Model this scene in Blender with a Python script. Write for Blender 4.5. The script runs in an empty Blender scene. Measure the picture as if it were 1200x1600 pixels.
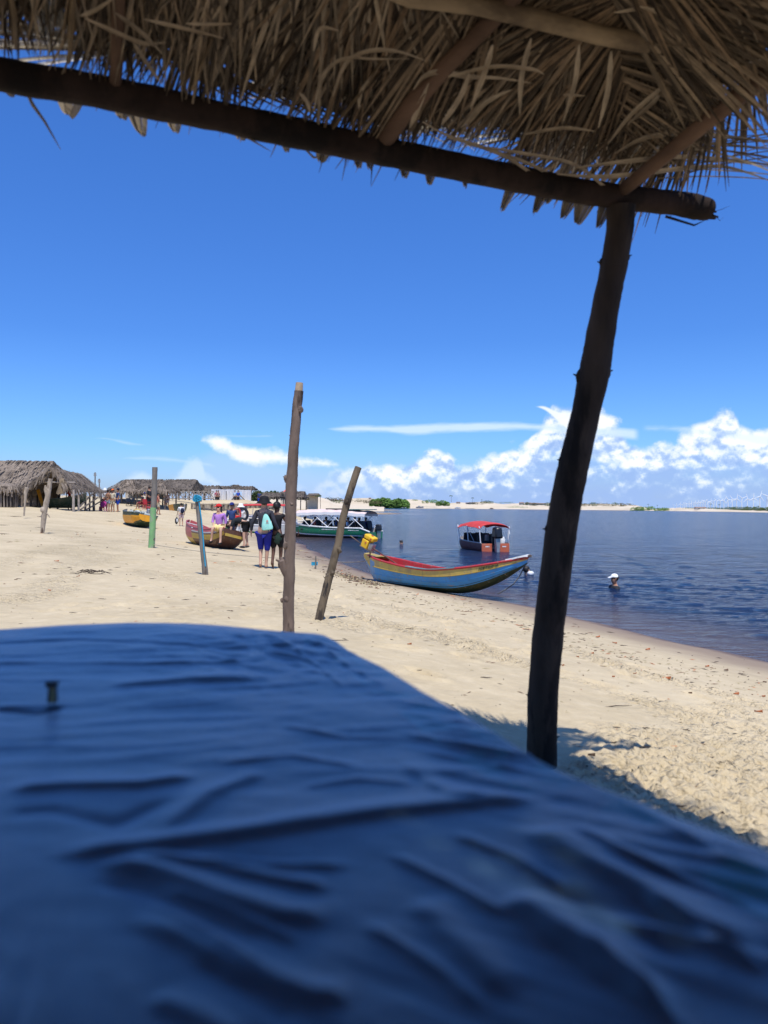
import bpy, math, random
import numpy as np
from mathutils import Vector, Matrix, noise as mnoise
random.seed(7)
R = math.radians
S = bpy.context.scene
COL = S.collection

# ------------------------------------------------------------------ camera
F_PX = 1180.0                      # focal length in pixels of the 1200x1600 frame
CAM = Vector((0.0, 0.0, 2.0))      # water level is z = 0
ROLL = 0.0075
cam_d = bpy.data.cameras.new('camera')
cam = bpy.data.objects.new('camera', cam_d)
COL.objects.link(cam)
cam_d.sensor_fit = 'VERTICAL'
cam_d.sensor_height = 36.0
cam_d.sensor_width = 27.0
cam_d.lens = 36.0 * F_PX / 1600.0
cam_d.clip_start = 0.02
cam_d.clip_end = 60000.0
PITCH = -math.atan(8.5 / F_PX)
fwd = Vector((0, math.cos(PITCH), math.sin(PITCH)))
right0 = Vector((1, 0, 0))
up0 = right0.cross(fwd)
right = (right0 * math.cos(ROLL) + up0 * math.sin(ROLL)).normalized()
up = right.cross(fwd).normalized()
cam.matrix_world = Matrix(((right.x, up.x, -fwd.x, CAM.x), (right.y, up.y, -fwd.y, CAM.y),
                           (right.z, up.z, -fwd.z, CAM.z), (0, 0, 0, 1)))
cam_d.dof.use_dof = True
cam_d.dof.focus_distance = 17.0
cam_d.dof.aperture_fstop = cam_d.lens / 8.5
S.camera = cam


def ray(px, py):
    return (fwd + right * ((px - 600) / F_PX) - up * ((py - 800) / F_PX))


def at(px, py, Y):
    d = ray(px, py)
    return CAM + d * (Y / d.y)


# ------------------------------------------------------------------ light
SUN_TO = Vector((0.095, -0.42, 1.0)).normalized()
sun_el = math.asin(SUN_TO.z)
sun_az = math.atan2(SUN_TO.x, SUN_TO.y)
sd = bpy.data.lights.new('sun', 'SUN')
sd.energy = 4.2
sd.angle = R(0.53)
sd.color = (1.0, 0.955, 0.88)
so = bpy.data.objects.new('sun', sd)
so.rotation_euler = (-SUN_TO).to_track_quat('-Z', 'Y').to_euler()
so.location = (0, 0, 50)
COL.objects.link(so)

S.view_settings.view_transform = 'Standard'
S.view_settings.look = 'None'
S.view_settings.gamma = 1.0
S.view_settings.use_curve_mapping = False
S.view_settings.exposure = 0.22

world = bpy.data.worlds.new('World')
S.world = world
world.use_nodes = True


class NT:
    """small helper to wire node trees"""
    def __init__(self, tree, clear=True):
        self.t = tree
        if clear:
            tree.nodes.clear()

    def n(self, typ, **kw):
        nd = self.t.nodes.new(typ)
        for k, v in kw.items():
            if k.startswith('_'):
                continue
            setattr(nd, k, v)
        return nd

    def set(self, sock, v):
        if v is None:
            return
        if hasattr(v, 'is_output') or isinstance(v, bpy.types.NodeSocket):
            self.t.links.new(v, sock)
        else:
            if isinstance(v, (tuple, list)) and len(v) == 3 and sock.type == 'RGBA':
                v = (*v, 1)
            sock.default_value = v

    def math(self, op, a, b=None, c=None, clamp=False):
        nd = self.n('ShaderNodeMath', operation=op, use_clamp=clamp)
        self.set(nd.inputs[0], a)
        if b is not None:
            self.set(nd.inputs[1], b)
        if c is not None:
            self.set(nd.inputs[2], c)
        return nd.outputs[0]

    def mix(self, f, a, b, blend='MIX'):
        nd = self.n('ShaderNodeMix', data_type='RGBA', blend_type=blend)
        self.set(nd.inputs[0], f)
        self.set(nd.inputs[6], a)
        self.set(nd.inputs[7], b)
        return nd.outputs[2]

    def noise(self, vec, scale, detail=4, rough=0.5, dist=0.0, lac=2.0):
        nd = self.n('ShaderNodeTexNoise')
        if vec is not None:
            self.set(nd.inputs['Vector'], vec)
        nd.inputs['Scale'].default_value = scale
        nd.inputs['Detail'].default_value = detail
        nd.inputs['Roughness'].default_value = rough
        nd.inputs['Distortion'].default_value = dist
        nd.inputs['Lacunarity'].default_value = lac
        return nd.outputs['Fac']

    def ramp(self, fac, stops, interp='LINEAR'):
        nd = self.n('ShaderNodeValToRGB')
        cr = nd.color_ramp
        cr.interpolation = interp
        while len(cr.elements) < len(stops):
            cr.elements.new(0.5)
        for e, (p, c) in zip(cr.elements, stops):
            e.position = p
            e.color = (*c, 1) if isinstance(c, (tuple, list)) else (c, c, c, 1)
        self.set(nd.inputs[0], fac)
        return nd.outputs[0]

    def curve(self, x, pts):
        nd = self.n('ShaderNodeFloatCurve')
        cu = nd.mapping.curves[0]
        nd.mapping.use_clip = False
        cu.points[0].location = pts[0]
        cu.points[1].location = pts[-1]
        for p in pts[1:-1]:
            cu.points.new(*p)
        for p in cu.points:
            p.handle_type = 'AUTO'
        nd.mapping.update()
        self.set(nd.inputs['Value'], x)
        nd.inputs['Factor'].default_value = 1
        return nd.outputs[0]

    def smooth(self, x, lo, hi):
        nd = self.n('ShaderNodeMapRange', interpolation_type='SMOOTHSTEP')
        self.set(nd.inputs[0], x)
        self.set(nd.inputs[1], lo)
        self.set(nd.inputs[2], hi)
        nd.inputs[3].default_value = 0
        nd.inputs[4].default_value = 1
        return nd.outputs[0]

    def comb(self, x, y, z=0.0):
        nd = self.n('ShaderNodeCombineXYZ')
        self.set(nd.inputs[0], x)
        self.set(nd.inputs[1], y)
        self.set(nd.inputs[2], z)
        return nd.outputs[0]


def build_world():
    w = NT(world.node_tree)
    out = w.n('ShaderNodeOutputWorld')
    bg = w.n('ShaderNodeBackground')
    w.t.links.new(bg.outputs[0], out.inputs[0])
    sky = w.n('ShaderNodeTexSky', sky_type='NISHITA')
    sky.sun_disc = False
    sky.sun_elevation = sun_el
    sky.sun_rotation = sun_az
    sky.altitude = 0
    sky.air_density = 1.0
    sky.dust_density = 0.6
    sky.ozone_density = 2.2
    tc = w.n('ShaderNodeTexCoord')
    sep = w.n('ShaderNodeSeparateXYZ')
    w.t.links.new(tc.outputs['Generated'], sep.inputs[0])
    x, y, z = sep.outputs
    # "pixel-like" angular units: 1 unit = 1 radian * 1180
    az = w.math('MULTIPLY', w.math('ARCTAN2', x, y), 1180.0)
    el = w.math('MULTIPLY', w.math('ARCSINE', z), 1180.0)
    # richer blue away from the horizon
    elr = w.math('DIVIDE', el, 900.0, clamp=True)
    tint = w.ramp(elr, [(0.0, (0.78, 0.97, 1.66)), (0.10, (0.58, 0.98, 1.64)), (0.28, (0.42, 0.82, 1.54)),
                        (0.55, (0.42, 0.88, 1.66)), (1.0, (0.44, 0.88, 1.62))])
    blue = w.mix(1.0, sky.outputs[0], tint, 'MULTIPLY')
    STR = 0.095
    K = 1.0 / STR          # cloud colours are given as final radiance

    def cc(r, g, b):
        return (r * K, g * K, b * K)

    def P(px):             # azimuth units of a pixel column
        return math.atan((px - 600) / 1180.0) * 1180

    def E(px, py):         # elevation units
        d = ray(px, py).normalized()
        return math.asin(d.z) * 1180

    def prof(x, pts, ext=None):
        lo, hi = P(pts[0][0]), P(pts[-1][0])
        xn = w.math('DIVIDE', w.math('SUBTRACT', x, lo), hi - lo)
        q = [((P(a) - lo) / (hi - lo), E(a, b) / 200.0) for a, b in pts]
        return w.math('MULTIPLY', w.curve(xn, q), 200.0)

    # warped coordinates for billows
    v = w.comb(az, el, 0.0)
    wob = w.math('SUBTRACT', w.noise(v, 0.024, 6, 0.6), 0.5)
    wob2 = w.math('SUBTRACT', w.noise(w.comb(w.math('ADD', az, 317.0), el, 3.0), 0.085, 5, 0.6), 0.5)
    vor = w.n('ShaderNodeTexVoronoi', feature='SMOOTH_F1')
    w.set(vor.inputs['Vector'], w.comb(w.math('ADD', az, w.math('MULTIPLY', wob, 26.0)),
                                       w.math('ADD', el, w.math('MULTIPLY', wob2, 18.0)), 0.0))
    vor.inputs['Scale'].default_value = 0.040
    vor.inputs['Smoothness'].default_value = 0.45
    bil = w.math('SUBTRACT', 0.55, vor.outputs['Distance'])

    # --- cumulus bank on the right, running on past the frame
    bank = [(-900, 800), (-200, 770), (100, 770), (300, 772), (470, 762), (515, 745), (545, 733), (575, 730), (600, 738),
            (628, 737), (645, 722), (675, 713), (700, 718), (722, 737), (745, 735), (765, 722), (790, 712), (815, 708),
            (832, 690), (848, 668), (868, 645), (905, 640), (945, 652), (965, 676), (1000, 700), (1040, 702), (1062, 690),
            (1090, 672), (1110, 656), (1132, 650), (1152, 678), (1180, 684), (1215, 672), (1280, 655), (1400, 690),
            (1600, 720), (2200, 760)]
    top = w.math('ADD', prof(az, bank), w.math('MULTIPLY', w.smooth(az, P(480), P(600)), 9.0))
    h = w.math('SUBTRACT', top, el)                       # depth below the cloud top
    hb = w.math('ADD', h, w.math('ADD', w.math('MULTIPLY', wob, 34.0), w.math('MULTIPLY', bil, 22.0)))
    hb = w.math('ADD', hb, w.math('MULTIPLY', wob2, 10.0))
    dens = w.smooth(hb, -4.0, 13.0)
    # brightness: lit heads, blue-grey flanks, flat grey bases
    v2 = w.comb(az, w.math('SUBTRACT', el, 6.0), 0.0)
    lit = w.math('SUBTRACT', w.noise(v, 0.032, 5, 0.58), w.noise(v2, 0.032, 5, 0.58))
    vor2 = w.n('ShaderNodeTexVoronoi', feature='SMOOTH_F1')
    w.set(vor2.inputs['Vector'], w.comb(w.math('ADD', az, w.math('MULTIPLY', wob2, 20.0)),
                                        w.math('ADD', el, w.math('MULTIPLY', wob, 20.0)), 5.0))
    vor2.inputs['Scale'].default_value = 0.050
    vor2.inputs['Smoothness'].default_value = 0.6
    head = w.math('MULTIPLY', w.math('SUBTRACT', 0.62, vor2.outputs['Distance']), 0.9)
    relh = w.math('DIVIDE', el, w.math('MAXIMUM', top, 15.0))     # 0 at horizon, 1 at top
    br = w.math('ADD', w.math('MULTIPLY', lit, -2.2), w.math('ADD', head, w.math('MULTIPLY', relh, 0.80)))
    br = w.math('ADD', br, w.math('MULTIPLY', w.math('SUBTRACT', w.noise(w.comb(az, w.math('MULTIPLY', el, 2.2), 9.0),
                0.011, 4, 0.55), 0.5), 1.5))
    br = w.smooth(br, 0.16, 1.04)
    ccol = w.ramp(br, [(0.0, cc(0.31, 0.46, 0.80)), (0.35, cc(0.42, 0.57, 0.86)), (0.65, cc(0.66, 0.77, 0.93)),
                       (1.0, cc(0.94, 0.95, 0.95))])
    thin = w.noise(w.comb(az, w.math('MULTIPLY', el, 2.4), 2.0), 0.014, 5, 0.6)
    low = w.smooth(relh, 0.25, 0.65)
    op = w.math('MAXIMUM', w.math('ADD', w.math('MULTIPLY', w.smooth(thin, 0.30, 0.62), 0.35), 0.58), w.math('MULTIPLY', low, 0.97))
    # left part of the bank is only a thin veil
    lv = w.smooth(az, P(420), P(600))
    op = w.math('MULTIPLY', op, w.math('ADD', w.math('MULTIPLY', lv, 0.7), 0.3))
    col = w.mix(w.math('MULTIPLY', dens, op, clamp=True), blue, ccol)

    # --- small white cumulus left of the tall pole with a grey veil under it
    def blob(col, pts_top, pts_bot, soft, amp, opac, c, fx=None, nsc=None):
        t_ = prof(az, pts_top)
        b_ = prof(az, pts_bot)
        nz = wob if nsc is None else w.math('SUBTRACT', w.noise(w.comb(w.math('MULTIPLY', az, nsc[0]), w.math('MULTIPLY', el, nsc[1]), 1.0), 0.03, 5, 0.6), 0.5)
        a = w.math('SUBTRACT', t_, el)
        b = w.math('SUBTRACT', el, b_)
        m = w.math('MINIMUM', a, b)
        m = w.math('ADD', m, w.math('MULTIPLY', nz, amp))
        lo, hi = P(pts_top[0][0]), P(pts_top[-1][0])
        inside = w.math('MULTIPLY', w.smooth(az, lo, lo + 12), w.math('SUBTRACT', 1.0, w.smooth(az, hi - 12, hi)))
        d = w.math('MULTIPLY', w.smooth(m, 0.0, soft), w.math('MULTIPLY', inside, opac), clamp=True)
        return w.mix(d, col, c)
    veil = cc(0.42, 0.60, 0.92)
    col = blob(col, [(290, 720), (350, 690), (420, 705), (500, 722), (600, 735)],
               [(290, 800), (350, 795), (420, 800), (500, 800), (600, 800)], 30, 26, 0.55, veil)
    white = cc(0.90, 0.93, 0.97)
    col = blob(col, [(306, 688), (325, 676), (350, 678), (372, 690), (400, 692), (418, 700), (440, 698), (475, 712), (535, 722)],
               [(306, 694), (325, 702), (350, 714), (372, 724), (400, 730), (418, 732), (440, 732), (475, 730), (535, 732)], 15, 36, 0.95, white)
    soft = cc(0.72, 0.83, 0.96)
    col = blob(col, [(262, 742), (280, 730), (296, 714), (312, 716), (322, 734), (350, 750)],
               [(262, 756), (280, 762), (296, 764), (312, 764), (322, 764), (350, 762)], 16, 44, 0.5, soft)
    col = blob(col, [(190, 748), (205, 736), (225, 733), (245, 748)],
               [(190, 760), (205, 762), (225, 762), (245, 762)], 14, 30, 0.5, soft)
    wisp = cc(0.52, 0.70, 0.95)
    col = blob(col, [(185, 715), (240, 711), (300, 718), (340, 726)],
               [(185, 718), (240, 722), (300, 726), (340, 732)], 8, 10, 0.75, wisp, nsc=(0.5, 2.0))
    col = blob(col, [(140, 684), (165, 682), (200, 688), (230, 694)],
               [(140, 687), (165, 689), (200, 697), (230, 698)], 5, 8, 0.6, wisp, nsc=(0.5, 2.0))
    col = blob(col, [(340, 678), (380, 679), (430, 679)], [(340, 683), (380, 684), (430, 683)], 5, 6, 0.5, wisp, nsc=(0.5, 2.0))
    band = cc(0.62, 0.77, 0.97)
    col = blob(col, [(505, 668), (540, 664), (600, 663), (680, 659), (750, 657), (820, 659), (900, 662), (1000, 668)],
               [(505, 672), (540, 677), (600, 677), (640, 682), (680, 680), (750, 677), (820, 674), (900, 680), (1000, 690)],
               8, 9, 0.85, band, nsc=(0.45, 1.8))
    col = blob(col, [(1000, 664), (1060, 662), (1110, 668), (1200, 676), (1300, 680)],
               [(1000, 676), (1060, 678), (1110, 684), (1200, 700), (1300, 700)], 8, 14, 0.45, band, nsc=(0.5, 1.6))
    col = blob(col, [(832, 634), (850, 633), (872, 642), (895, 640)],
               [(832, 637), (850, 643), (872, 660), (895, 680)], 4, 6, 0.9, cc(0.85, 0.9, 0.97))
    # pale air at the very horizon
    hz = w.smooth(el, 34.0, -2.0)
    col = w.mix(w.math('MULTIPLY', hz, 0.6), col, cc(0.33, 0.48, 0.80))
    w.t.links.new(col, bg.inputs['Color'])
    bg.inputs['Strength'].default_value = STR


build_world()

# ------------------------------------------------------------------ helpers
MATS = {}


def material(name, color, rough=0.8, var=0.25, vscale=6.0, bump=0.0, bscale=30.0, metallic=0.0, spec=0.5,
             stretch=(1, 1, 1), color2=None, c2scale=3.0, c2lo=0.5, c2hi=0.65, coat=0.0, trans=0.0, attr=False, detail=5, chips=None):
    m = bpy.data.materials.new(name)
    m.use_nodes = True
    w = NT(m.node_tree)
    out = w.n('ShaderNodeOutputMaterial')
    p = w.n('ShaderNodeBsdfPrincipled')
    tc = w.n('ShaderNodeTexCoord')
    mp = w.n('ShaderNodeMapping')
    mp.inputs['Scale'].default_value = stretch
    w.t.links.new(tc.outputs['Object'], mp.inputs[0])
    vec = mp.outputs[0]
    c = (*color, 1)
    base = None
    nz = w.noise(vec, vscale, detail, 0.6)
    dark = tuple(max(0, x * (1 - var)) for x in color)
    lite = tuple(min(1, x * (1 + var)) for x in color)
    base = w.ramp(nz, [(0.28, dark), (0.72, lite)])
    if color2:
        n2 = w.noise(vec, c2scale, 6, 0.65)
        base = w.mix(w.smooth(n2, c2lo, c2hi), base, color2)
    if chips:
        ca = w.smooth(w.noise(vec, 17.0, 5, 0.7), 0.57, 0.62)
        cb = w.smooth(w.noise(vec, 1.9, 4, 0.65), 0.44, 0.58)
        base = w.mix(w.math('MULTIPLY', w.math('MULTIPLY', ca, cb), 0.85), base, chips)
        drip = w.n('ShaderNodeMapping')
        drip.inputs['Scale'].default_value = (9, 9, 0.8)
        w.t.links.new(tc.outputs['Object'], drip.inputs[0])
        base = w.mix(w.math('MULTIPLY', w.smooth(w.noise(drip.outputs[0], 1.0, 5, 0.6), 0.55, 0.75), 0.35), base, tuple(x * 0.5 for x in chips))
    if attr:
        at_ = w.n('ShaderNodeObjectInfo')
        base = w.mix(1.0, base, w.ramp(at_.outputs['Random'], [(0, (0.7, 0.7, 0.7)), (1, (1.2, 1.2, 1.2))]), 'MULTIPLY')
    w.set(p.inputs['Base Color'], base)
    p.inputs['Roughness'].default_value = rough
    p.inputs['Metallic'].default_value = metallic
    p.inputs['Specular IOR Level'].default_value = spec
    p.inputs['Coat Weight'].default_value = coat
    if bump:
        b = w.n('ShaderNodeBump')
        b.inputs['Strength'].default_value = 1.0
        b.inputs['Distance'].default_value = bump
        w.set(b.inputs['Height'], w.noise(vec, bscale, 6, 0.6))
        w.t.links.new(b.outputs[0], p.inputs['Normal'])
    if trans:
        tr = w.n('ShaderNodeBsdfTranslucent')
        w.set(tr.inputs[0], base)
        ms = w.n('ShaderNodeMixShader')
        ms.inputs[0].default_value = trans
        w.t.links.new(p.outputs[0], ms.inputs[1])
        w.t.links.new(tr.outputs[0], ms.inputs[2])
        w.t.links.new(ms.outputs[0], out.inputs[0])
    else:
        w.t.links.new(p.outputs[0], out.inputs[0])
    MATS[name] = m
    return m


class MB:
    """collects geometry; build() links it as one mesh object"""
    def __init__(self):
        self.v, self.f, self.m = [], [], []

    def add(self, vs, fs, mi=0):
        o = len(self.v)
        self.v += [tuple(x) for x in vs]
        for f in fs:
            self.f.append(tuple(i + o for i in f))
            self.m.append(mi)

    def box(self, c, s, mi=0, rot=None, taper=1.0):
        c = Vector(c)
        vs = []
        for z in (-1, 1):
            for x, y in ((-1, -1), (1, -1), (1, 1), (-1, 1)):
                k = taper if z > 0 else 1
                p = Vector((x * s[0] / 2 * k, y * s[1] / 2 * k, z * s[2] / 2))
                if rot is not None:
                    p = rot @ p
                vs.append(c + p)
        self.add(vs, [(3, 2, 1, 0), (4, 5, 6, 7), (0, 1, 5, 4), (1, 2, 6, 5), (2, 3, 7, 6), (3, 0, 4, 7)], mi)

    def tube(self, pts, rad, n=8, mi=0, cap=True, jit=0.0, flat=1.0):
        pts = [Vector(p) for p in pts]
        if not isinstance(rad, (list, tuple)):
            rad = [rad] * len(pts)
        vs, fs = [], []
        ref = None
        for i, p in enumerate(pts):
            d = (pts[min(i + 1, len(pts) - 1)] - pts[max(i - 1, 0)])
            d = d.normalized() if d.length > 1e-9 else Vector((0, 0, 1))
            if ref is None:
                ref = Vector((1, 0, 0)) if abs(d.x) < 0.8 else Vector((0, 1, 0))
            a = d.cross(ref).normalized()
            b = d.cross(a)
            ref = a.cross(d) if a.cross(d).length > 1e-6 else ref
            ref = -b
            for k in range(n):
                t = 2 * math.pi * k / n
                rr = rad[i] * (1 + (random.uniform(-jit, jit) if jit else 0))
                vs.append(p + a * math.cos(t) * rr + b * math.sin(t) * rr * flat)
            ref = b.cross(d) * 0 + (Vector(ref))
        for i in range(len(pts) - 1):
            for k in range(n):
                k2 = (k + 1) % n
                fs.append((i * n + k, i * n + k2, (i + 1) * n + k2, (i + 1) * n + k))
        if cap:
            fs.append(tuple(range(n))[::-1])
            fs.append(tuple((len(pts) - 1) * n + k for k in range(n)))
        self.add(vs, fs, mi)

    def lathe(self, prof, c=(0, 0, 0), n=16, mi=0, rot=None, sq=(1, 1)):
        c = Vector(c)
        vs, fs = [], []
        for r, z in prof:
            for k in range(n):
                t = 2 * math.pi * k / n
                p = Vector((r * math.cos(t) * sq[0], r * math.sin(t) * sq[1], z))
                if rot is not None:
                    p = rot @ p
                vs.append(c + p)
        for i in range(len(prof) - 1):
            for k in range(n):
                k2 = (k + 1) % n
                fs.append((i * n + k, i * n + k2, (i + 1) * n + k2, (i + 1) * n + k))
        fs.append(tuple(range(n))[::-1])
        fs.append(tuple((len(prof) - 1) * n + k for k in range(n)))
        self.add(vs, fs, mi)

    def ell(self, c, r, n=12, m=8, mi=0, rot=None, jit=0.0, sq=0.0):
        if not isinstance(r, (list, tuple, Vector)):
            r = (r, r, r)
        c = Vector(c)
        vs, fs = [], []
        for i in range(m + 1):
            ph = math.pi * i / m
            for k in range(n):
                t = 2 * math.pi * k / n
                q = Vector((math.sin(ph) * math.cos(t), math.sin(ph) * math.sin(t), math.cos(ph)))
                if jit:
                    q *= 1 + jit * mnoise.noise(q * 2.1 + c * 3)
                p = Vector((q.x * r[0], q.y * r[1], q.z * r[2]))
                if rot is not None:
                    p = rot @ p
                vs.append(c + p)
        for i in range(m):
            for k in range(n):
                k2 = (k + 1) % n
                fs.append((i * n + k, (i + 1) * n + k, (i + 1) * n + k2, i * n + k2))
        self.add(vs, fs, mi)

    def quad(self, a, b, c, d, mi=0):
        self.add([a, b, c, d], [(0, 1, 2, 3)], mi)

    def sheet(self, pts, mi=0):
        """grid of points [rows][cols]"""
        nr, nc = len(pts), len(pts[0])
        vs = [p for r in pts for p in r]
        fs = [(i * nc + j, i * nc + j + 1, (i + 1) * nc + j + 1, (i + 1) * nc + j) for i in range(nr - 1) for j in range(nc - 1)]
        self.add(vs, fs, mi)

    def mesh(self, name, mats, off=None):
        me = bpy.data.meshes.new(name)
        v = self.v
        if off is not None:
            v = [(a[0] - off[0], a[1] - off[1], a[2] - off[2]) for a in v]
        me.from_pydata(v, [], self.f)
        if not isinstance(mats, (list, tuple)):
            mats = [mats]
        for m in mats:
            me.materials.append(m)
        me.polygons.foreach_set('material_index', self.m)
        me.update()
        return me

    def build(self, name, mats, parent=None, world=False, smooth=True, bevel=0.0):
        off = None
        if world and parent is not None:
            off = parent.location
            if parent.parent is not None:
                off = off + parent.parent.location
        me = self.mesh(name, mats, off)
        if smooth:
            me.polygons.foreach_set('use_smooth', [True] * len(me.polygons))
            try:
                me.set_sharp_from_angle(angle=R(42))
            except Exception:
                pass
        o = bpy.data.objects.new(name, me)
        COL.objects.link(o)
        if parent is not None:
            o.parent = parent
        if bevel:
            b = o.modifiers.new('bevel', 'BEVEL')
            b.width = bevel
            b.segments = 2
            b.limit_method = 'ANGLE'
        return o


def tag(o, label=None, cat=None, group=None, kind=None):
    if label:
        o['label'] = label
    if cat:
        o['category'] = cat
    if group:
        o['group'] = group
    if kind:
        o['kind'] = kind
    return o


def thing(name, loc, label, cat, rz=0.0, group=None):
    o = bpy.data.objects.new(name, None)
    o.empty_display_size = 0.2
    o.location = loc
    o.rotation_euler = (0, 0, rz)
    COL.objects.link(o)
    return tag(o, label, cat, group)


def children(o, allobs):
    return [c for c in allobs if c.parent == o]


def copy_tree(o, parent=None):
    c = o.copy()
    COL.objects.link(c)
    c.parent = parent
    for ch in list(o.children):
        copy_tree(ch, c)
    return c


# vectorised value noise / fbm for terrain
_rng = np.random.default_rng(5)
_perm = _rng.random((256, 256))


def vnoise(x, y):
    xi, yi = np.floor(x).astype(int), np.floor(y).astype(int)
    xf, yf = x - xi, y - yi
    u, v = xf * xf * (3 - 2 * xf), yf * yf * (3 - 2 * yf)
    a = _perm[xi & 255, yi & 255]
    b = _perm[(xi + 1) & 255, yi & 255]
    c = _perm[xi & 255, (yi + 1) & 255]
    d = _perm[(xi + 1) & 255, (yi + 1) & 255]
    return (a * (1 - u) + b * u) * (1 - v) + (c * (1 - u) + d * u) * v


def fbm(x, y, oct=4, rough=0.5):
    s, a, t = 0, 1.0, 0
    for i in range(oct):
        s = s + a * vnoise(x * 2 ** i + 17.3 * i, y * 2 ** i + 9.1 * i)
        t += a
        a *= rough
    return s / t


def sstep(x, a, b):
    t = np.clip((x - a) / (b - a), 0, 1)
    return t * t * (3 - 2 * t)
# ------------------------------------------------------------------ terrain
H_ = lambda px: 0  # placeholder for readability
shore_px = [(1200, 1035), (1130, 1018), (1060, 1005), (1000, 990), (950, 977), (900, 966), (850, 952), (790, 941), (740, 934),
            (680, 921), (620, 909), (560, 890), (530, 878), (500, 864), (478, 852), (460, 842)]
shore = []
for px, py in shore_px:
    d = ray(px, py)
    k = -2.0 / d.z
    shore.append((d.x * k, d.y * k))
shore = [(7.0, 3.0), (6.3, 6.5)] + shore + [(-8.0, 62), (-12, 78), (-17, 100), (-24, 150), (-38, 300), (-96, 950)]
pts = []
for i, (x, y) in enumerate(shore):
    pts.append((x, y, 0.0))
for i in range(1, len(shore) - 1):      # water side: bed slopes down
    x, y = shore[i]
    dx, dy = shore[i + 1][0] - shore[i - 1][0], shore[i + 1][1] - shore[i - 1][1]
    l = math.hypot(dx, dy)
    nx, ny = dy / l, -dx / l
    w_ = 3 if y < 40 else 10 if y < 150 else 60
    pts.append((x + nx * w_, y + ny * w_, -0.45 if w_ == 3 else -0.8))
    pts.append((x + nx * w_ * 4, y + ny * w_ * 4, -1.6))


def pp(px, py, Y):
    p = at(px, py, Y)
    pts.append((p.x, p.y, p.z))


pp(845, 1193, 3.27)
for c in [(450, 1003, 6.0), (497, 970, 8.0), (320, 898, 14.0), (236, 856, 22.0), (330, 855, 28.0), (412, 888, 19.0),
          (281, 822, 50.0), (207, 823, 45.0), (170, 801, 60.0), (65, 833, 29.0), (115, 797, 52.0), (30, 790, 50.0),
          (0, 975, 7.0), (0, 900, 13.0), (150, 880, 16.0), (200, 779, 88.0), (255, 797, 63.0), (280, 781, 92.0),
          (-200, 800, 50.0), (-200, 860, 16.0), (-200, 975, 6.5), (120, 781, 92.0), (0, 779, 90.0),
          (350, 804, 88.0), (390, 804, 88.0), (350, 782, 96.0), (390, 782, 96.0), (430, 812, 85.0), (1000, 1100, 5.2)]:
    pp(*c)
pts += [(0.9, 2.2, 0.90), (-1, 1, 0.95), (-4, 0, 1.0), (1.2, -2, 0.9), (2.5, 2.5, 0.74), (-5, -6, 1.1), (3, -5, 0.8), (-30, -5, 1.6),
        (5.0, 0, 0.45), (-60, 60, 2.4), (-60, 20, 2.0), (-60, 300, 3.5), (-45, 150, 3.0), (-140, 950, 3.5), (-300, 500, 4), (-300, 0, 4),
        (-250, 150, 4), (-26, 150, 0.6), (8, -10, 0), (13, -10, -1.2)]
P_ = np.array(pts)


def kern(r):
    return r ** 1.35


n_ = len(P_)
D_ = np.hypot(P_[:, None, 0] - P_[None, :, 0], P_[:, None, 1] - P_[None, :, 1])
A_ = np.zeros((n_ + 3, n_ + 3))
A_[:n_, :n_] = kern(D_) 
A_[:n_, n_:] = np.c_[np.ones(n_), P_[:, :2]]
A_[n_:, :n_] = A_[:n_, n_:].T
B_ = np.r_[P_[:, 2], 0, 0, 0]
W_ = np.linalg.lstsq(A_, B_, rcond=None)[0]


def base_height(x, y):
    x = np.asarray(x, float)
    y = np.asarray(y, float)
    sh = x.shape
    q = np.c_[x.ravel(), y.ravel()]
    out = np.empty(len(q))
    for i in range(0, len(q), 20000):
        s = q[i:i + 20000]
        r = np.hypot(s[:, None, 0] - P_[None, :, 0], s[:, None, 1] - P_[None, :, 1])
        out[i:i + 20000] = kern(r) @ W_[:n_] + W_[n_] + s @ W_[n_ + 1:]
    return np.clip(out.reshape(sh), -2.5, 6)


# kicked-sand tracks: lines of footprints / tyre marks (x,y polylines with half width)
def gp(px, py):
    """ground point under a pixel of the photograph (few steps of ray marching)"""
    d = ray(px, py)
    lo, hi = 1.5, 2.0
    k = 1.5
    while k < 400:
        p = CAM + d * (k / d.y)
        if p.z <= max(float(base_height(p.x, p.y)), 0.0):
            break
        k *= 1.02
    lo, hi = k / 1.02, k
    for _ in range(12):
        m = (lo + hi) / 2
        p = CAM + d * (m / d.y)
        if p.z <= max(float(base_height(p.x, p.y)), 0.0):
            hi = m
        else:
            lo = m
    p = CAM + d * (hi / d.y)
    return Vector((p.x, p.y, p.z))


tracks_px = [([(1200, 1105), (1080, 1075), (980, 1045), (880, 1010), (760, 980), (640, 955), (560, 935)], 0.22, 1.0),
             ([(1200, 1175), (1120, 1140), (1030, 1105), (950, 1075), (880, 1055), (760, 1020), (640, 985), (520, 950), (420, 915)], 0.25, 1.1),
             ([(1120, 1290), (1040, 1225), (1000, 1200), (1080, 1180), (1180, 1150)], 0.30, 1.0),
             ([(0, 940), (80, 925), (110, 885), (170, 862), (120, 838), (60, 822)], 0.35, 1.3),
             ([(-40, 888), (60, 868), (130, 850), (260, 838)], 0.3, 1.0),
             ([(110, 880), (200, 890), (320, 915), (440, 945), (560, 985)], 0.25, 0.8),
             ([(200, 850), (300, 870), (380, 885), (480, 905)], 0.3, 0.8)]
tracks = []
for pl, hw, st in tracks_px:
    tracks.append(([gp(*p) for p in pl], hw, st))
patch_c = [(gp(1130, 1180), 0.75), (gp(1060, 1230), 0.55), (gp(1190, 1230), 0.7), (gp(1000, 1215), 0.35), (gp(1100, 1290), 0.3), (gp(1200, 1120), 0.6)]


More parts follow.
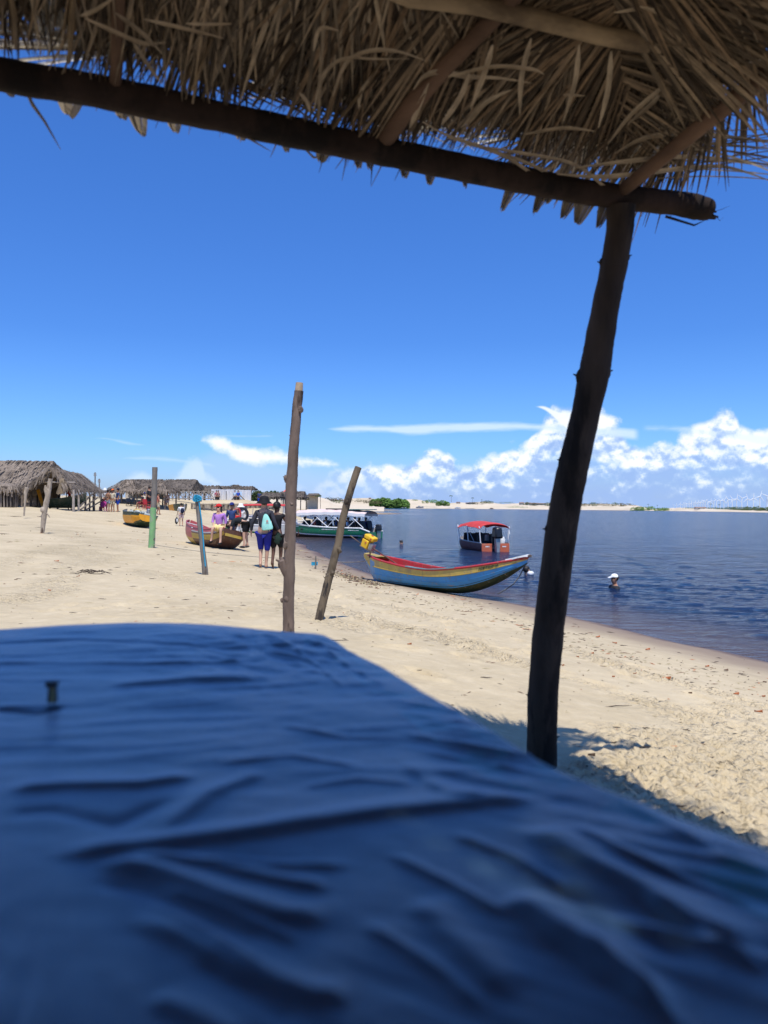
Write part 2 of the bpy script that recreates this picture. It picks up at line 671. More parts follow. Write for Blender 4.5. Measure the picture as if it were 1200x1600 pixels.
def track_mask(x, y):
    m = np.zeros_like(x)
    for pl, hw, st in tracks:
        for a, b in zip(pl[:-1], pl[1:]):
            ax, ay, bx, by = a.x, a.y, b.x, b.y
            L = max((bx - ax) ** 2 + (by - ay) ** 2, 1e-6)
            t = np.clip(((x - ax) * (bx - ax) + (y - ay) * (by - ay)) / L, 0, 1)
            d = np.hypot(x - ax - t * (bx - ax), y - ay - t * (by - ay))
            k = max(1.0, ay / 9.0)
            m = np.maximum(m, st * (1 - sstep(d, hw * 0.4 * k, hw * 1.4 * k)))
    for c, r in patch_c:
        m = np.maximum(m, 1.2 * (1 - sstep(np.hypot(x - c.x, y - c.y), r * 0.5, r * 1.15)))
    return np.clip(m, 0, 1.2)


def detail_height(x, y, z):
    dist = np.hypot(x, y)
    land = sstep(z, 0.10, 0.40)
    near = 1 - sstep(dist, 14, 45)
    m = track_mask(x + (vnoise(x * 1.7, y * 1.7) - .5) * .3, y + (vnoise(x * 1.7 + 50, y * 1.7) - .5) * .3)
    m = np.maximum(m * sstep(fbm(x * 1.3 + 4, y * 1.3, 3), 0.30, 0.52), 0.0)
    lump = fbm(x * 19 + 40, y * 19, 2, 0.6)
    fine = vnoise(x * 36 + 3, y * 36)
    ridg = 1 - np.abs(2 * fbm(x * 13 + 80, y * 22, 2, 0.55) - 1) * 2.2
    h = m * (0.020 * np.clip(ridg, -0.3, 1) + 0.028 * (lump - 0.5) + 0.026 * (fine - 0.5) + 0.010 * (fbm(x * 5 + 4, y * 5, 2) - 0.5))
    base = 0.05 * (fbm(x * 0.7, y * 0.7, 3) - 0.5) + 0.012 * (fbm(x * 4, y * 4, 3) - 0.5) + 0.004 * (fbm(x * 16, y * 6 + 10, 3, 0.6) - 0.5)
    dunes = 0.25 * (fbm(x * 0.12, y * 0.12, 3) - 0.5) * sstep(dist, 15, 60)
    return (h * near * 1.0 + base + dunes) * land


def ground(x, y):
    X, Y = np.array([x], float), np.array([y], float)
    z = base_height(X, Y)
    return float((z + detail_height(X, Y, z))[0])


def axis(lo, hi, c, d0, growth):
    a = [c]
    s = d0
    while a[-1] < hi:
        a.append(a[-1] + s)
        s *= growth(a[-1] - c)
    b = [c]
    s = d0
    while b[-1] > lo:
        b.append(b[-1] - s)
        s *= growth(c - b[-1])
    return np.array(b[::-1][:-1] + a)


gx = axis(-500, 40, 1.6, 0.018, lambda t: 1.0 if t < 1.6 else 1.022)
gy = axis(-60, 1100, 4.2, 0.018, lambda t: 1.0 if t < 2.0 else 1.022)
GX, GY = np.meshgrid(gx, gy)
BZ = base_height(GX, GY)
GZ = BZ + detail_height(GX, GY, BZ)
# footprints: walking trails and stray steps
_rf = random.Random(4)
steps = []
for (x0, y0, x1, y1) in [(-2.2, 6.0, -3.4, 24), (-1.4, 8, -3.0, 21), (1.0, 6.5, -1.4, 15), (2.4, 4.6, 0.2, 12.5), (-6, 9, -2.0, 19), (-4, 7.5, 1.5, 11.5), (0.2, 9.5, -2.6, 20), (-9, 16, -3, 26), (1.8, 7.5, 3.2, 6.2), (-5, 12, -9, 28), (1.6, 5.6, -0.6, 9.6)]:
    L_ = math.hypot(x1 - x0, y1 - y0)
    nst = int(L_ / 0.62)
    for q_ in range(nst):
        f_ = q_ / nst
        sd_ = 0.11 if q_ % 2 else -0.11
        ux, uy = (x1 - x0) / L_, (y1 - y0) / L_
        steps.append((x0 + ux * L_ * f_ - uy * sd_ + _rf.gauss(0, .05) + 0.25 * math.sin(f_ * 7), y0 + uy * L_ * f_ + ux * sd_ + _rf.gauss(0, .06), math.atan2(uy, ux) + _rf.gauss(0, .15)))
for q_ in range(420):
    yy_ = _rf.uniform(4.5, 30)
    steps.append((_rf.uniform(-0.55, 0.22) * yy_, yy_, _rf.uniform(0, 3.14)))
for sx_, sy_, sa_ in steps:
    i0, i1 = np.searchsorted(gx, [sx_ - .3, sx_ + .3])
    j0, j1 = np.searchsorted(gy, [sy_ - .3, sy_ + .3])
    if i1 <= i0 or j1 <= j0:
        continue
    X_, Y_ = GX[j0:j1, i0:i1] - sx_, GY[j0:j1, i0:i1] - sy_
    a_l = (X_ * math.cos(sa_) + Y_ * math.sin(sa_)) / 0.15
    b_l = (-X_ * math.sin(sa_) + Y_ * math.cos(sa_)) / 0.065
    r2_ = a_l ** 2 + b_l ** 2
    msk = BZ[j0:j1, i0:i1] > 0.15
    GZ[j0:j1, i0:i1] += msk * (-0.048 * np.exp(-r2_ ** 1.5) + 0.022 * np.exp(-((np.sqrt(r2_) - 1.45) / 0.35) ** 2)) * _rf.uniform(0.5, 1.2)


def np_grid(name, X, Y, Z, mat, parent=None):
    nr, nc = X.shape
    me = bpy.data.meshes.new(name)
    me.vertices.add(nr * nc)
    me.vertices.foreach_set('co', np.stack([X, Y, Z], -1).ravel())
    idx = np.arange(nr * nc).reshape(nr, nc)
    q = np.stack([idx[:-1, :-1], idx[:-1, 1:], idx[1:, 1:], idx[1:, :-1]], -1).reshape(-1, 4)
    me.loops.add(q.size)
    me.loops.foreach_set('vertex_index', q.ravel())
    me.polygons.add(len(q))
    me.polygons.foreach_set('loop_start', np.arange(0, q.size, 4))
    me.polygons.foreach_set('loop_total', np.full(len(q), 4))
    me.materials.append(mat)
    me.update()
    me.polygons.foreach_set('use_smooth', np.ones(len(q), bool))
    o = bpy.data.objects.new(name, me)
    COL.objects.link(o)
    if parent:
        o.parent = parent
    return o


def sand_material():
    m = bpy.data.materials.new('sand')
    m.use_nodes = True
    w = NT(m.node_tree)
    out = w.n('ShaderNodeOutputMaterial')
    p = w.n('ShaderNodeBsdfPrincipled')
    g = w.n('ShaderNodeNewGeometry')
    pos = g.outputs['Position']
    sep = w.n('ShaderNodeSeparateXYZ')
    w.t.links.new(pos, sep.inputs[0])
    big = w.noise(pos, 0.55, 5, 0.6)
    mid = w.noise(pos, 6.0, 5, 0.65)
    fine = w.noise(pos, 160.0, 3, 0.7)
    base = w.ramp(big, [(0.3, (0.440, 0.355, 0.220)), (0.7, (0.560, 0.458, 0.295))])
    base = w.mix(w.math('MULTIPLY', w.smooth(mid, 0.42, 0.75), 0.5), base, (0.63, 0.525, 0.350))
    base = w.mix(w.math('MULTIPLY', w.smooth(mid, 0.46, 0.25), 0.35), base, (0.34, 0.28, 0.20))
    base = w.mix(w.math('MULTIPLY', w.smooth(fine, 0.55, 0.8), 0.35), base, (0.36, 0.29, 0.21))
    specks = w.n('ShaderNodeTexVoronoi')
    w.set(specks.inputs['Vector'], pos)
    specks.inputs['Scale'].default_value = 38.0
    sm = w.math('MULTIPLY', w.smooth(specks.outputs['Distance'], 0.13, 0.05), w.smooth(w.noise(pos, 2.2, 3, 0.6), 0.5, 0.62))
    base = w.mix(w.math('MULTIPLY', sm, 0.6), base, (0.12, 0.08, 0.05))
    # wet band above the water line
    zz = w.math('ADD', sep.outputs[2], w.math('MULTIPLY', w.math('SUBTRACT', w.noise(pos, 1.3, 4, 0.6), 0.5), 0.14))
    wet = w.smooth(zz, 0.34, 0.08)
    wetb = w.mix(w.smooth(zz, 0.07, -0.01), (0.27, 0.205, 0.145), (0.12, 0.07, 0.045))
    base = w.mix(wet, base, wetb)
    w.set(p.inputs['Base Color'], base)
    w.set(p.inputs['Roughness'], w.math('SUBTRACT', 0.95, w.math('MULTIPLY', w.smooth(zz, 0.10, 0.0), 0.45)))
    p.inputs['Specular IOR Level'].default_value = 0.15
    hgt = w.math('ADD', w.math('MULTIPLY', w.noise(pos, 24.0, 6, 0.65), 0.010), w.math('MULTIPLY', w.noise(pos, 3.2, 4, 0.6), 0.03))
    hgt = w.math('MULTIPLY', hgt, w.math('SUBTRACT', 1.0, w.math('MULTIPLY', wet, 0.85)))
    ka = w.n('ShaderNodeAttribute')
    ka.attribute_name = 'kick'
    wv = w.n('ShaderNodeVectorMath', operation='ADD')
    w.set(wv.inputs[0], pos)
    nv = w.n('ShaderNodeTexNoise')
    w.set(nv.inputs['Vector'], pos)
    nv.inputs['Scale'].default_value = 9.0
    nvs = w.n('ShaderNodeVectorMath', operation='SCALE')
    w.t.links.new(nv.outputs['Color'], nvs.inputs[0])
    nvs.inputs['Scale'].default_value = 0.12
    w.t.links.new(nvs.outputs[0], wv.inputs[1])
    clod = w.n('ShaderNodeTexVoronoi', feature='F1')
    w.t.links.new(wv.outputs[0], clod.inputs['Vector'])
    clod.inputs['Scale'].default_value = 17.0
    clod2 = w.n('ShaderNodeTexVoronoi', feature='F1')
    w.t.links.new(wv.outputs[0], clod2.inputs['Vector'])
    clod2.inputs['Scale'].default_value = 41.0
    ch = w.math('ADD', w.math('MULTIPLY', clod.outputs['Distance'], -0.034), w.math('MULTIPLY', clod2.outputs['Distance'], -0.014))
    hgt = w.math('ADD', hgt, w.math('MULTIPLY', ch, ka.outputs['Fac']))
    b = w.n('ShaderNodeBump')
    b.inputs['Strength'].default_value = 0.9
    b.inputs['Distance'].default_value = 1.0
    w.set(b.inputs['Height'], hgt)
    w.t.links.new(b.outputs[0], p.inputs['Normal'])
    w.t.links.new(p.outputs[0], out.inputs[0])
    return m


M_SAND = sand_material()
beach = np_grid('beach', GX, GY, GZ, M_SAND)
kick = track_mask(GX, GY) * (1 - sstep(np.hypot(GX, GY), 30, 60)) * sstep(BZ, .1, .4)
kick = np.clip(kick * sstep(fbm(GX * 1.3 + 4, GY * 1.3, 3), 0.28, 0.5) + 0.10 * sstep(fbm(GX * 0.5, GY * 0.5 + 9, 3), .45, .7), 0, 1)
beach.data.attributes.new('kick', 'FLOAT', 'POINT').data.foreach_set('value', kick.ravel().astype(np.float32))
tag(beach, 'pale trampled river beach of fine sand sloping to the water', kind='structure')


def water_material():
    m = bpy.data.materials.new('water')
    m.use_nodes = True
    w = NT(m.node_tree)
    out = w.n('ShaderNodeOutputMaterial')
    p = w.n('ShaderNodeBsdfPrincipled')
    g = w.n('ShaderNodeNewGeometry')
    pos = g.outputs['Position']
    mp = w.n('ShaderNodeMapping')
    mp.inputs['Rotation'].default_value = (0, 0, R(-14))
    mp.inputs['Scale'].default_value = (0.55, 1.5, 1)
    w.t.links.new(pos, mp.inputs[0])
    v = mp.outputs[0]
    p.inputs['Roughness'].default_value = 0.12
    p.inputs['IOR'].default_value = 1.30
    p.inputs['Specular IOR Level'].default_value = 0.36
    depth = w.n('ShaderNodeAttribute')
    depth.attribute_name = 'shallow'
    big = w.noise(mp.outputs[0], 0.035, 5, 0.6)
    deep = w.ramp(big, [(0.3, (0.005, 0.016, 0.055)), (0.7, (0.009, 0.028, 0.090))])
    col = w.mix(depth.outputs['Fac'], deep, (0.070, 0.048, 0.045))
    w.set(p.inputs['Base Color'], col)
    h = w.math('MULTIPLY', w.noise(v, 1.15, 3, 0.55, 0.4), 0.40)
    h = w.math('ADD', h, w.math('MULTIPLY', w.noise(v, 0.5, 2, 0.5, 0.3), 0.55))
    h = w.math('ADD', h, w.math('MULTIPLY', w.noise(v, 3.6, 4, 0.6, 0.6), 0.28))
    h = w.math('ADD', h, w.math('MULTIPLY', w.noise(v, 12.0, 4, 0.65, 0.5), 0.085))
    calm = w.math('SUBTRACT', 1.0, w.math('MULTIPLY', depth.outputs['Fac'], 0.75))
    gust = w.math('ADD', 0.65, w.math('MULTIPLY', w.noise(v, 0.10, 4, 0.6), 0.8))
    h = w.math('MULTIPLY', w.math('MULTIPLY', h, calm), gust)
    b = w.n('ShaderNodeBump')
    b.inputs['Strength'].default_value = 1.0
    b.inputs['Distance'].default_value = 1.0
    w.set(b.inputs['Height'], h)
    w.t.links.new(b.outputs[0], p.inputs['Normal'])
    w.t.links.new(p.outputs[0], out.inputs[0])
    return m


M_WATER = water_material()
wx = axis(-30000, 30000, 6, 0.09, lambda t: 1.0 if t < 6 else 1.035)
wy = axis(-30000, 30000, 12, 0.07, lambda t: 1.0 if t < 7 else 1.035)
WX, WY = np.meshgrid(wx, wy)
near_ = 1 - sstep(np.hypot(WX - 6, WY - 12), 10, 60)
a_ = R(-14)
U_ = WX * math.cos(a_) + WY * math.sin(a_)
V_ = -WX * math.sin(a_) + WY * math.cos(a_)
bedz = np.full_like(WX, -2.0)
mm = (np.abs(WX) < 200) & (WY > -30) & (WY < 900)
bedz[mm] = base_height(WX[mm], WY[mm])
shal = 1 - sstep(-bedz, 0.0, 0.45)
WZ = near_ * (1 - 0.8 * shal) * (0.060 * (fbm(U_ * 0.45, V_ * 1.2, 2) - 0.5) + 0.055 * (fbm(U_ * 1.3 + 9, V_ * 3.2, 3, 0.6) - 0.5))
water = np_grid('water', WX, WY, WZ, M_WATER)
water.data.attributes.new('shallow', 'FLOAT', 'POINT').data.foreach_set('value', shal.ravel().astype(np.float32))
tag(water, 'dark blue rippled river water', kind='structure')

# river bed / far ground sheet reaching the horizon
M_LAND = material('scrub_ground', (0.30, 0.27, 0.17), 0.95, 0.4, 0.01, color2=(0.06, 0.085, 0.03), c2scale=0.004)
g_ = MB()
g_.quad((-30000, -30000, -3), (30000, -30000, -3), (30000, 30000, -3), (-30000, 30000, -3))
tag(g_.build('river_bed', M_LAND), 'sandy river bed under the water', kind='structure')


# ------------------------------------------------------------------ far bank: dunes with scrub
def far_sand():
    m = bpy.data.materials.new('dune_sand')
    m.use_nodes = True
    w = NT(m.node_tree)
    out = w.n('ShaderNodeOutputMaterial')
    p = w.n('ShaderNodeBsdfPrincipled')
    g = w.n('ShaderNodeNewGeometry')
    pos = g.outputs['Position']
    a = w.noise(pos, 0.02, 6, 0.65)
    base = w.ramp(a, [(0.3, (0.52, 0.43, 0.30)), (0.7, (0.64, 0.55, 0.42))])
    w.set(p.inputs['Base Color'], base)
    p.inputs['Roughness'].default_value = 0.95
    p.inputs['Specular IOR Level'].default_value = 0.1
    w.t.links.new(p.outputs[0], out.inputs[0])
    return m


M_DUNE = far_sand()
# (px, py of crest, distance of waterline); waterline y ~ horizon + 2*1180/dist
crest = [(300, 782, 900), (380, 780, 900), (440, 776, 900), (468, 775, 900), (480, 773, 905), (490, 775, 905), (505, 780, 905), (525, 782, 910), (545, 779, 915),
         (575, 778, 920), (590, 780, 925), (605, 784, 930), (640, 780, 935), (655, 781, 940), (675, 785, 940), (700, 786, 940), (730, 785, 930), (757, 784, 920),
         (768, 785, 910), (785, 788, 900), (810, 786, 890), (840, 786, 870), (880, 787, 840), (905, 788, 820), (935, 787, 800), (960, 788, 770),
         (985, 789, 740), (1000, 791, 720), (1020, 795.5, 690), (1035, 796.5, 680), (1050, 793.5, 660), (1065, 794, 640), (1090, 794.5, 610),
         (1120, 795.5, 575), (1150, 797, 540), (1175, 798, 510), (1200, 798.6, 480), (1260, 799.5, 440), (1400, 800, 400), (1700, 800, 350)]
cx = np.array([c[0] for c in crest], float)
cyv = np.array([c[1] for c in crest], float)
cd = np.array([c[2] for c in crest], float)
NX = 700
pxs = np.linspace(300, 1700, NX)
dd = np.interp(pxs, cx, cd)
ct = np.interp(pxs, cx, cyv) + (fbm(pxs * 0.11, pxs * 0 + 3.3, 4, 0.6) - 0.5) * 1.6
rows = [(0.0, -0.6), (0.004, 0.0), (0.012, 0.10), (0.03, 0.28), (0.05, 0.55), (0.07, 0.86), (0.085, 1.0), (0.12, 0.97), (0.25, 0.8), (0.6, 0.5), (1.2, 0.4)]
RX, RY, RZ = [], [], []
for k, (dr, hf) in enumerate(rows):
    yy = dd * (1 + dr)
    crest_y = dd * 1.085
    hz = 791.5 + ROLL * (pxs - 600)
    zt = 2.0 + (hz - ct) / F_PX * crest_y
    zt = np.maximum(zt, 0.5)
    z = hf * zt if hf > 0 else np.full(NX, -1.0 if k == 0 else 0.02)
    z = z + (fbm(pxs * 0.09 + k * 3.1, pxs * 0 + k * 1.7, 3, 0.6) - 0.5) * 2.2 * (0 < hf < 1)
    z = np.maximum(z, -1.0 if k == 0 else 0.02 + 0.001 * k)
    RX.append((pxs - 600) / F_PX * yy)
    RY.append(yy)
    RZ.append(z)
dunes = np_grid('dunes', np.array(RX), np.array(RY), np.array(RZ), M_DUNE)
tag(dunes, 'white sand dunes along the far bank of the river', kind='structure')
# land behind the dunes, up to the horizon
g_ = MB()
g_.quad((-9000, 1600, 1.6), (9000, 1600, 1.6), (16000, 25000, 1.6), (-16000, 25000, 1.6))
tag(g_.build('far_plain', M_LAND), 'flat scrub land behind the dunes reaching the horizon', kind='structure')
# ------------------------------------------------------------------ thatched shelter over the camera
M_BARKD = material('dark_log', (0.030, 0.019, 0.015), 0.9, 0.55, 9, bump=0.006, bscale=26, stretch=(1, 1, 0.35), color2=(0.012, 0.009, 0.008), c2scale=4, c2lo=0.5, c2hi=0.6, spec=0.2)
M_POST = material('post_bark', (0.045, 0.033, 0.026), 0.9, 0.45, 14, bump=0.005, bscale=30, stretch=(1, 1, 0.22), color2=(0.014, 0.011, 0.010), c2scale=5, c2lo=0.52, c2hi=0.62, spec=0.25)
M_LOGL = material('peeled_log', (0.26, 0.19, 0.115), 0.8, 0.35, 12, bump=0.003, bscale=30, stretch=(0.3, 0.3, 1), color2=(0.10, 0.07, 0.045), c2scale=4, spec=0.2)
M_RAFT = material('rafter_wood', (0.12, 0.072, 0.048), 0.85, 0.4, 10, bump=0.004, bscale=24, stretch=(0.4, 0.4, 1), spec=0.2)


def leaf_material(name, color, trans):
    m = bpy.data.materials.new(name)
    m.use_nodes = True
    w = NT(m.node_tree)
    out = w.n('ShaderNodeOutputMaterial')
    p = w.n('ShaderNodeBsdfPrincipled')
    tc = w.n('ShaderNodeTexCoord')
    oi = w.n('ShaderNodeObjectInfo')
    g = w.n('ShaderNodeNewGeometry')
    nz = w.noise(w.n('ShaderNodeTexCoord').outputs['Object'], 14.0, 5, 0.65)
    isl = g.outputs['Random Per Island']
    c = w.ramp(nz, [(0.3, tuple(x * 0.55 for x in color)), (0.7, tuple(min(1, x * 1.35) for x in color))])
    c = w.mix(1.0, c, w.ramp(isl, [(0, (0.25, 0.23, 0.22)), (0.5, (0.78, 0.77, 0.74)), (1, (1.75, 1.70, 1.6))]), 'MULTIPLY')
    c = w.mix(1.0, c, w.ramp(oi.outputs['Random'], [(0, (0.62, 0.52, 0.44)), (0.35, (0.9, 0.85, 0.8)), (1, (1.2, 1.2, 1.2))]), 'MULTIPLY')
    w.set(p.inputs['Base Color'], c)
    p.inputs['Roughness'].default_value = 0.75
    p.inputs['Specular IOR Level'].default_value = 0.25
    tr = w.n('ShaderNodeBsdfTranslucent')
    w.set(tr.inputs[0], c)
    ms = w.n('ShaderNodeMixShader')
    ms.inputs[0].default_value = trans
    w.t.links.new(p.outputs[0], ms.inputs[1])
    w.t.links.new(tr.outputs[0], ms.inputs[2])
    w.t.links.new(ms.outputs[0], out.inputs[0])
    return m


M_LEAF = leaf_material('dry_palm_leaf', (0.215, 0.172, 0.125), 0.10)
M_LEAF2 = leaf_material('bleached_palm_leaf', (0.62, 0.57, 0.48), 0.22)

E1 = Vector((-0.918, -0.397, 0)).normalized()     # along the front eave, towards the left
E2 = Vector((0.397, -0.918, 0)).normalized()      # from the front eave in over the table
FC = at(968, 318, 2.88)                           # front right corner
Z_EAVE = 3.27
SLOPE = 0.50
RW, RD = 4.0, 3.7


def front_z(p):
    return Z_EAVE + SLOPE * (Vector((p.x - FC.x, p.y - FC.y, 0)).dot(E2))


def roofpt(px, py, off=0.0):
    """point under a pixel lying on the front roof plane (off = distance below it)"""
    d = ray(px, py)
    # CAM.z + k*d.z = Z_EAVE - off + SLOPE*((k*dx - FCx)*E2x + (k*dy-FCy)*E2y)
    a = d.z - SLOPE * (d.x * E2.x + d.y * E2.y)
    b = Z_EAVE - off - CAM.z - SLOPE * (FC.x * E2.x + FC.y * E2.y)
    k = b / a
    return CAM + d * k


base_pt = at(845, 1196, 3.27)
shelter = thing('thatched_shelter', (base_pt.x, base_pt.y, ground(base_pt.x, base_pt.y)),
                'open shelter of dark crooked logs roofed with dry palm leaves over the blue table', 'shelter')

# front beam
mb = MB()
random.seed(11)
bp = [at(-520, -60, 1.72), at(-200, 62, 1.93), at(0, 116, 2.117), at(150, 142, 2.22), at(300, 173, 2.32), at(450, 205, 2.44), at(600, 237, 2.56), at(750, 268, 2.70),
      at(900, 298, 2.84), at(1000, 312, 2.93), at(1060, 318, 2.98), at(1108, 328, 3.02)]
fine_pts, fine_rad = [], []
for i in range(len(bp) - 1):
    for k in range(8):
        t = k / 8
        fine_pts.append(bp[i].lerp(bp[i + 1], t) + Vector((0, 0, 0.003 * mnoise.noise(Vector((i + t, 2, 0)) * 2))))
        fine_rad.append(0.0455 * (1 + 0.09 * mnoise.noise(Vector(((i + t) * 1.3, 0, 5))) + 0.05 * mnoise.noise(Vector(((i + t) * 5, 0, 5)))))
fine_pts.append(bp[-1])
fine_rad.append(0.040)
mb.tube(fine_pts, fine_rad, 14, jit=0.03)
# splintered end
for k in range(9):
    t = 2 * math.pi * k / 9
    c = bp[-1] + Vector((0.0, 0.028 * math.cos(t), 0.026 * math.sin(t) - 0.004))
    mb.tube([c - (bp[-1] - bp[-2]) * 0.3, c + Vector((0.012 + 0.02 * random.random(), 0.004, -0.008 * random.random()))], [0.012, 0.004], 5)
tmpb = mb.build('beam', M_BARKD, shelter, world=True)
tmpb['label'] = 'dark front beam log with splintered end'
mb = MB()
for a, b, c in [((1040, 338), (1085, 352), (1100, 345)), ((1100, 335), (1128, 327), (1140, 322)), ((1110, 330), (1125, 345), (1130, 340))]:
    mb.tube([at(*a, 3.0), at(*b, 3.0), at(*c, 3.01)], [0.006, 0.004, 0.001] if a[0] < 1100 else [0.0012, 0.0009, 0.0005], 5)
mb.build('splinter', M_BARKD, shelter, world=True)

# corner post: crooked trunk with knots
ctr = [(970, 322, 2.90), (969, 356, 2.91), (960, 412, 2.93), (948, 469, 2.94), (938, 525, 2.96), (929, 581, 2.98), (912, 660, 3.01), (896, 727, 3.03), (885, 780, 3.06),
       (876, 834, 3.09), (863, 935, 3.13), (856, 992, 3.17), (848, 1087, 3.21), (846, 1196, 3.27), (846, 1290, 3.30)]
wd = [22, 20.8, 20.6, 20.8, 22, 24, 21.8, 24, 24, 24.5, 24, 24, 23.5, 24, 24.5]
mb = MB()
P3, R3 = [], []
for i in range(len(ctr) - 1):
    a, b = at(*ctr[i]), at(*ctr[i + 1])
    for k in range(10):
        t = k / 10
        P3.append(a.lerp(b, t))
        s = i + t
        px_r = wd[i] * (1 - t) + wd[i + 1] * t
        R3.append(px_r / F_PX * a.y * (1 + 0.035 * mnoise.noise(Vector((s * 2.2, 7, 0))) + 0.025 * mnoise.noise(Vector((s * 7, 1, 0)))))
mb.tube(P3, R3, 20, jit=0.012)
for px, py, Y, r, dx in [(938, 410, 2.9, 0.020, -1), (985, 395, 2.9, 0.017, 1), (908, 590, 2.95, 0.026, -1), (952, 580, 2.95, 0.018, 1), (938, 690, 2.95, 0.022, 0.3),
                         (872, 720, 3.0, 0.016, -1), (905, 850, 3.05, 0.014, 1), (850, 910, 3.1, 0.022, -0.6), (838, 830, 3.05, 0.02, -1), (879, 1000, 3.12, 0.016, 1),
                         (833, 1090, 3.15, 0.014, -1), (868, 1164, 3.2, 0.018, 1), (860, 770, 2.98, 0.016, -0.3), (940, 470, 2.88, 0.015, -0.5)]:
    cc0 = min(range(len(P3)), key=lambda q_: abs(P3[q_].z - at(px, py, Y).z))
    r *= 0.8
    kp = P3[cc0] + Vector(((0.9 if dx > 0 else -0.9) * R3[cc0] * min(1, abs(dx)), -R3[cc0] * (1 - min(1, abs(dx))) * 0.9, 0))
    mb.ell(kp, (r * .7, r * .7, r * 1.5), 9, 6, jit=0.4)
    if dx in (1, -1):
        a = kp
        mb.tube([a, a + Vector((dx * r * 1.25, 0, r * 0.5))], [r * 0.35, r * 0.12], 6)
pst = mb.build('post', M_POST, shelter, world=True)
# three more posts carry the other corners (outside the frame)
c2 = FC + E1 * (RW - 0.15)
for q in (FC + E1 * (RW - 0.1), FC + E2 * (RD - 0.1), FC + E1 * (RW - 0.1) + E2 * (RD - 0.1)):
    mb = MB()
    g0 = ground(q.x, q.y)
    mb.tube([Vector((q.x, q.y, g0 - 0.3)), Vector((q.x + 0.04, q.y, (g0 + 3.2) / 2)), Vector((q.x, q.y, 3.2))], [0.062, 0.058, 0.05], 10, jit=0.05)
    mb.build('post', M_POST, shelter, world=True)


def stick(name, pix, rads, mat, off=0.05, n=8, flat=1.0, jit=0.04):
    mb = MB()
    P = [roofpt(px, py, off) for px, py in pix]
    # subdivide
    Q, RR = [], []
    for i in range(len(P) - 1):
        for k in range(5):
            t = k / 5
            Q.append(P[i].lerp(P[i + 1], t))
            RR.append(rads[i] * (1 - t) + rads[i + 1] * t)
    Q.append(P[-1])
    RR.append(rads[-1])
    mb.tube(Q, RR, n, jit=jit, flat=flat)
    return mb.build(name, mat, shelter, world=True)


# purlins and rafters
stick('purlin', [(560, -35), (640, -4), (740, 8), (840, 30), (940, 56), (1040, 72), (1120, 92), (1200, 112), (1330, 150)],
      [0.022, 0.025, 0.024, 0.027, 0.026, 0.030, 0.029, 0.027, 0.026], M_LOGL, 0.045, 12)
stick('rafter', [(590, 235), (640, 165), (700, 100), (770, 30), (840, -45)], [0.030, 0.030, 0.027, 0.025, 0.024], M_RAFT, 0.03, 10)
stick('rafter', [(180, 140), (183, 70), (186, -30)], [0.018, 0.018, 0.018], M_RAFT, 0.02, 8)
stick('rafter', [(-60, 120), (-90, -60)], [0.022, 0.02], M_RAFT, 0.03, 8)
# top plate logs of the three unseen sides
for a, b in ((FC + E1 * RW, FC + E1 * RW + E2 * RD), (FC + E1 * RW + E2 * RD, FC + E2 * RD)):
    mb = MB()
    mb.tube([Vector((a.x, a.y, 3.19)), Vector((b.x, b.y, 3.19))], [0.04, 0.04], 10, jit=0.05)
    mb.build('beam', M_BARKD, shelter, world=True)


mb = MB()
mb.tube([Vector((FC.x, FC.y, 3.20)), Vector((FC.x, FC.y, 3.26)) + E2 * 0.33, Vector((FC.x, FC.y, 3.315)) + E2 * 0.65, Vector((FC.x, FC.y, 3.36)) + E2 * RD], [0.024, 0.027, 0.029, 0.035], 10, jit=0.06)
mb.build('beam', M_RAFT, shelter, world=True)
# palm leaf: stalk + folded segments fanning out, local +Y towards the tip, +Z up
def make_leaf(seed, nseg=30, spread=42, L=0.85, droop=0.05, tatter=0.25):
    rnd = random.Random(seed)
    mb = MB()
    mb.box((0, -0.17, 0.0), (0.016, 0.36, 0.008))
    for i in range(nseg):
        f = (i + 0.5) / nseg * 2 - 1
        a = R(spread) * f + rnd.uniform(-0.035, 0.035)
        l = L * (1 - 0.28 * abs(f) ** 2) * rnd.uniform(0.78, 1.06)
        if rnd.random() < tatter * 0.5:
            l *= rnd.uniform(0.5, 0.8)
        dx, dy = math.sin(a), math.cos(a)
        nx, ny = dy, -dx
        wmax = 0.0105 * rnd.uniform(0.7, 1.15)
        bend = rnd.uniform(-0.05, 0.05)
        dr = droop * rnd.uniform(0.3, 1.4)
        lift = rnd.uniform(-0.012, 0.012)
        curl = rnd.uniform(-0.3, 0.3)
        NS = 4
        rows_ = []
        for k in range(NS + 1):
            t = k / NS
            s = t * l
            wv = wmax * (0.30 + 0.9 * t) * (1 - 0.93 * max(0, (t - 0.55) / 0.45) ** 1.3)
            b = bend * t * t * l
            cx_, cy_ = dx * s + nx * b, dy * s + ny * b
            z = lift * t - dr * t ** 2.4 * l
            fold = wv * 0.55
            tw = curl * t
            rows_.append([(cx_ - nx * wv, cy_ - ny * wv, z + fold + wv * tw), (cx_, cy_, z), (cx_ + nx * wv, cy_ + ny * wv, z + fold - wv * tw)])
        mb.sheet(rows_)
    return mb


LEAF_MESH = []
for s in range(8):
    LEAF_MESH.append(make_leaf(100 + s, nseg=[44, 50, 54, 40][s % 4], spread=[26, 36, 46, 18][s % 4], L=[0.85, 0.8, 0.9, 0.95][s % 4],
                               droop=[0.03, 0.05, 0.02, 0.04][s % 4]).mesh('palm_leaf', M_LEAF))
LEAF_MESH2 = []
for me in LEAF_MESH[:3]:
    m2 = me.copy()
    m2.materials[0] = M_LEAF2
    LEAF_MESH2.append(m2)


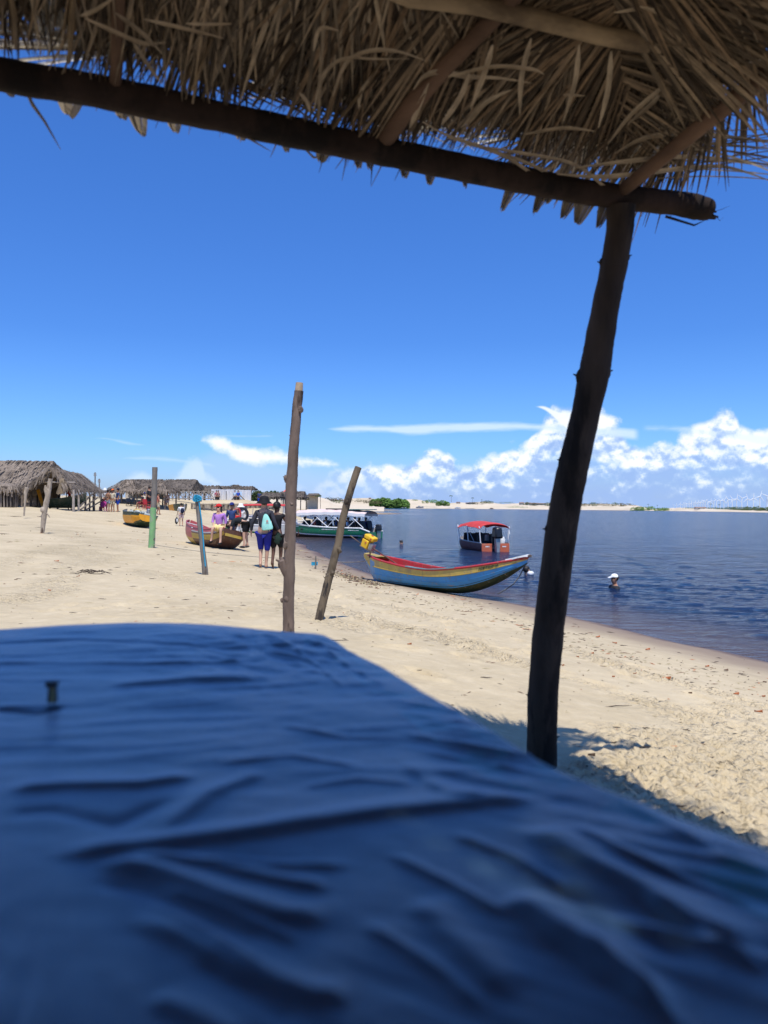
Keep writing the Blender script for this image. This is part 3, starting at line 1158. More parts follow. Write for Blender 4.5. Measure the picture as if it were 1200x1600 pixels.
M_LEAF3 = leaf_material('sunlit_palm_leaf', (0.78, 0.72, 0.62), 0.5)  # leaf colour brightened to stand for sun shining through
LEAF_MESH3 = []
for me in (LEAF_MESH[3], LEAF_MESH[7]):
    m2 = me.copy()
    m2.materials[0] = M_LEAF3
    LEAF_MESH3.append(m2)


def leaf_at(pos, down, normal, rot, tilt=0.0, scale=1.0, meshes=None, name='palm_leaf', join=None):
    y = down.normalized()
    z = normal.normalized()
    x = y.cross(z).normalized()
    M = Matrix((x, y, z)).transposed()
    M = M @ Matrix.Rotation(rot, 3, 'Z') @ Matrix.Rotation(tilt, 3, 'X')
    me = random.choice(meshes or LEAF_MESH)
    if join is not None:
        MM = M * scale
        vs = [pos + MM @ v.co for v in me.vertices]
        join.add(vs, [tuple(p.vertices) for p in me.polygons])
        return None
    o = bpy.data.objects.new(name, me)
    COL.objects.link(o)
    o.parent = shelter
    M4 = M.to_4x4()
    M4.translation = pos - shelter.location
    o.matrix_local = M4 @ Matrix.Scale(scale, 4)
    return o


random.seed(21)
nF = Vector((-E2.x * SLOPE, -E2.y * SLOPE, 1)).normalized()
downF = Vector((-E2.x, -E2.y, -SLOPE)).normalized()
nR = Vector((-E1.x * SLOPE, -E1.y * SLOPE, 1)).normalized()
downR = Vector((-E1.x, -E1.y, -SLOPE)).normalized()
cnt = 0
JB = MB()
# front face, two courses of leaves in overlapping rows (lower layer = seen from below)
for layer in range(3):
    nrow = 9
    for r in range(nrow):
        b = [0.56, 0.52, 0.62][layer] + r * 0.24
        sp = [0.17, 0.22, 0.24][layer]
        a = 0.02 + 0.07 * (r % 2)
        while a < RW - 0.3:
            if min(a, RW - a) + 0.55 >= b - 0.15:
                aa = a + random.uniform(-0.06, 0.06)
                bb = b + random.uniform(-0.08, 0.06)
                off = [0.0, 0.045, 0.075][layer] + 0.012 * r
                p = Vector((FC.x, FC.y, Z_EAVE)) + E1 * aa + E2 * bb + Vector((0, 0, SLOPE * bb + off))
                rot = random.gauss(0, 0.16) if layer == 0 else random.choice((-1, 1)) * random.uniform(0.25, 0.75)
                if layer == 2:
                    if random.random() < 0.35 and r < 2:
                        a += sp
                        continue
                if r < 4 and mnoise.noise(Vector((aa * 2.3, bb * 2.6, 3.3))) > 0.20 + 0.05 * layer:
                    a += sp
                    continue
                if r < 3 and random.random() < (0.08 if layer == 0 else 0.22):
                    a += sp
                    continue
                if b < 1.2 and cnt < 165 and a < 3.6:
                    leaf_at(p, downF, nF, rot, random.uniform(-0.03, 0.03), random.uniform(0.80, 0.94) if r == 0 else random.uniform(0.88, 1.08),
                            LEAF_MESH2 if (layer == 2 and r < 4) else None)
                    cnt += 1
                else:
                    leaf_at(p, downF, nF, rot, 0.0, 1.0, join=JB)
            a += sp
# short leaves finishing the eave, their tips reaching just past the beam
for k in range(40):
    a = 0.03 + k * 0.092
    if a > RW - 0.35:
        break
    bb = random.uniform(0.22, 0.33)
    p = Vector((FC.x, FC.y, Z_EAVE)) + E1 * a + E2 * bb + Vector((0, 0, SLOPE * bb + random.uniform(0.01, 0.05)))
    leaf_at(p, downF, nF, random.gauss(0, 0.28), 0.02, random.uniform(0.42, 0.56), LEAF_MESH2 if k % 3 == 0 else None)
# leaves laid almost along the eave, crossing the others over the beam
for k in range(58):
    a = 0.05 + k * 0.062
    if a > RW - 0.4:
        break
    bb = random.uniform(-0.07, 0.17)
    p = Vector((FC.x, FC.y, Z_EAVE)) + E1 * a + E2 * bb + Vector((0, 0, SLOPE * bb + random.uniform(0.07, 0.15)))
    sgn = 1 if a < 0.5 else (-1 if a > 3.0 else random.choice((-1, 1)))
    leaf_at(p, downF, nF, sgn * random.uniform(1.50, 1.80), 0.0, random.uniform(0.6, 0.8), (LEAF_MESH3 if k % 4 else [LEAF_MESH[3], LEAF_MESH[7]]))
# right face
for layer in range(3):
    for r in range(5):
        a0 = 0.54 + r * 0.24
        b = 0.15 + 0.1 * (r % 2)
        while b < RD - 0.3:
            if min(b, RD - b) + 0.5 >= a0 and cnt < 190:
                aa = a0 + random.uniform(-0.08, 0.06)
                bb = b + random.uniform(-0.06, 0.06)
                p = Vector((FC.x, FC.y, Z_EAVE)) + E1 * aa + E2 * bb + Vector((0, 0, SLOPE * aa + 0.02 + 0.04 * layer + 0.012 * r))
                leaf_at(p, downR, nR, random.gauss(0, 0.25), random.uniform(-0.05, 0.02), random.uniform(0.8, 0.98), LEAF_MESH2 if layer and random.random() < .5 else None)
                cnt += 1
            b += 0.36
for k in range(44):  # extra crossing leaves, added to fill the roof's shadow on the sand
    b_ = 0.1 + k * 0.075
    a_2 = random.uniform(0.06, 0.34)
    p = Vector((FC.x, FC.y, Z_EAVE)) + E1 * a_2 + E2 * b_ + Vector((0, 0, SLOPE * a_2 + random.uniform(0.06, 0.14)))
    leaf_at(p, downR, nR, random.choice((-1, 1)) * random.uniform(1.35, 1.6), 0.0, 0.85, join=JB)
# remaining faces, outside the picture: one joined covering
mb = JB
nB, downB = Vector((E2.x * SLOPE, E2.y * SLOPE, 1)), Vector((E2.x, E2.y, -SLOPE))
nL, downL = Vector((E1.x * SLOPE, E1.y * SLOPE, 1)), Vector((E1.x, E1.y, -SLOPE))
for layer in range(3):
    for r in range(6):
        t = 0.5 + 0.3 * r
        s = 0.2
        while s < RW - 0.1:
            if min(s, RW - s) + 0.6 >= t:
                p = Vector((FC.x, FC.y, Z_EAVE)) + E1 * s + E2 * (RD - t) + Vector((0, 0, SLOPE * t + 0.04 * layer))
                leaf_at(p, downB, nB, random.gauss(0, 0.25), join=mb)
            if s < RD - 0.1 and min(s, RD - s) + 0.6 >= t:
                p = Vector((FC.x, FC.y, Z_EAVE)) + E1 * (RW - t) + E2 * s + Vector((0, 0, SLOPE * t + 0.04 * layer))
                leaf_at(p, downL, nL, random.gauss(0, 0.25), join=mb)
            s += 0.36
# extra leaves added towards the ridge to keep sun spots off the cloth
for r in range(6):
    for s in range(20):
        aa = 0.2 + s * 0.19
        bb = 1.15 + 0.2 * r
        if min(aa, RW - aa) > bb - 0.5:
            p = Vector((FC.x, FC.y, Z_EAVE + 0.10)) + E1 * aa + E2 * bb + Vector((0, 0, SLOPE * min(bb, aa + .2)))
            leaf_at(p, downF, nF, random.gauss(0, 0.3), join=mb)
bt = mb.build('back_thatch', M_LEAF, shelter, world=True, smooth=False)
bt['kind'] = 'stuff'


# folded leaf ends that stick out below the front beam
def leaf_end(px, py, ln, wpx, lean, seed):
    rnd = random.Random(seed)
    mb = MB()
    Y = float(np.interp(px, [0, 600, 1110], [2.16, 2.60, 3.05])) + 0.05
    top = at(px - lean, py - ln, Y)
    tip = at(px, py, Y)
    wm = wpx / F_PX * Y
    ax = (at(px + 10, py - 10 * -0.22, Y) - at(px, py, Y)).normalized()
    n = 5
    for k in range(n):
        f0, f1 = k / n * 2 - 1, (k + 1) / n * 2 - 1
        r_ = []
        for t in (0.0, 0.35, 0.7, 0.92, 1.0):
            c = top.lerp(tip, t)
            ww = wm * (1.0 - 0.72 * t ** 1.6) * (1 if t < 1 else 0.55)
            dz = (0.012 if k % 2 else -0.012)
            e0, e1_ = c + ax * (f0 * ww) + Vector((0, dz, 0)), c + ax * (f1 * ww * 0.97) + Vector((0, -dz, 0))
            r_.append([e0, e1_])
        r_[-1][0] += Vector((0, 0, rnd.uniform(-0.004, 0.012)))
        r_[-1][1] += Vector((0, 0, rnd.uniform(-0.004, 0.012)))
        mb.sheet(r_)
    return mb.build('leaf_end', M_LEAFE, shelter, world=True, smooth=False)


M_LEAFE = material('cut_leaf_ends', (0.33, 0.27, 0.19), 0.8, 0.5, 20, stretch=(1, 1, 0.3), trans=0.3, spec=0.2)
for i, (px, py, ln, wpx, lean) in enumerate([(15, 146, 28, 9, 3), (107, 176, 40, 19, -2), (190, 182, 34, 13, 4), (221, 206, 50, 15, 12), (273, 201, 40, 14, 6),
                                             (374, 214, 34, 14, -8), (447, 233, 34, 9, 3), (500, 248, 34, 13, -10), (520, 238, 30, 8, 2), (560, 258, 34, 10, 4),
                                             (577, 260, 34, 9, -2), (631, 274, 34, 10, -3), (670, 284, 36, 10, -4), (727, 288, 30, 7, 3), (783, 326, 60, 9, -26),
                                             (834, 329, 56, 10, -24), (878, 337, 50, 12, -22), (901, 346, 54, 16, -20), (934, 351, 56, 12, -20), (852, 312, 30, 14, -8)]):
    leaf_end(px, py + 5, ln, wpx * 1.25, lean, i)


# loose curling strips of leaf hanging under the thatch
def strip(pix, w, off=0.03, mat=None, Y=None, name='leaf_strip'):
    P = [roofpt(px, py, off) if Y is None else at(px, py, Y) for px, py in pix]
    # smooth (Catmull-Rom)
    Q = []
    for i in range(len(P) - 1):
        p0, p1, p2, p3 = P[max(i - 1, 0)], P[i], P[i + 1], P[min(i + 2, len(P) - 1)]
        for k in range(6):
            t = k / 6
            Q.append(0.5 * ((2 * p1) + (p2 - p0) * t + (2 * p0 - 5 * p1 + 4 * p2 - p3) * t * t + (3 * p1 - p0 - 3 * p2 + p3) * t ** 3))
    Q.append(P[-1])
    rows_ = []
    for i, q in enumerate(Q):
        d = (Q[min(i + 1, len(Q) - 1)] - Q[max(i - 1, 0)]).normalized()
        v = (q - CAM).normalized()
        s = d.cross(v).normalized()
        t = i / (len(Q) - 1)
        ww = w * min(1, 0.25 + 3 * t) * (1 - 0.85 * max(0, (t - 0.6) / 0.4))
        s2 = (s + v * 0.5 * math.sin(t * 5 + w * 1000)).normalized()
        rows_.append([q - s2 * ww, q + v * ww * 0.5, q + s2 * ww])
    mb = MB()
    mb.sheet(rows_)
    return mb.build(name, mat or M_LEAF2, shelter, world=True)


M_STRIP = material('dry_leaf_strip', (0.38, 0.30, 0.21), 0.7, 0.4, 12, trans=0.15, spec=0.3)
for i, (pix, w) in enumerate([
    ([(646, 140), (662, 120), (690, 112), (730, 120), (780, 122), (830, 130)], 0.0075),
    ([(520, 150), (540, 100), (575, 80), (620, 80), (665, 95)], 0.006), ([(700, 120), (770, 104), (830, 108), (850, 116)], 0.006),
    ([(490, 175), (500, 130), (520, 100), (550, 90), (580, 92), (640, 92)], 0.005), ([(490, 80), (500, 45), (530, 48)], 0.005),
    ([(660, 190), (700, 212), (760, 232), (840, 262), (900, 300), (1000, 318), (1105, 312)], 0.006),
    ([(700, 215), (790, 245), (860, 290), (940, 322), (1000, 325)], 0.006), ([(720, 225), (820, 240), (900, 258), (960, 300), (1040, 314)], 0.006),
    ([(870, 272), (940, 276), (1010, 270), (1080, 262), (1140, 262), (1210, 285)], 0.009),
    ([(900, 262), (980, 252), (1060, 245), (1140, 250), (1210, 258)], 0.008), ([(960, 240), (1010, 215), (1080, 208), (1150, 215), (1210, 222)], 0.008),
    ([(1080, 100), (1092, 140), (1105, 185)], 0.008), ([(1040, 205), (1080, 170), (1125, 142)], 0.009), ([(980, 195), (1020, 160), (1035, 140)], 0.007),
    ([(950, 225), (985, 180), (1030, 140), (1045, 120)], 0.007), ([(820, 210), (880, 200), (930, 205)], 0.006), ([(880, 148), (915, 150)], 0.004),
    ([(132, 28), (180, 50), (225, 68), (260, 66)], 0.006), ([(125, 25), (150, 15), (180, -5)], 0.005), ([(290, 37), (330, 38), (362, 37)], 0.004),
    ([(225, 30), (290, 45), (350, 60)], 0.005), ([(205, 60), (230, 100), (252, 130)], 0.006), ([(180, 20), (220, 50), (255, 85)], 0.006),
    ([(1060, 60), (1120, 78), (1200, 88)], 0.006), ([(1000, 10), (1060, 30), (1110, 60)], 0.007), ([(960, 20), (1020, 10), (1080, 0)], 0.005),
    ([(640, 200), (655, 165), (670, 130)], 0.008), ([(690, 195), (720, 150), (735, 110)], 0.009), ([(720, 200), (760, 160), (800, 140)], 0.007),
    ([(468, 145), (480, 160), (484, 175)], 0.006), ([(560, 170), (566, 140), (590, 110)], 0.005), ([(830, 60), (815, 120), (812, 180)], 0.009),
    ([(770, 70), (755, 120), (735, 170)], 0.009), ([(905, 70), (898, 130), (880, 190)], 0.008), ([(955, 80), (950, 140), (935, 200)], 0.009)]):
    strip(pix, w, 0.05 + 0.012 * (i % 5), M_STRIP)
# broken stalks poking out below the beam against the sky
mb = MB()
mb.tube([at(38, 138, 2.2), at(52, 165, 2.2), at(70, 190, 2.2), at(95, 234, 2.2)], [0.003, 0.006, 0.004, 0.0008], 6)
mb.tube([at(42, 142, 2.2), at(54, 168, 2.2)], [0.006, 0.002], 5)
mb.build('broken_stalk', M_LEAFE, shelter, world=True)
mb = MB()
mb.tube([at(330, 182, 2.4), at(365, 205, 2.4), at(392, 218, 2.4), at(424, 237, 2.42)], [0.003, 0.005, 0.0035, 0.0006], 6)
mb.build('broken_stalk', M_LEAFE, shelter, world=True)
mb = MB()
mb.tube([at(472, 228, 2.5), at(490, 246, 2.5), at(500, 246, 2.5)], [0.003, 0.004, 0.002], 6)
mb.build('broken_stalk', M_LEAFE, shelter, world=True)
# flat stalk bases lying on the rafters at the left
for pix, r in [([(108, 95), (112, 30), (118, -30)], 0.020), ([(25, 75), (22, 20), (10, -40)], 0.014), ([(300, 140), (318, 95), (332, 60)], 0.012),
               ([(395, 165), (430, 120), (460, 70)], 0.014), ([(520, 200), (560, 150), (600, 90)], 0.012)]:
    stick('leaf_stalk', pix, [r * 0.8, r, r], M_LOGL, 0.04, 6, flat=0.35, jit=0.02)

# fringe on the right side: long leaf segments sweeping out past the corner
random.seed(5)
for i in range(22):
    y0 = 200 + 60 * random.random()
    x0 = 1000 + 60 * random.random()
    y1 = 195 + i * 4.3 + random.uniform(-6, 6)
    p0, p3 = roofpt(x0, y0 + 20, 0.0), at(1205 + random.uniform(0, 50), y1, 2.75)
    pm = p0.lerp(p3, 0.5) + Vector((0, 0, 0.015 + 0.03 * random.random()))
    w_ = random.uniform(0.005, 0.009)
    rows_ = []
    for k in range(9):
        t = k / 8
        q = (1 - t) ** 2 * p0 + 2 * t * (1 - t) * pm + t * t * p3
        s = Vector((-0.3, 0.95, 0.15)).normalized()
        ww = w_ * (1 - 0.6 * max(0, (t - .6) / .4))
        rows_.append([q - s * ww, q + Vector((0, 0, -ww * 0.5)), q + s * ww])
    mb = MB()
    mb.sheet(rows_)
    mb.build('leaf_strip', M_LEAF if i < 17 else M_LEAF2, shelter, world=True)

# ------------------------------------------------------------------ table with the blue cloth
TZ = CAM.z - 0.27


def tp(px, py):
    d = ray(px, py)
    k = (TZ - CAM.z) / d.z
    return d.x * k, d.y * k


def cloth_material():
    m = bpy.data.materials.new('blue_satin')
    m.use_nodes = True
    w = NT(m.node_tree)
    out = w.n('ShaderNodeOutputMaterial')
    p = w.n('ShaderNodeBsdfPrincipled')
    tc = w.n('ShaderNodeNewGeometry')
    pos = tc.outputs['Position']
    n1 = w.noise(pos, 5, 4, 0.6)
    base = w.ramp(n1, [(0.3, (0.010, 0.032, 0.056)), (0.7, (0.034, 0.072, 0.108))])
    # teal printed border along the hem
    at_ = w.n('ShaderNodeAttribute')
    at_.attribute_name = 'hem'
    n2 = w.noise(pos, 16, 3, 0.5)
    base = w.mix(w.math('MULTIPLY', at_.outputs['Fac'], w.smooth(n2, 0.45, 0.6)), base, (0.015, 0.15, 0.17))
    w.set(p.inputs['Base Color'], base)
    p.inputs['Roughness'].default_value = 0.24
    p.inputs['Specular IOR Level'].default_value = 0.9
    p.inputs['Sheen Weight'].default_value = 0.6
    p.inputs['Sheen Roughness'].default_value = 0.4
    p.inputs['Sheen Tint'].default_value = (0.62, 0.75, 0.95, 1)
    b = w.n('ShaderNodeBump')
    b.inputs['Distance'].default_value = 0.001
    b.inputs['Strength'].default_value = 0.6
    w.set(b.inputs['Height'], w.noise(pos, 700, 2, 0.5))
    w.t.links.new(b.outputs[0], p.inputs['Normal'])
    w.t.links.new(p.outputs[0], out.inputs[0])
    return m


M_CLOTH = cloth_material()
far_px = [(-900, 1010), (-500, 1002), (-250, 993), (0, 982), (100, 975), (200, 971.5), (280, 972), (350, 976), (420, 983), (480, 987), (494, 989)]
right_px = [(505, 993), (525, 1003), (545, 1018), (600, 1044), (660, 1081), (720, 1113), (780, 1150), (840, 1186), (900, 1216), (960, 1240), (1040, 1272), (1120, 1302), (1200, 1334), (1300, 1384)]
fe = [tp(*p) for p in far_px]
re_ = [tp(*p) for p in right_px] + [(0.62, -0.15), (0.75, -0.5)]
NR, NCc = 560, 520
lf = np.array(fe)
rt = np.array(re_)


def resample(P, n):
    d = np.r_[0, np.cumsum(np.hypot(*(P[1:] - P[:-1]).T))]
    t = np.linspace(0, d[-1], n)
    return np.c_[np.interp(t, d, P[:, 0]), np.interp(t, d, P[:, 1])]


top_e = resample(lf, NCc)                  # far edge, left -> right
right_e = resample(rt, NR)                 # right edge, far -> near
left_e = np.c_[np.full(NR, top_e[0, 0]), np.linspace(top_e[0, 1], -0.5, NR)]
bot_e = np.c_[np.linspace(left_e[-1, 0], right_e[-1, 0], NCc), np.full(NCc, -0.5)]
s = np.linspace(0, 1, NCc)[None, :]
t = np.linspace(0, 1, NR)[:, None]
CX = (1 - t) * top_e[:, 0][None] + t * bot_e[:, 0][None] + (1 - s) * left_e[:, 0][:, None] + s * right_e[:, 0][:, None] \
    - ((1 - t) * (1 - s) * top_e[0, 0] + (1 - t) * s * top_e[-1, 0] + t * (1 - s) * bot_e[0, 0] + t * s * bot_e[-1, 0])
CY = (1 - t) * top_e[:, 1][None] + t * bot_e[:, 1][None] + (1 - s) * left_e[:, 1][:, None] + s * right_e[:, 1][:, None] \
    - ((1 - t) * (1 - s) * top_e[0, 1] + (1 - t) * s * top_e[-1, 1] + t * (1 - s) * bot_e[0, 1] + t * s * bot_e[-1, 1])
CZ = np.zeros_like(CX)
# folds radiating from a gathered point
c0 = tp(110, 1325)
rx, ry = CX - c0[0], CY - c0[1]
rr = np.hypot(rx, ry) + 1e-4
th = np.arctan2(ry, rx)


def ridged(v, k=1.0):
    return 1 - np.abs(2 * v - 1) ** k


w_near = sstep(-th, 0.0, 0.5) * (th < 0)
rad = ridged(fbm(th * 13 + 30, np.log(rr) * 0.55 + 20, 2, 0.45)) ** 2
rad2 = ridged(fbm(th * 27 + 7, np.log(rr) * 0.9 + 3, 2, 0.45)) ** 2
CZ += w_near * (0.027 * rad + 0.013 * rad2) * np.clip(rr, 0, 0.5) * 0.55 * sstep(rr, 0.01, 0.12) * (0.3 + 1.2 * sstep(fbm(CX * 3, CY * 3 + 2, 2), .35, .65))
far_w = sstep(CY, 0.55, 0.8)
CZ += far_w * (0.007 * (fbm(CX * 2.2 + 4 + CY, CY * 7 + CX * 2, 2, 0.5) - 0.5) + 0.0022 * (ridged(fbm(CX * 4 + 14, CY * 20 - CX * 4, 2, 0.5)) ** 2 - 0.5))
CZ += 0.012 * (fbm(CX * 2.5 + 1, CY * 2.5 + 5, 2, 0.4) - 0.5) + 0.0012 * (fbm(CX * 26 + 3, CY * 40, 2, 0.5) - 0.5)
# diagonal drags towards the right edge
u = CX * 0.85 - CY * 0.53
v = CX * 0.53 + CY * 0.85
dg = sstep(CX, -0.02, 0.2)
CZ += dg * 0.0080 * (ridged(fbm(u * 2.0, v * 25, 2, 0.45)) ** 2 - 0.5) * (0.3 + 1.2 * sstep(fbm(CX * 4 + 9, CY * 4, 2), .35, .65))
# crumple near the far right corner
cc_ = tp(480, 1010)
cr = np.exp(-(((CX - cc_[0]) / 0.22) ** 2 + ((CY - cc_[1]) / 0.28) ** 2))
CZ += cr * 0.012 * (ridged(fbm((CX + CY) * 14, (CX - CY) * 5, 3)) - 0.5)


def ridge_line(pix, wpx, amp, asym=0.0):
    global CZ
    P = [np.array(tp(*p)) for p in pix]
    best = np.full(CX.shape, 1e9)
    tt = np.zeros(CX.shape)
    sg = np.zeros(CX.shape)
    wl = np.zeros(CX.shape)
    n = len(P) - 1
    for i in range(n):
        a, b = P[i], P[i + 1]
        L = ((b - a) ** 2).sum()
        k = np.clip(((CX - a[0]) * (b[0] - a[0]) + (CY - a[1]) * (b[1] - a[1])) / L, 0, 1)
        dx, dy = CX - a[0] - k * (b[0] - a[0]), CY - a[1] - k * (b[1] - a[1])
        d = np.hypot(dx, dy)
        m_ = d < best
        best = np.where(m_, d, best)
        tt = np.where(m_, (i + k) / n, tt)
        nrp = np.hypot(a[0] + k * (b[0] - a[0]), a[1] + k * (b[1] - a[1]))
        sg = np.where(m_, (np.hypot(CX, CY) > nrp) * 1.0, sg)
        wl = np.where(m_, wpx * (a[1] * (1 - k) + b[1] * k) / F_PX * 1.05, wl)
    wl = wl * np.where(sg > 0.5, 2.1, 0.75) if amp > 0 else wl
    prof_ = np.exp(-(best / wl) ** 2)
    end = sstep(tt, 0, 0.18) * (1 - sstep(tt, 0.82, 1.0))
    CZ = CZ + (0.50 if amp > 0 else 0.25) * amp * prof_ * end * (0.75 + 0.5 * vnoise(CX * 9, CY * 9))


for pix, w_, a_ in [
    ([(60, 1335), (200, 1325), (400, 1300), (600, 1268), (760, 1252), (880, 1243)], 20, 0.012),
    ([(140, 1345), (240, 1362), (340, 1400), (440, 1432), (520, 1440)], 17, 0.013), ([(180, 1335), (320, 1350), (450, 1378), (520, 1390)], 11, 0.008),
    ([(140, 1372), (230, 1390), (330, 1440), (430, 1480)], 15, -0.009),
    ([(200, 1430), (290, 1470), (380, 1520), (490, 1560), (560, 1560)], 18, 0.012), ([(300, 1500), (400, 1560), (460, 1600)], 18, -0.009),
    ([(230, 1560), (300, 1590), (380, 1640)], 16, 0.008),
    ([(820, 1290), (880, 1330), (960, 1370), (1080, 1440), (1220, 1500)], 24, 0.015), ([(780, 1400), (860, 1450), (950, 1520), (1060, 1600)], 24, 0.013),
    ([(640, 1400), (720, 1480), (800, 1560)], 22, 0.008), ([(860, 1380), (960, 1440), (1080, 1520)], 20, -0.009),
    ([(960, 1240), (1060, 1300), (1140, 1350), (1230, 1390)], 20, 0.010), ([(1010, 1250), (1100, 1320), (1200, 1370)], 12, -0.006),
    ([(300, 1345), (420, 1352), (560, 1352)], 6, 0.006), ([(250, 1385), (360, 1425), (480, 1480)], 6, 0.007), ([(220, 1405), (330, 1470), (420, 1530)], 6, 0.006),
    ([(560, 1440), (660, 1500), (760, 1580)], 8, 0.007), ([(600, 1330), (700, 1380), (800, 1440)], 7, 0.006), ([(700, 1300), (800, 1340), (900, 1400)], 7, 0.006),
    ([(880, 1290), (980, 1340), (1100, 1390), (1200, 1430)], 8, 0.008), ([(1000, 1400), (1100, 1470), (1200, 1540)], 9, 0.008), ([(900, 1470), (1000, 1550), (1060, 1620)], 10, 0.008),
    ([(430, 1130), (540, 1150), (640, 1150)], 5, 0.004), ([(330, 1190), (460, 1180), (580, 1200)], 6, 0.005), ([(460, 1230), (560, 1215), (660, 1225)], 6, 0.004),
    ([(500, 1010), (540, 1040), (600, 1075)], 3, 0.004), ([(440, 1005), (500, 1045), (540, 1080)], 3, 0.004), ([(400, 1020), (470, 1030), (520, 1050)], 3, 0.003),
    ([(-20, 1100), (60, 1108), (100, 1098)], 9, -0.012), ([(150, 1070), (300, 1060), (420, 1064)], 14, 0.008),
    ([(0, 1270), (80, 1262), (180, 1285), (280, 1240)], 16, -0.012), ([(0, 1235), (100, 1225), (220, 1225), (320, 1205)], 15, 0.010),
    ([(-60, 1010), (120, 1002), (300, 1012), (420, 1020)], 10, -0.012), ([(-60, 1038), (120, 1035), (300, 1036), (430, 1034)], 9, 0.006),
    ([(250, 1300), (330, 1240), (420, 1200)], 14, 0.008), ([(640, 1075), (720, 1088), (760, 1100)], 8, -0.004), ([(620, 1180), (700, 1240), (760, 1250)], 14, 0.006)]:
    ridge_line(pix, w_, a_)
# lumps keep the drawn edge straight: fade relief at the hem
edge = np.minimum(1, np.minimum((1 - s) * 30 + 0 * t, t * 24 + 0 * s))
CZ = CZ * (0.25 + 0.75 * edge)
# raised lip under the far edge (table rim)
# hanging parts: extra rows/columns over the far edge and right edge
hang_n = 14
Zt = TZ + CZ
# right hang
nrm = np.gradient(right_e, axis=0)
nrm = np.c_[nrm[:, 1], -nrm[:, 0]]
nrm /= np.hypot(*nrm.T)[:, None] + 1e-9
outw = -nrm
hr = []
for k in range(1, hang_n + 1):
    f = k / hang_n
    drop = 0.26 * f
    out_ = 0.012 * math.sin(min(1, f * 6) * math.pi / 2) + 0.018 * f
    wv = 0.012 * f * np.sin(np.linspace(0, 60, NR) + 2 * vnoise(np.linspace(0, 20, NR), np.zeros(NR)) * 3)
    hr.append(np.stack([right_e[:, 0] + outw[:, 0] * (out_ + wv) * -1 * np.sign((outw[:, 0]).mean()) * -1, right_e[:, 1] + outw[:, 1] * (out_ + wv) * np.sign((outw[:, 0]).mean()), Zt[:, -1] - drop], -1))
G = np.stack([CX, CY, Zt], -1)
G = np.concatenate([G] + [h[:, None, :] for h in hr], axis=1)
# far hang
hf = []
for k in range(hang_n, 0, -1):
    f = k / hang_n
    row = G[0].copy()
    row[:, 1] += 0.010 * math.sin(min(1, f * 6) * math.pi / 2) + 0.01 * f + 0.008 * f * np.sin(np.linspace(0, 70, row.shape[0]))
    row[:, 2] = row[:, 2] - 0.26 * f
    hf.append(row)
G = np.concatenate([np.array(hf), G], axis=0)
cl = np_grid('tablecloth', G[..., 0], G[..., 1], G[..., 2], M_CLOTH)
hem = np.zeros(G.shape[:2])
hem[:, -hang_n - 26:] = 1
cl.data.attributes.new('hem', 'FLOAT', 'POINT').data.foreach_set('value', hem.ravel().astype(np.float32))
tag(cl, 'wrinkled navy blue satin cloth spread over the table in the foreground', 'tablecloth')

M_TW = material('table_wood', (0.25, 0.16, 0.09), 0.7, 0.3, 8, stretch=(1, 8, 1))
tbl = thing('table', (-0.6, 0.7, ground(-0.6, 0.7)), 'wooden table hidden beneath the navy blue cloth', 'table')
mb = MB()
top_poly = [(p[0], p[1]) for p in [(-1.45, 1.48), (-0.25, 1.5), (0.05, 0.95), (0.40, 0.1), (0.5, -0.4), (-1.45, -0.4)]]
vs = [(x, y, TZ - 0.035) for x, y in top_poly] + [(x, y, TZ - 0.065) for x, y in top_poly]
n6 = len(top_poly)
mb.add(vs, [tuple(range(n6))[::-1], tuple(range(n6, 2 * n6))] + [(i, (i + 1) % n6, (i + 1) % n6 + n6, i + n6) for i in range(n6)])
mb.build('tabletop', M_TW, tbl, world=True)
for x, y in [(-1.3, 1.3), (-0.3, 1.3), (0.3, -0.25), (-1.3, -0.25)]:
    mb = MB()
    g0 = ground(x, y) - 0.05
    mb.box((x, y, (g0 + TZ - 0.066) / 2), (0.07, 0.07, TZ - 0.066 - g0))
    mb.build('leg', M_TW, tbl, world=True)

# small clothes peg standing on the cloth
cx_, cy_ = tp(82, 1096)
peg = thing('clothes_peg', (cx_, cy_, TZ), 'small dark peg with a yellowish side clipped on the blue cloth at left', 'peg')
mb = MB()
M_PEG = material('peg_dark', (0.02, 0.018, 0.02), 0.5, 0.2)
M_PEGY = material('peg_yellow', (0.22, 0.17, 0.07), 0.6, 0.2)
mb.box((0.0, 0, 0.012), (0.011, 0.009, 0.026), taper=0.8)
mb.box((-0.001, 0, 0.024), (0.014, 0.010, 0.007))
mb.build('clip', M_PEG, peg)
mb = MB()
mb.box((0.003, -0.0065, 0.010), (0.005, 0.004, 0.020))
mb.build('inlay', M_PEGY, peg)
# ------------------------------------------------------------------ boats
def paint(name, c, rough=0.45, dirt=(0.16, 0.12, 0.07), lo=0.56, hi=0.75, scale=2.2, st=(1, 1, 1), var=0.14):
    return material(name, c, rough, var, 4, bump=0.002, bscale=14, color2=dirt, c2scale=scale, c2lo=lo, c2hi=hi, stretch=st, spec=0.4, detail=6, chips=(0.30, 0.25, 0.19))


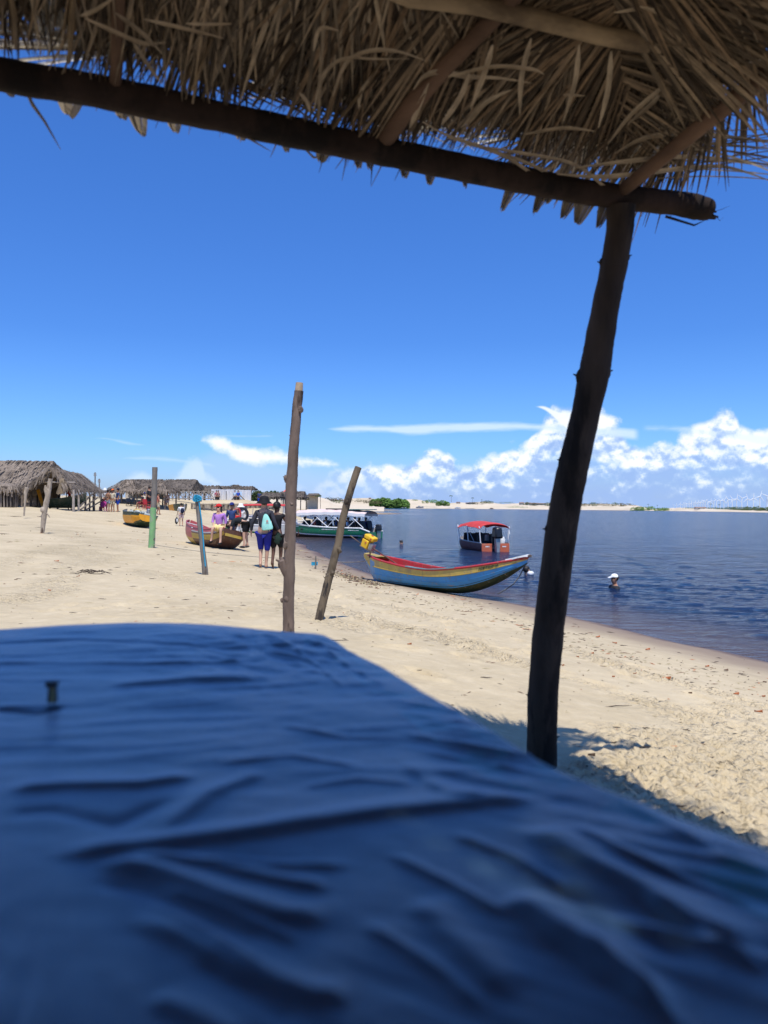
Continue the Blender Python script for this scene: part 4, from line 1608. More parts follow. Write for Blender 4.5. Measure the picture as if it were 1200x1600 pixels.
M_RED = paint('red_paint', (0.47, 0.035, 0.04))
M_REDD = paint('faded_red_paint', (0.42, 0.09, 0.09), dirt=(0.3, 0.22, 0.18))
M_BLUE = paint('sky_blue_paint', (0.06, 0.31, 0.60), dirt=(0.07, 0.14, 0.17), lo=0.5, hi=0.75, st=(0.5, 1, 1.6))
M_BLUEL = paint('light_blue_paint', (0.13, 0.34, 0.58), dirt=(0.10, 0.20, 0.25))
M_YEL = paint('yellow_paint', (0.60, 0.43, 0.10), dirt=(0.40, 0.27, 0.12), lo=0.45, hi=0.7)
M_YELD = paint('ochre_paint', (0.45, 0.31, 0.06), dirt=(0.10, 0.10, 0.06))
M_DKG = paint('dark_green_antifouling', (0.030, 0.050, 0.022), dirt=(0.10, 0.085, 0.03), lo=0.5, hi=0.7)
M_TEAL = paint('worn_teal_paint', (0.15, 0.30, 0.30), dirt=(0.30, 0.34, 0.32))
M_WHT = paint('white_paint', (0.78, 0.78, 0.75), dirt=(0.55, 0.52, 0.45), lo=0.6, hi=0.85)
M_GREY = paint('grey_paint', (0.42, 0.40, 0.38), dirt=(0.25, 0.22, 0.18))
M_ORG = paint('orange_paint', (0.72, 0.32, 0.015), dirt=(0.40, 0.18, 0.02), lo=0.6, hi=0.85)
M_BRN = paint('brown_paint', (0.10, 0.045, 0.03), dirt=(0.05, 0.03, 0.02))
M_GRN = paint('green_paint', (0.015, 0.22, 0.10), dirt=(0.02, 0.12, 0.06), lo=0.6, hi=0.8)
M_BLK = material('black_plastic', (0.012, 0.012, 0.014), 0.35, 0.3, 5, spec=0.5)
M_DARK = material('dark_cloth', (0.02, 0.022, 0.028), 0.85, 0.3, 8)
M_STEEL = material('dull_steel', (0.45, 0.45, 0.44), 0.4, 0.2, 8, metallic=0.6)
M_ALU = material('white_tube', (0.80, 0.80, 0.79), 0.4, 0.08, 8)
M_ENGY = material('engine_yellow', (0.80, 0.48, 0.02), 0.4, 0.12, 9, spec=0.5)
M_RUST = material('rusty_pipe', (0.12, 0.05, 0.035), 0.75, 0.4, 9, color2=(0.05, 0.03, 0.03))
M_REDC = material('red_canvas', (0.62, 0.055, 0.05), 0.8, 0.15, 3, bump=0.004, bscale=7, trans=0.15)
M_WHC = material('white_canvas', (0.78, 0.77, 0.75), 0.75, 0.06, 3, bump=0.006, bscale=5, trans=0.15)
M_PNKC = material('pinkish_canvas', (0.70, 0.55, 0.50), 0.75, 0.1, 3, bump=0.004, bscale=7)
M_TEALC = material('teal_canvas', (0.02, 0.12, 0.12), 0.7, 0.2, 3, bump=0.004, bscale=7)
M_ROPE = material('rope', (0.30, 0.26, 0.20), 0.95, 0.3, 30)
M_ROPEB = material('blue_rope', (0.015, 0.30, 0.48), 0.7, 0.25, 30, bump=0.002, bscale=90)
M_PLANK = material('bare_plank', (0.30, 0.24, 0.17), 0.85, 0.3, 7, stretch=(0.3, 3, 3))


def hull(fn, L, nt=28, npr=10, thick=0.03, bands=None, ends=(0.02, 0.02)):
    """fn(t) -> half beam, keel z, sheer z.  returns (outer MB with bands, inner MB, rail points)"""
    out, inn = MB(), MB()
    railL, railR = [], []
    for side in (1, -1):
        ro, ri = [], []
        for i in range(nt + 1):
            t = i / nt
            b, kz, sz = fn(t)[:3]
            flare = fn(t)[3] if len(fn(t)) > 3 else 0.75
            row, rin = [], []
            for j in range(npr + 1):
                p = j / npr
                y = b * (math.sin(p * math.pi / 2) ** flare)
                z = kz + (sz - kz) * (p ** 1.45)
                xo = fn(t)[4] * (p) if len(fn(t)) > 4 else 0
                row.append((t * L + xo, side * y, z))
                rin.append((t * L + xo, side * max(0, y - thick), z + (thick if j == 0 else thick * 0.3)))
            ro.append(row)
            ri.append(rin)
            (railL if side > 0 else railR).append(Vector(row[-1]))
        for i in range(nt):
            for j in range(npr):
                q = [ro[i][j], ro[i + 1][j], ro[i + 1][j + 1], ro[i][j + 1]]
                if side < 0:
                    q = q[::-1]
                mi = bands(i / nt, (j + 0.5) / npr) if bands else 0
                out.add(q, [(0, 1, 2, 3)], mi)
                q = [ri[i][j], ri[i + 1][j], ri[i + 1][j + 1], ri[i][j + 1]]
                if side > 0:
                    q = q[::-1]
                inn.add(q, [(0, 1, 2, 3)])
    return out, inn, railL, railR


def weld(o, d=0.0008):
    import bmesh
    bm = bmesh.new()
    bm.from_mesh(o.data)
    bmesh.ops.remove_doubles(bm, verts=bm.verts, dist=d)
    bm.to_mesh(o.data)
    bm.free()
    try:
        o.data.set_sharp_from_angle(angle=R(38))
    except Exception:
        pass
    return o


def heading(ax, ay, bx, by):
    return math.atan2(by - ay, bx - ax)


# ---- blue fishing boat with the long-tail motor
sa = at(574, 913, 19.3)
sb = at(806, 930, 15.8)
bl_dir = heading(sa.x, sa.y, sb.x, sb.y)
BL = math.hypot(sb.x - sa.x, sb.y - sa.y) * 1.06
mx, my = (sa.x * .45 + sb.x * .55), (sa.y * .45 + sb.y * .55)
bz = at(690, 931, 17.25).z
blue = thing('fishing_boat', (sa.x, sa.y, bz), 'long blue wooden fishing boat with yellow stripe at the water\'s edge', 'boat', bl_dir)
blue.rotation_euler = (R(-3.5), R(-1.5), bl_dir)


def f_blue(t):
    b = 0.54 * (math.sin(min(1, (t * 0.93 + 0.085)) * math.pi) ** 0.62 if t > 0 else 0.42)
    b = max(b, 0.02)
    if t < 0.13:
        b = 0.16 + (b - 0.16) * (t / 0.13)
    if t > 0.9:
        b *= 1 - 0.75 * ((t - 0.9) / 0.1) ** 2
    kz = 0.0
    if t < 0.10:
        kz = 0.62 * (1 - t / 0.10) ** 1.1
    if t > 0.60:
        kz = 0.74 * ((t - 0.60) / 0.40) ** 1.8
    sz = 0.50 + 0.32 * (max(0, 0.52 - t) / 0.52) ** 1.5 + 0.36 * (max(0, t - 0.5) / 0.5) ** 1.7
    return b, min(kz, sz - 0.04), sz, 0.62, 0.0


def band_blue(t, p):
    if t < 0.05:
        return 2 if p > 0.62 else (4 if p > 0.35 else 0)
    if t < 0.13:
        return 2 if p > 0.93 else 4
    if p > 0.80:
        return 2
    if p > 0.36:
        return 0
    return 3


o_, i_, rl, rr_ = hull(f_blue, BL, 44, 14, 0.03, band_blue)
ho = weld(o_.build('hull', [M_BLUE, M_RED, M_YEL, M_DKG, M_BLUEL], blue))
hi_ = weld(i_.build('hull_inside', M_RED, blue))
for rail, nm in ((rl, 'rail'), (rr_, 'rail')):
    mb = MB()
    mb.tube([p + Vector((0, 0, 0.01)) for p in rail[2:]], 0.026, 8)
    mb.build('rail', M_RED, blue)
# planking seams
for p_ in (0.42, 0.60, 0.80):
    for side in (1, -1):
        mb = MB()
        line = []
        for i in range(5, 43):
            t = i / 44
            b, kz, sz = f_blue(t)[:3]
            line.append(Vector((t * BL, side * (b * math.sin(p_ * math.pi / 2) ** 0.62 + 0.002), kz + (sz - kz) * p_ ** 1.45)))
        mb.tube(line, 0.006 if p_ < 0.8 else 0.012, 5)
        mb.build('strake', M_DKG if p_ < 0.5 else (M_BLUE if p_ < 0.7 else M_YELD), ho)
# stern deck, teal thwart, seats, white bow cap
mb = MB()
for t0, t1 in ((0.0, 0.10),):
    rows_ = []
    for k in range(5):
        t = t0 + (t1 - t0) * k / 4
        b, kz, sz = f_blue(t)[:3]
        rows_.append([(t * BL, -b * 1.02, sz + 0.012), (t * BL, 0, sz + 0.03), (t * BL, b * 1.02, sz + 0.012)])
    mb.sheet(rows_)
    mb.sheet([[(x, y, z - 0.03) for x, y, z in r] for r in rows_][::-1])
mb.build('stern_deck', M_YELD, blue)
for t, w_, mt, dz in ((0.22, 0.22, M_REDD, -0.10), (0.50, 0.30, M_TEAL, -0.04), (0.68, 0.20, M_RED, -0.14), (0.80, 0.16, M_BRN, -0.12)):
    b, kz, sz = f_blue(t)[:3]
    mb = MB()
    mb.box((t * BL, 0, sz + dz), (w_, 2 * b - 0.07, 0.03))
    mb.build('thwart', mt, blue, bevel=0.004)
for t in (0.3, 0.4, 0.6, 0.74, 0.86):
    b, kz, sz = f_blue(t)[:3]
    for s_ in (1, -1):
        mb = MB()
        mb.tube([(t * BL, s_ * (b * math.sin(p * math.pi / 2) ** 0.62 - 0.045), kz + (sz - kz) * p ** 1.45 + 0.02) for p in (0.15, 0.4, 0.7, 0.98)], 0.018, 6)
        mb.build('rib', M_RED, blue)
mb = MB()   # teal plank laid along the near rail, amidships
pl = [Vector(rr_[i]) + Vector((0, 0.02, 0.035)) for i in range(17, 31)]
mb.sheet([[p + Vector((0, -0.05, 0)), p + Vector((0, 0.07, 0.0))] for p in pl])
mb.sheet([[p + Vector((0, 0.07, -0.02)), p + Vector((0, -0.05, -0.02))] for p in pl])
mb.sheet([[p + Vector((0, -0.05, -0.02)), p + Vector((0, -0.05, 0.0))] for p in pl])
mb.build('rail_plank', M_TEAL, blue)
mb = MB()
rows_ = []
for k in range(9):
    t = 0.915 + 0.095 * k / 8
    b, kz, sz = f_blue(min(1, t))[:3]
    b2 = max(0.0, b) * 1.08 if k < 8 else 0.06
    b2 = 0.16 * math.sqrt(max(0.02, 1 - ((k - 3) / 5.6) ** 2)) if k > 2 else b2
    rows_.append([(t * BL, -b2, sz + 0.02), (t * BL, -b2, sz + 0.055), (t * BL, 0, sz + 0.075), (t * BL, b2, sz + 0.055), (t * BL, b2, sz + 0.02)])
mb.sheet(rows_)
mb.build('bow_cap', M_WHT, blue)
mb = MB()
pl = [Vector(rl[i]) for i in range(34, 42)]
mb.sheet([[p + Vector((0, 0.03, 0.045)), p + Vector((0, -0.05, 0.045))] for p in pl])
mb.sheet([[p + Vector((0, -0.05, 0.02)), p + Vector((0, 0.03, 0.02))] for p in pl])
mb.sheet([[p + Vector((0, -0.05, 0.045)), p + Vector((0, -0.05, 0.02))] for p in pl])
mb.build('rail_plank', M_WHT, blue)
# worn hand-painted name near the bow (illegible strokes)
mb = MB()
random.seed(3)
for i in range(16):
    t = 0.80 + 0.085 * i / 15
    b, kz, sz = f_blue(t)[:3]
    for kk in range(2):
        p0, p1 = 0.83 + 0.03 * random.random(), 0.93 + 0.03 * random.random()
        q = []
        for p in (p0, p1):
            q.append(Vector(((t + random.uniform(-0.003, 0.003)) * BL, -(b * math.sin(p * math.pi / 2) ** 0.62 + 0.006), kz + (sz - kz) * p ** 1.45)))
        mb.tube(q, 0.006, 4)
mb.build('painted_name', M_DKG, ho)
mb = MB()
mb.tube([(-0.10, 0, 0.78), (0.02, 0, 0.76)], [0.022, 0.028], 6)
mb.build('stern_peg', M_REDD, blue)
# mooring ring inside
mb = MB()
mb.tube([Vector((0.72 * BL + 0.05 * math.cos(a), 0.0, 0.60 + 0.05 * math.sin(a))) for a in np.linspace(0, 6.28, 11)], 0.012, 6)
mb.build('ring', M_STEEL, blue)

# long-tail motor (rests on the stern, a thing of its own)
ep = at(575, 851, 18.8)
eng = thing('long_tail_motor', ep, 'yellow long-tail boat engine tilted on the stern of the blue fishing boat', 'engine')
eng.rotation_euler = (0, R(22), bl_dir + 0.15)
eng.scale = (0.86, 0.86, 0.86)
mb = MB()
mb.box((-0.04, 0, 0.02), (0.24, 0.26, 0.24))
mb.lathe([(0.10, -0.16), (0.13, -0.13), (0.13, -0.09), (0.10, -0.07)], (-0.05, 0, 0.02), 14, rot=Matrix.Rotation(R(90), 3, 'X'))
mb.build('engine_block', M_ENGY, eng, bevel=0.03)
mb = MB()
mb.box((0.03, 0, 0.23), (0.36, 0.24, 0.13))
mb.build('fuel_tank', M_ENGY, eng, bevel=0.035)
mb = MB()
mb.lathe([(0.02, 0), (0.035, 0.005), (0.035, 0.02), (0.0, 0.022)], (0.06, 0, 0.295), 10)
mb.box((0.13, -0.125, 0.22), (0.05, 0.012, 0.05))
mb.box((0.0, -0.137, 0.06), (0.05, 0.012, 0.04))
mb.build('fuel_cap', M_RED, eng)
mb = MB()
mb.box((0.16, 0, 0.0), (0.13, 0.17, 0.18))
for k in range(5):
    mb.box((0.13 + 0.02 * k, 0, 0.0), (0.008, 0.19, 0.20))
mb.build('gearbox', M_STEEL, eng, bevel=0.008)
mb = MB()
mb.tube([(-0.18, -0.06, 0.25), (-0.22, -0.06, 0.12), (-0.24, -0.08, 0.02)], 0.03, 8)
mb.box((-0.16, 0, 0.14), (0.08, 0.2, 0.10))
mb.build('muffler', M_BLK, eng, bevel=0.01)
mb = MB()
mb.box((0.0, 0.02, -0.13), (0.50, 0.16, 0.03))
mb.build('mount_plate', M_PLANK, eng)
mb = MB()
mb.tube([(0.1, 0.03, -0.13), (-0.35, 0.05, -0.10), (-0.78, 0.07, -0.06)], [0.018, 0.014, 0.012], 7)
mb.build('tiller', M_LOGL, eng)
mb = MB()
mb.tube([(0.2, 0, -0.02), (0.8, 0, -0.05), (1.42, 0, -0.085)], [0.026, 0.020, 0.018], 8)
mb.lathe([(0.03, -0.04), (0.032, 0.04)], (0.75, 0, -0.045), 8, rot=Matrix.Rotation(R(90), 3, 'Y'))
mb.build('shaft', M_RUST, eng)
mb = MB()
mb.tube([(0.16, 0, -0.15), (0.20, 0, -0.33)], 0.02, 7)
mb.build('pivot', M_RUST, eng)

# bow line trailing into the water
bowp = at(818, 888, 15.65)
mb = MB()
P = [at(822, 880, 15.6), at(812, 900, 15.6), at(802, 913, 15.5), at(790, 921, 15.5), at(778, 928, 15.4)]
Q = []
for i in range(len(P) - 1):
    for k in range(5):
        Q.append(P[i].lerp(P[i + 1], k / 5))
Q.append(P[-1])
mb.tube(Q, 0.012, 6)
tag(mb.build('mooring_line', M_BLK), 'dark line hanging from the blue boat\'s bow into the water', 'rope')

# ---- small motor boat with the red canopy
ra = at(774, 858, 34.0)   # stern centre
rb = at(733, 843, 40.5)   # bow
rdir = heading(ra.x, ra.y, rb.x, rb.y)
RL = 4.7
red = thing('motor_boat', (ra.x, ra.y, 0.0), 'small open motor boat with red sun canopy anchored offshore', 'boat', rdir + 0.18)
red.scale = (0.94, 0.94, 0.94)


def f_red(t):
    b = 0.72 * (1 - max(0, (t - 0.45) / 0.55) ** 2.2 * 0.93)
    kz = -0.12 + 0.5 * max(0, (t - 0.75) / 0.25) ** 2
    sz = 0.40 + 0.14 * t * t
    return b, min(kz, sz - .05), sz, 0.35


M_HULLR = paint('maroon_hull', (0.16, 0.06, 0.06), dirt=(0.08, 0.04, 0.04))
M_TRANS = paint('orange_red_transom', (0.55, 0.13, 0.06), dirt=(0.40, 0.12, 0.07))
o_, i_, rl, rr_ = hull(f_red, RL, 18, 8, 0.05)
weld(o_.build('hull', M_HULLR, red))
weld(i_.build('hull_inside', M_GREY, red))
for s_ in (1, -1):
    mb = MB()
    b, kz, sz = f_red(0)[:3]
    mb.box((-0.02, s_ * 0.43, 0.14), (0.05, 0.56, 0.50))
    rt_ = mb.build('transom', M_TRANS, red, bevel=0.02)
    mb = MB()
    mb.box((-0.05, s_ * 0.43, 0.25), (0.006, 0.20, 0.05))
    mb.build('sticker', M_WHT, rt_)
mb = MB()
mb.box((-0.02, 0, 0.02), (0.05, 0.34, 0.24))
mb.build('transom_well', M_DARK, red)
for rail in (rl, rr_):
    mb = MB()
    mb.tube([p + Vector((0, 0, 0.015)) for p in rail], 0.03, 6)
    mb.build('rail', M_GREY, red)
# canopy
mb = MB()
rows_ = []
for i in range(13):
    t = i / 12
    x = 0.1 + 3.1 * t
    z0 = 1.33 + 0.10 * math.sin(t * math.pi) + 0.02 * math.sin(t * 12)
    row = []
    for j in range(9):
        u_ = j / 8 * 2 - 1
        row.append((x, u_ * 0.80, z0 - 0.14 * u_ * u_ - (0.10 if abs(u_) == 1 else 0)))
    rows_.append(row)
mb.sheet(rows_)
mb.sheet([[(a, b, c - 0.015) for a, b, c in r] for r in rows_][::-1])
mb.build('canopy', M_REDC, red)
for x0, x1 in ((0.15, 0.15), (1.8, 1.8), (3.0, 3.15)):
    for s_ in (1, -1):
        mb = MB()
        mb.tube([(x0, s_ * 0.70, 0.42), (x1, s_ * 0.78, 1.22)], 0.028, 6)
        mb.build('canopy_pole', M_ALU, red)
for s_ in (1, -1):
    mb = MB()
    mb.tube([(0.9, s_ * 0.72, 0.42), (1.9, s_ * 0.78, 1.2)], 0.014, 5)
    mb.build('brace', M_STEEL, red)
for x, y in ((0.9, 0.32), (0.9, -0.32), (1.9, 0.32), (1.9, -0.32), (2.8, 0.3), (2.8, -0.3)):
    mb = MB()
    mb.box((x, y, 0.34), (0.4, 0.42, 0.12))
    mb.box((x + 0.2, y, 0.60), (0.10, 0.42, 0.46), rot=Matrix.Rotation(R(-8), 3, 'Y'))
    st_ = mb.build('seat', M_DARK, red, bevel=0.05)
mb = MB()
mb.box((1.35, -0.25, 0.62), (0.25, 0.5, 0.30))
mb.build('console', M_GREY, red, bevel=0.04)
mb = MB()
mb.lathe([(0.02, 0.36), (0.16, 0.40), (0.17, 0.55), (0.12, 0.70), (0.02, 0.73)], (0.3, -0.45, 0), 12)
mb.build('bucket', M_WHT, red)
mb = MB()
mb.tube([(-0.05, -0.68, 0.85), (-0.05, -0.68, 1.05)], [0.06, 0.02], 6)
mb.build('pennant', M_WHC, red)
om = thing('outboard_motor', (0, 0, 0), 'black outboard motor on the stern of the red canopied boat', 'outboard motor')
om.location = (ra.x, ra.y, 0)
om.rotation_euler = (0, 0, rdir + 0.18)


def outboard(o, k=1.0, m=M_BLK):
    mb = MB()
    mb.box((-0.16 * k, 0, 0.72 * k), (0.46 * k, 0.34 * k, 0.42 * k), taper=0.78)
    mb.build('cowling', m, o, bevel=0.07 * k)
    mb = MB()
    mb.box((-0.18 * k, 0, 0.28 * k), (0.20 * k, 0.14 * k, 0.62 * k), taper=1.3)
    mb.box((-0.18 * k, 0, -0.12 * k), (0.34 * k, 0.05 * k, 0.22 * k))
    mb.build('leg', M_STEEL if m == M_BLK else m, o, bevel=0.03 * k)
    mb = MB()
    mb.box((0.02 * k, 0, 0.42 * k), (0.12 * k, 0.28 * k, 0.24 * k))
    mb.build('bracket', M_BLK, o, bevel=0.02)


outboard(om, 1.2)

# ---- green passenger boat
ga = at(452, 838, 50.0)    # bow (towards the beach, left)
gb = at(588, 840, 47.5)    # stern
gdir = heading(gb.x, gb.y, ga.x, ga.y)
GL = math.hypot(ga.x - gb.x, ga.y - gb.y) * 1.03
green = thing('passenger_boat', (gb.x, gb.y, 0.0), 'green and white covered passenger boat full of seated tourists at the shore', 'boat', gdir)


def f_grn(t):
    b = 1.0 * (1 - max(0, (t - 0.55) / 0.45) ** 2 * 0.85)
    kz = -0.15 + 0.45 * max(0, (t - 0.75) / 0.25) ** 1.6
    sz = 0.62 + 0.26 * max(0, (t - 0.3) / 0.7) ** 1.6
    if t < 0.1:
        sz -= 0.22 * (1 - t / 0.1)
    return b, min(kz, sz - .05), sz, 0.3


def band_g(t, p):
    if p > 0.60:
        return 0
    if p > 0.52:
        return 1
    return 2 if t > 0.13 else 0


o_, i_, rl, rr_ = hull(f_grn, GL, 30, 14, 0.05, band_g)
gho = weld(o_.build('hull', [M_GRN, M_WHT, M_BLK], green))
weld(i_.build('hull_inside', M_GREY, green))
for rail in (rl, rr_):
    mb = MB()
    mb.tube([p + Vector((0, 0, 0.02)) for p in rail], 0.045, 6)
    mb.build('rail', M_WHT, green)
mb = MB()
mb.box((0.0, 0, 0.15), (0.06, 1.8, 0.50))
mb.build('transom', M_GRN, green)
# canopy roof, white skirt
mb, mb2 = MB(), MB()
rows_, sk1, sk2 = [], [], []
for i in range(21):
    t = i / 20
    x = 0.35 + (GL - 1.4) * t
    z0 = 1.52 + 0.10 * math.sin(t * math.pi) + 0.02 * math.sin(i * 1.9)
    rows_.append([(x, u_ * 1.0, z0 + 0.20 * (1 - u_ * u_)) for u_ in np.linspace(-1, 1, 9)])
    sk1.append([(x, 1.002, z0 + 0.01), (x, 1.03, z0 - 0.17)])
    sk2.append([(x, -1.03, z0 - 0.17), (x, -1.002, z0 + 0.01)])
mb.sheet(rows_)
mb.sheet([[(a, b, c - 0.02) for a, b, c in r] for r in rows_][::-1])
mb.build('canopy', M_PNKC, green)
mb2.sheet(sk1)
mb2.sheet(sk2)
mb2.build('canopy_skirt', M_WHC, green)
mb = MB()
mb.box((GL * 0.16, 0, 1.80), (1.5, 1.5, 0.05))
mb.build('rolled_cover', M_TEALC, green, bevel=0.02)
mb = MB()
mb.box((GL * 0.42, 0.2, 1.83), (1.3, 0.5, 0.06))
mb.build('rolled_cover', M_DARK, green, bevel=0.02)
for s_ in (1, -1):
    for x0, x1 in ((0.45, 1.35), (1.55, 0.7), (1.7, 2.6), (3.0, 2.2), (2.9, 3.9), (4.3, 3.5), (4.2, 5.0)):
        if x0 < GL - 0.6 and x1 < GL - 0.7:
            mb = MB()
            mb.tube([(x0, s_ * 0.97, 0.66), (x1, s_ * 0.97, 1.42)], 0.022, 5)
            mb.build('frame_bar', M_ALU, green)
mb = MB()
mb.tube([(GL - 1.4, 0.85, 0.85), (GL - 0.8, 0.7, 1.0), (GL - 0.2, 0.35, 0.95)], 0.03, 6)
mb.tube([(GL - 1.4, -0.85, 0.85), (GL - 0.8, -0.7, 1.0), (GL - 0.2, -0.35, 0.95)], 0.03, 6)
mb.tube([(GL - 0.9, 0.75, 0.75), (GL - 0.8, 0.7, 1.0)], 0.03, 6)
mb.build('bow_rail', M_ALU, green)
for i in range(6):
    for s_ in (0.5, -0.5):
        mb = MB()
        x = 0.9 + i * 0.78
        if x > GL - 1.2:
            continue
        mb.box((x, s_, 0.52), (0.4, 0.7, 0.08))
        mb.box((x - 0.2, s_, 0.82), (0.07, 0.7, 0.55), rot=Matrix.Rotation(R(10), 3, 'Y'))
        mb.build('seat', M_DARK, green, bevel=0.03)
# blurred white lettering along the side, unreadable at this distance
for x0, x1, z0 in ((GL * 0.30, GL * 0.52, 0.53), (GL * 0.12, GL * 0.24, 0.50), (GL * 0.80, GL * 0.95, 0.66)):
    mb = MB()
    x = x0
    random.seed(int(x0 * 10))
    while x < x1:
        wv = random.uniform(0.03, 0.07)
        t = x / GL
        b = f_grn(t)[0]
        mb.box((x, (b * math.sin(0.9 * math.pi / 2) ** 0.3 + 0.005), z0 + 0.03 * (t > .7)), (wv, 0.012, random.uniform(0.035, 0.06)))
        x += wv + 0.025
    mb.build('lettering', M_WHT, gho)
og = thing('outboard_motor', (gb.x, gb.y, 0), 'black outboard motor hanging on the stern of the green passenger boat', 'outboard motor', gdir)
outboard(og, 0.95)
gdir_g = gdir

# ---- red, ochre and grey boat on the sand with the woman sitting on it
wa = at(295, 845, 30.5)   # left end (bow, far)
wb = at(362, 857, 27.2)   # right end (stern, near)
wdir = heading(wb.x, wb.y, wa.x, wa.y)
WL = math.hypot(wa.x - wb.x, wa.y - wb.y) * 1.12
wz = at(335, 857, 28.5).z
rb_ = thing('beached_boat', (wb.x, wb.y, wz), 'weathered red wooden boat with ochre stripe and white thwarts pulled up on the sand', 'boat', wdir)
rb_.rotation_euler = (R(14), 0, wdir)


def f_wb(t):
    b = 0.72 * (math.sin(min(1, 0.16 + t * 0.84) * math.pi) ** 0.6)
    if t < 0.12:
        b = 0.5 + (b - 0.5) * t / 0.12
    kz = 0.02 + 0.55 * max(0, (t - 0.6) / 0.4) ** 2 + 0.40 * max(0, (0.14 - t) / 0.14)
    sz = 0.60 + 0.42 * max(0, (t - 0.3) / 0.7) ** 1.8 + 0.12 * max(0, (0.25 - t) / 0.25)
    return max(b, 0.04), min(kz, sz - .05), sz, 0.55


def band_w(t, p):
    if t > 0.50:
        return 3 if p > 0.5 else 1
    if p > 0.9:
        return 3
    if p > 0.82:
        return 2
    if p > 0.74:
        return 4
    if p > 0.5:
        return 1
    return 4


o_, i_, rl, rr_ = hull(f_wb, WL, 26, 16, 0.03, band_w)
weld(o_.build('hull', [M_RED, M_YELD, M_GREY, M_REDD, M_BRN, M_DKG], rb_))
weld(i_.build('hull_inside', M_REDD, rb_))
for rail in (rl, rr_):
    mb = MB()
    mb.tube([p + Vector((0, 0, 0.015)) for p in rail], 0.028, 6)
    mb.build('rail', M_REDD, rb_)
mb = MB()
rows_ = []
for p in np.linspace(0, 1, 8):
    b, kz, sz = f_wb(0)[:3]
    y = b * math.sin(p * math.pi / 2) ** 0.55
    z = kz + (sz - kz) * p ** 1.45
    rows_.append([(-0.004, -y, z), (-0.004, y, z)])
mb.sheet(rows_)
mb.build('transom', M_BRN, rb_)
mb = MB()
for zc, m_ in ((0.52, 0),):
    mb.box((-0.012, 0, zc), (0.012, 0.80, 0.10))
mb.build('transom_stripe', M_YELD, rb_)
for t in (0.30, 0.52, 0.88):
    b, kz, sz = f_wb(t)[:3]
    mb = MB()
    mb.box((t * WL, 0, sz - 0.03), (0.14, 2 * b + 0.04, 0.03))
    mb.build('thwart', M_WHT, rb_, bevel=0.004)
mb = MB()
rows_ = []
for k in range(5):
    t = 0.0 + 0.18 * k / 4
    b, kz, sz = f_wb(t)[:3]
    rows_.append([(t * WL, -b, sz + 0.01), (t * WL, 0, sz + 0.03), (t * WL, b, sz + 0.01)])
mb.sheet(rows_)
mb.build('stern_deck', M_GREY, rb_)
# belongings lying inside
bundle = MB()
for k in range(7):
    bundle.ell((0.62 * WL + random.uniform(-.3, .5), random.uniform(-.3, .3), 0.55 + random.uniform(0, .1)), (0.14, 0.11, 0.09), 8, 6, jit=0.4)
bundle.build('gear_pile', M_DARK, rb_)

# ---- orange-yellow boat on the sand further back
ya = at(196, 818, 47.5)
yb = at(226, 823, 43.5)
ydir = heading(yb.x, yb.y, ya.x, ya.y)
YL = 4.6
yz = at(210, 823.5, 45).z
yb_ = thing('beached_boat', (yb.x, yb.y, yz), 'orange-yellow wooden boat loaded with nets standing tilted on the sand', 'boat', ydir + 0.1)
yb_.rotation_euler = (R(10), 0, ydir)


def f_yb(t):
    b = 0.75 * (1 - max(0, (t - 0.5) / 0.5) ** 2 * 0.85)
    if t < 0.1:
        b = 0.45 + (b - 0.45) * t / 0.1
    kz = 0.02 + 0.5 * max(0, (t - 0.6) / 0.4) ** 2 + 0.35 * max(0, (0.16 - t) / 0.16)
    sz = 0.78 + 0.25 * max(0, (t - 0.5) / 0.5) ** 1.5 - 0.04 * (t < 0.1)
    return b, min(kz, sz - .05), sz, 0.55


def band_y(t, p):
    return 1 if p > 0.86 else (0 if p > 0.35 else 2)


o_, i_, rl, rr_ = hull(f_yb, YL, 20, 12, 0.03, band_y)
weld(o_.build('hull', [M_ORG, M_DKG, M_DKG], yb_))
weld(i_.build('hull_inside', M_GREY, yb_))
mb = MB()
rows_ = []
for p in np.linspace(0, 1, 8):
    b, kz, sz = f_yb(0)[:3]
    rows_.append([(-0.004, -b * math.sin(p * math.pi / 2) ** 0.55, kz + (sz - kz) * p ** 1.45), (-0.004, b * math.sin(p * math.pi / 2) ** 0.55, kz + (sz - kz) * p ** 1.45)])
mb.sheet(rows_)
mb.build('transom', M_ORG, yb_)
for rail in (rl, rr_):
    mb = MB()
    mb.tube([p + Vector((0, 0, 0.015)) for p in rail], 0.03, 6)
    mb.build('rail', M_DKG, yb_)
random.seed(8)
mb = MB()
for k in range(22):
    mb.ell((random.uniform(1.2, 4.0), random.uniform(-0.45, 0.45), 0.78 + random.uniform(0, 0.16)), (random.uniform(0.15, 0.3), random.uniform(0.1, 0.2), random.uniform(0.06, 0.13)), 8, 6, jit=0.5)
nets = mb.build('net_pile', material('net', (0.40, 0.42, 0.38), 0.9, 0.5, 12, color2=(0.12, 0.16, 0.16), c2scale=4), yb_)
mb = MB()
mb.ell((2.4, 0.0, 0.98), (0.3, 0.25, 0.12), 10, 6, jit=0.3)
mb.build('sack', M_YEL, yb_)
for y, m_ in ((-0.12, M_RED), ):
    mb = MB()
    mb.box((0.35, -0.2, 1.0), (0.35, 0.3, 0.26))
    mb.build('engine', M_STEEL, yb_, bevel=0.03)
    mb = MB()
    mb.box((0.38, -0.2, 1.2), (0.42, 0.32, 0.12))
    mb.build('fuel_tank', M_RED, yb_, bevel=0.03)
    mb = MB()
    mb.lathe([(0.16, -0.05), (0.18, 0.05)], (0.12, -0.2, 1.08), 12, rot=Matrix.Rotation(R(90), 3, 'X'))
    mb.build('air_filter', M_BLK, yb_)

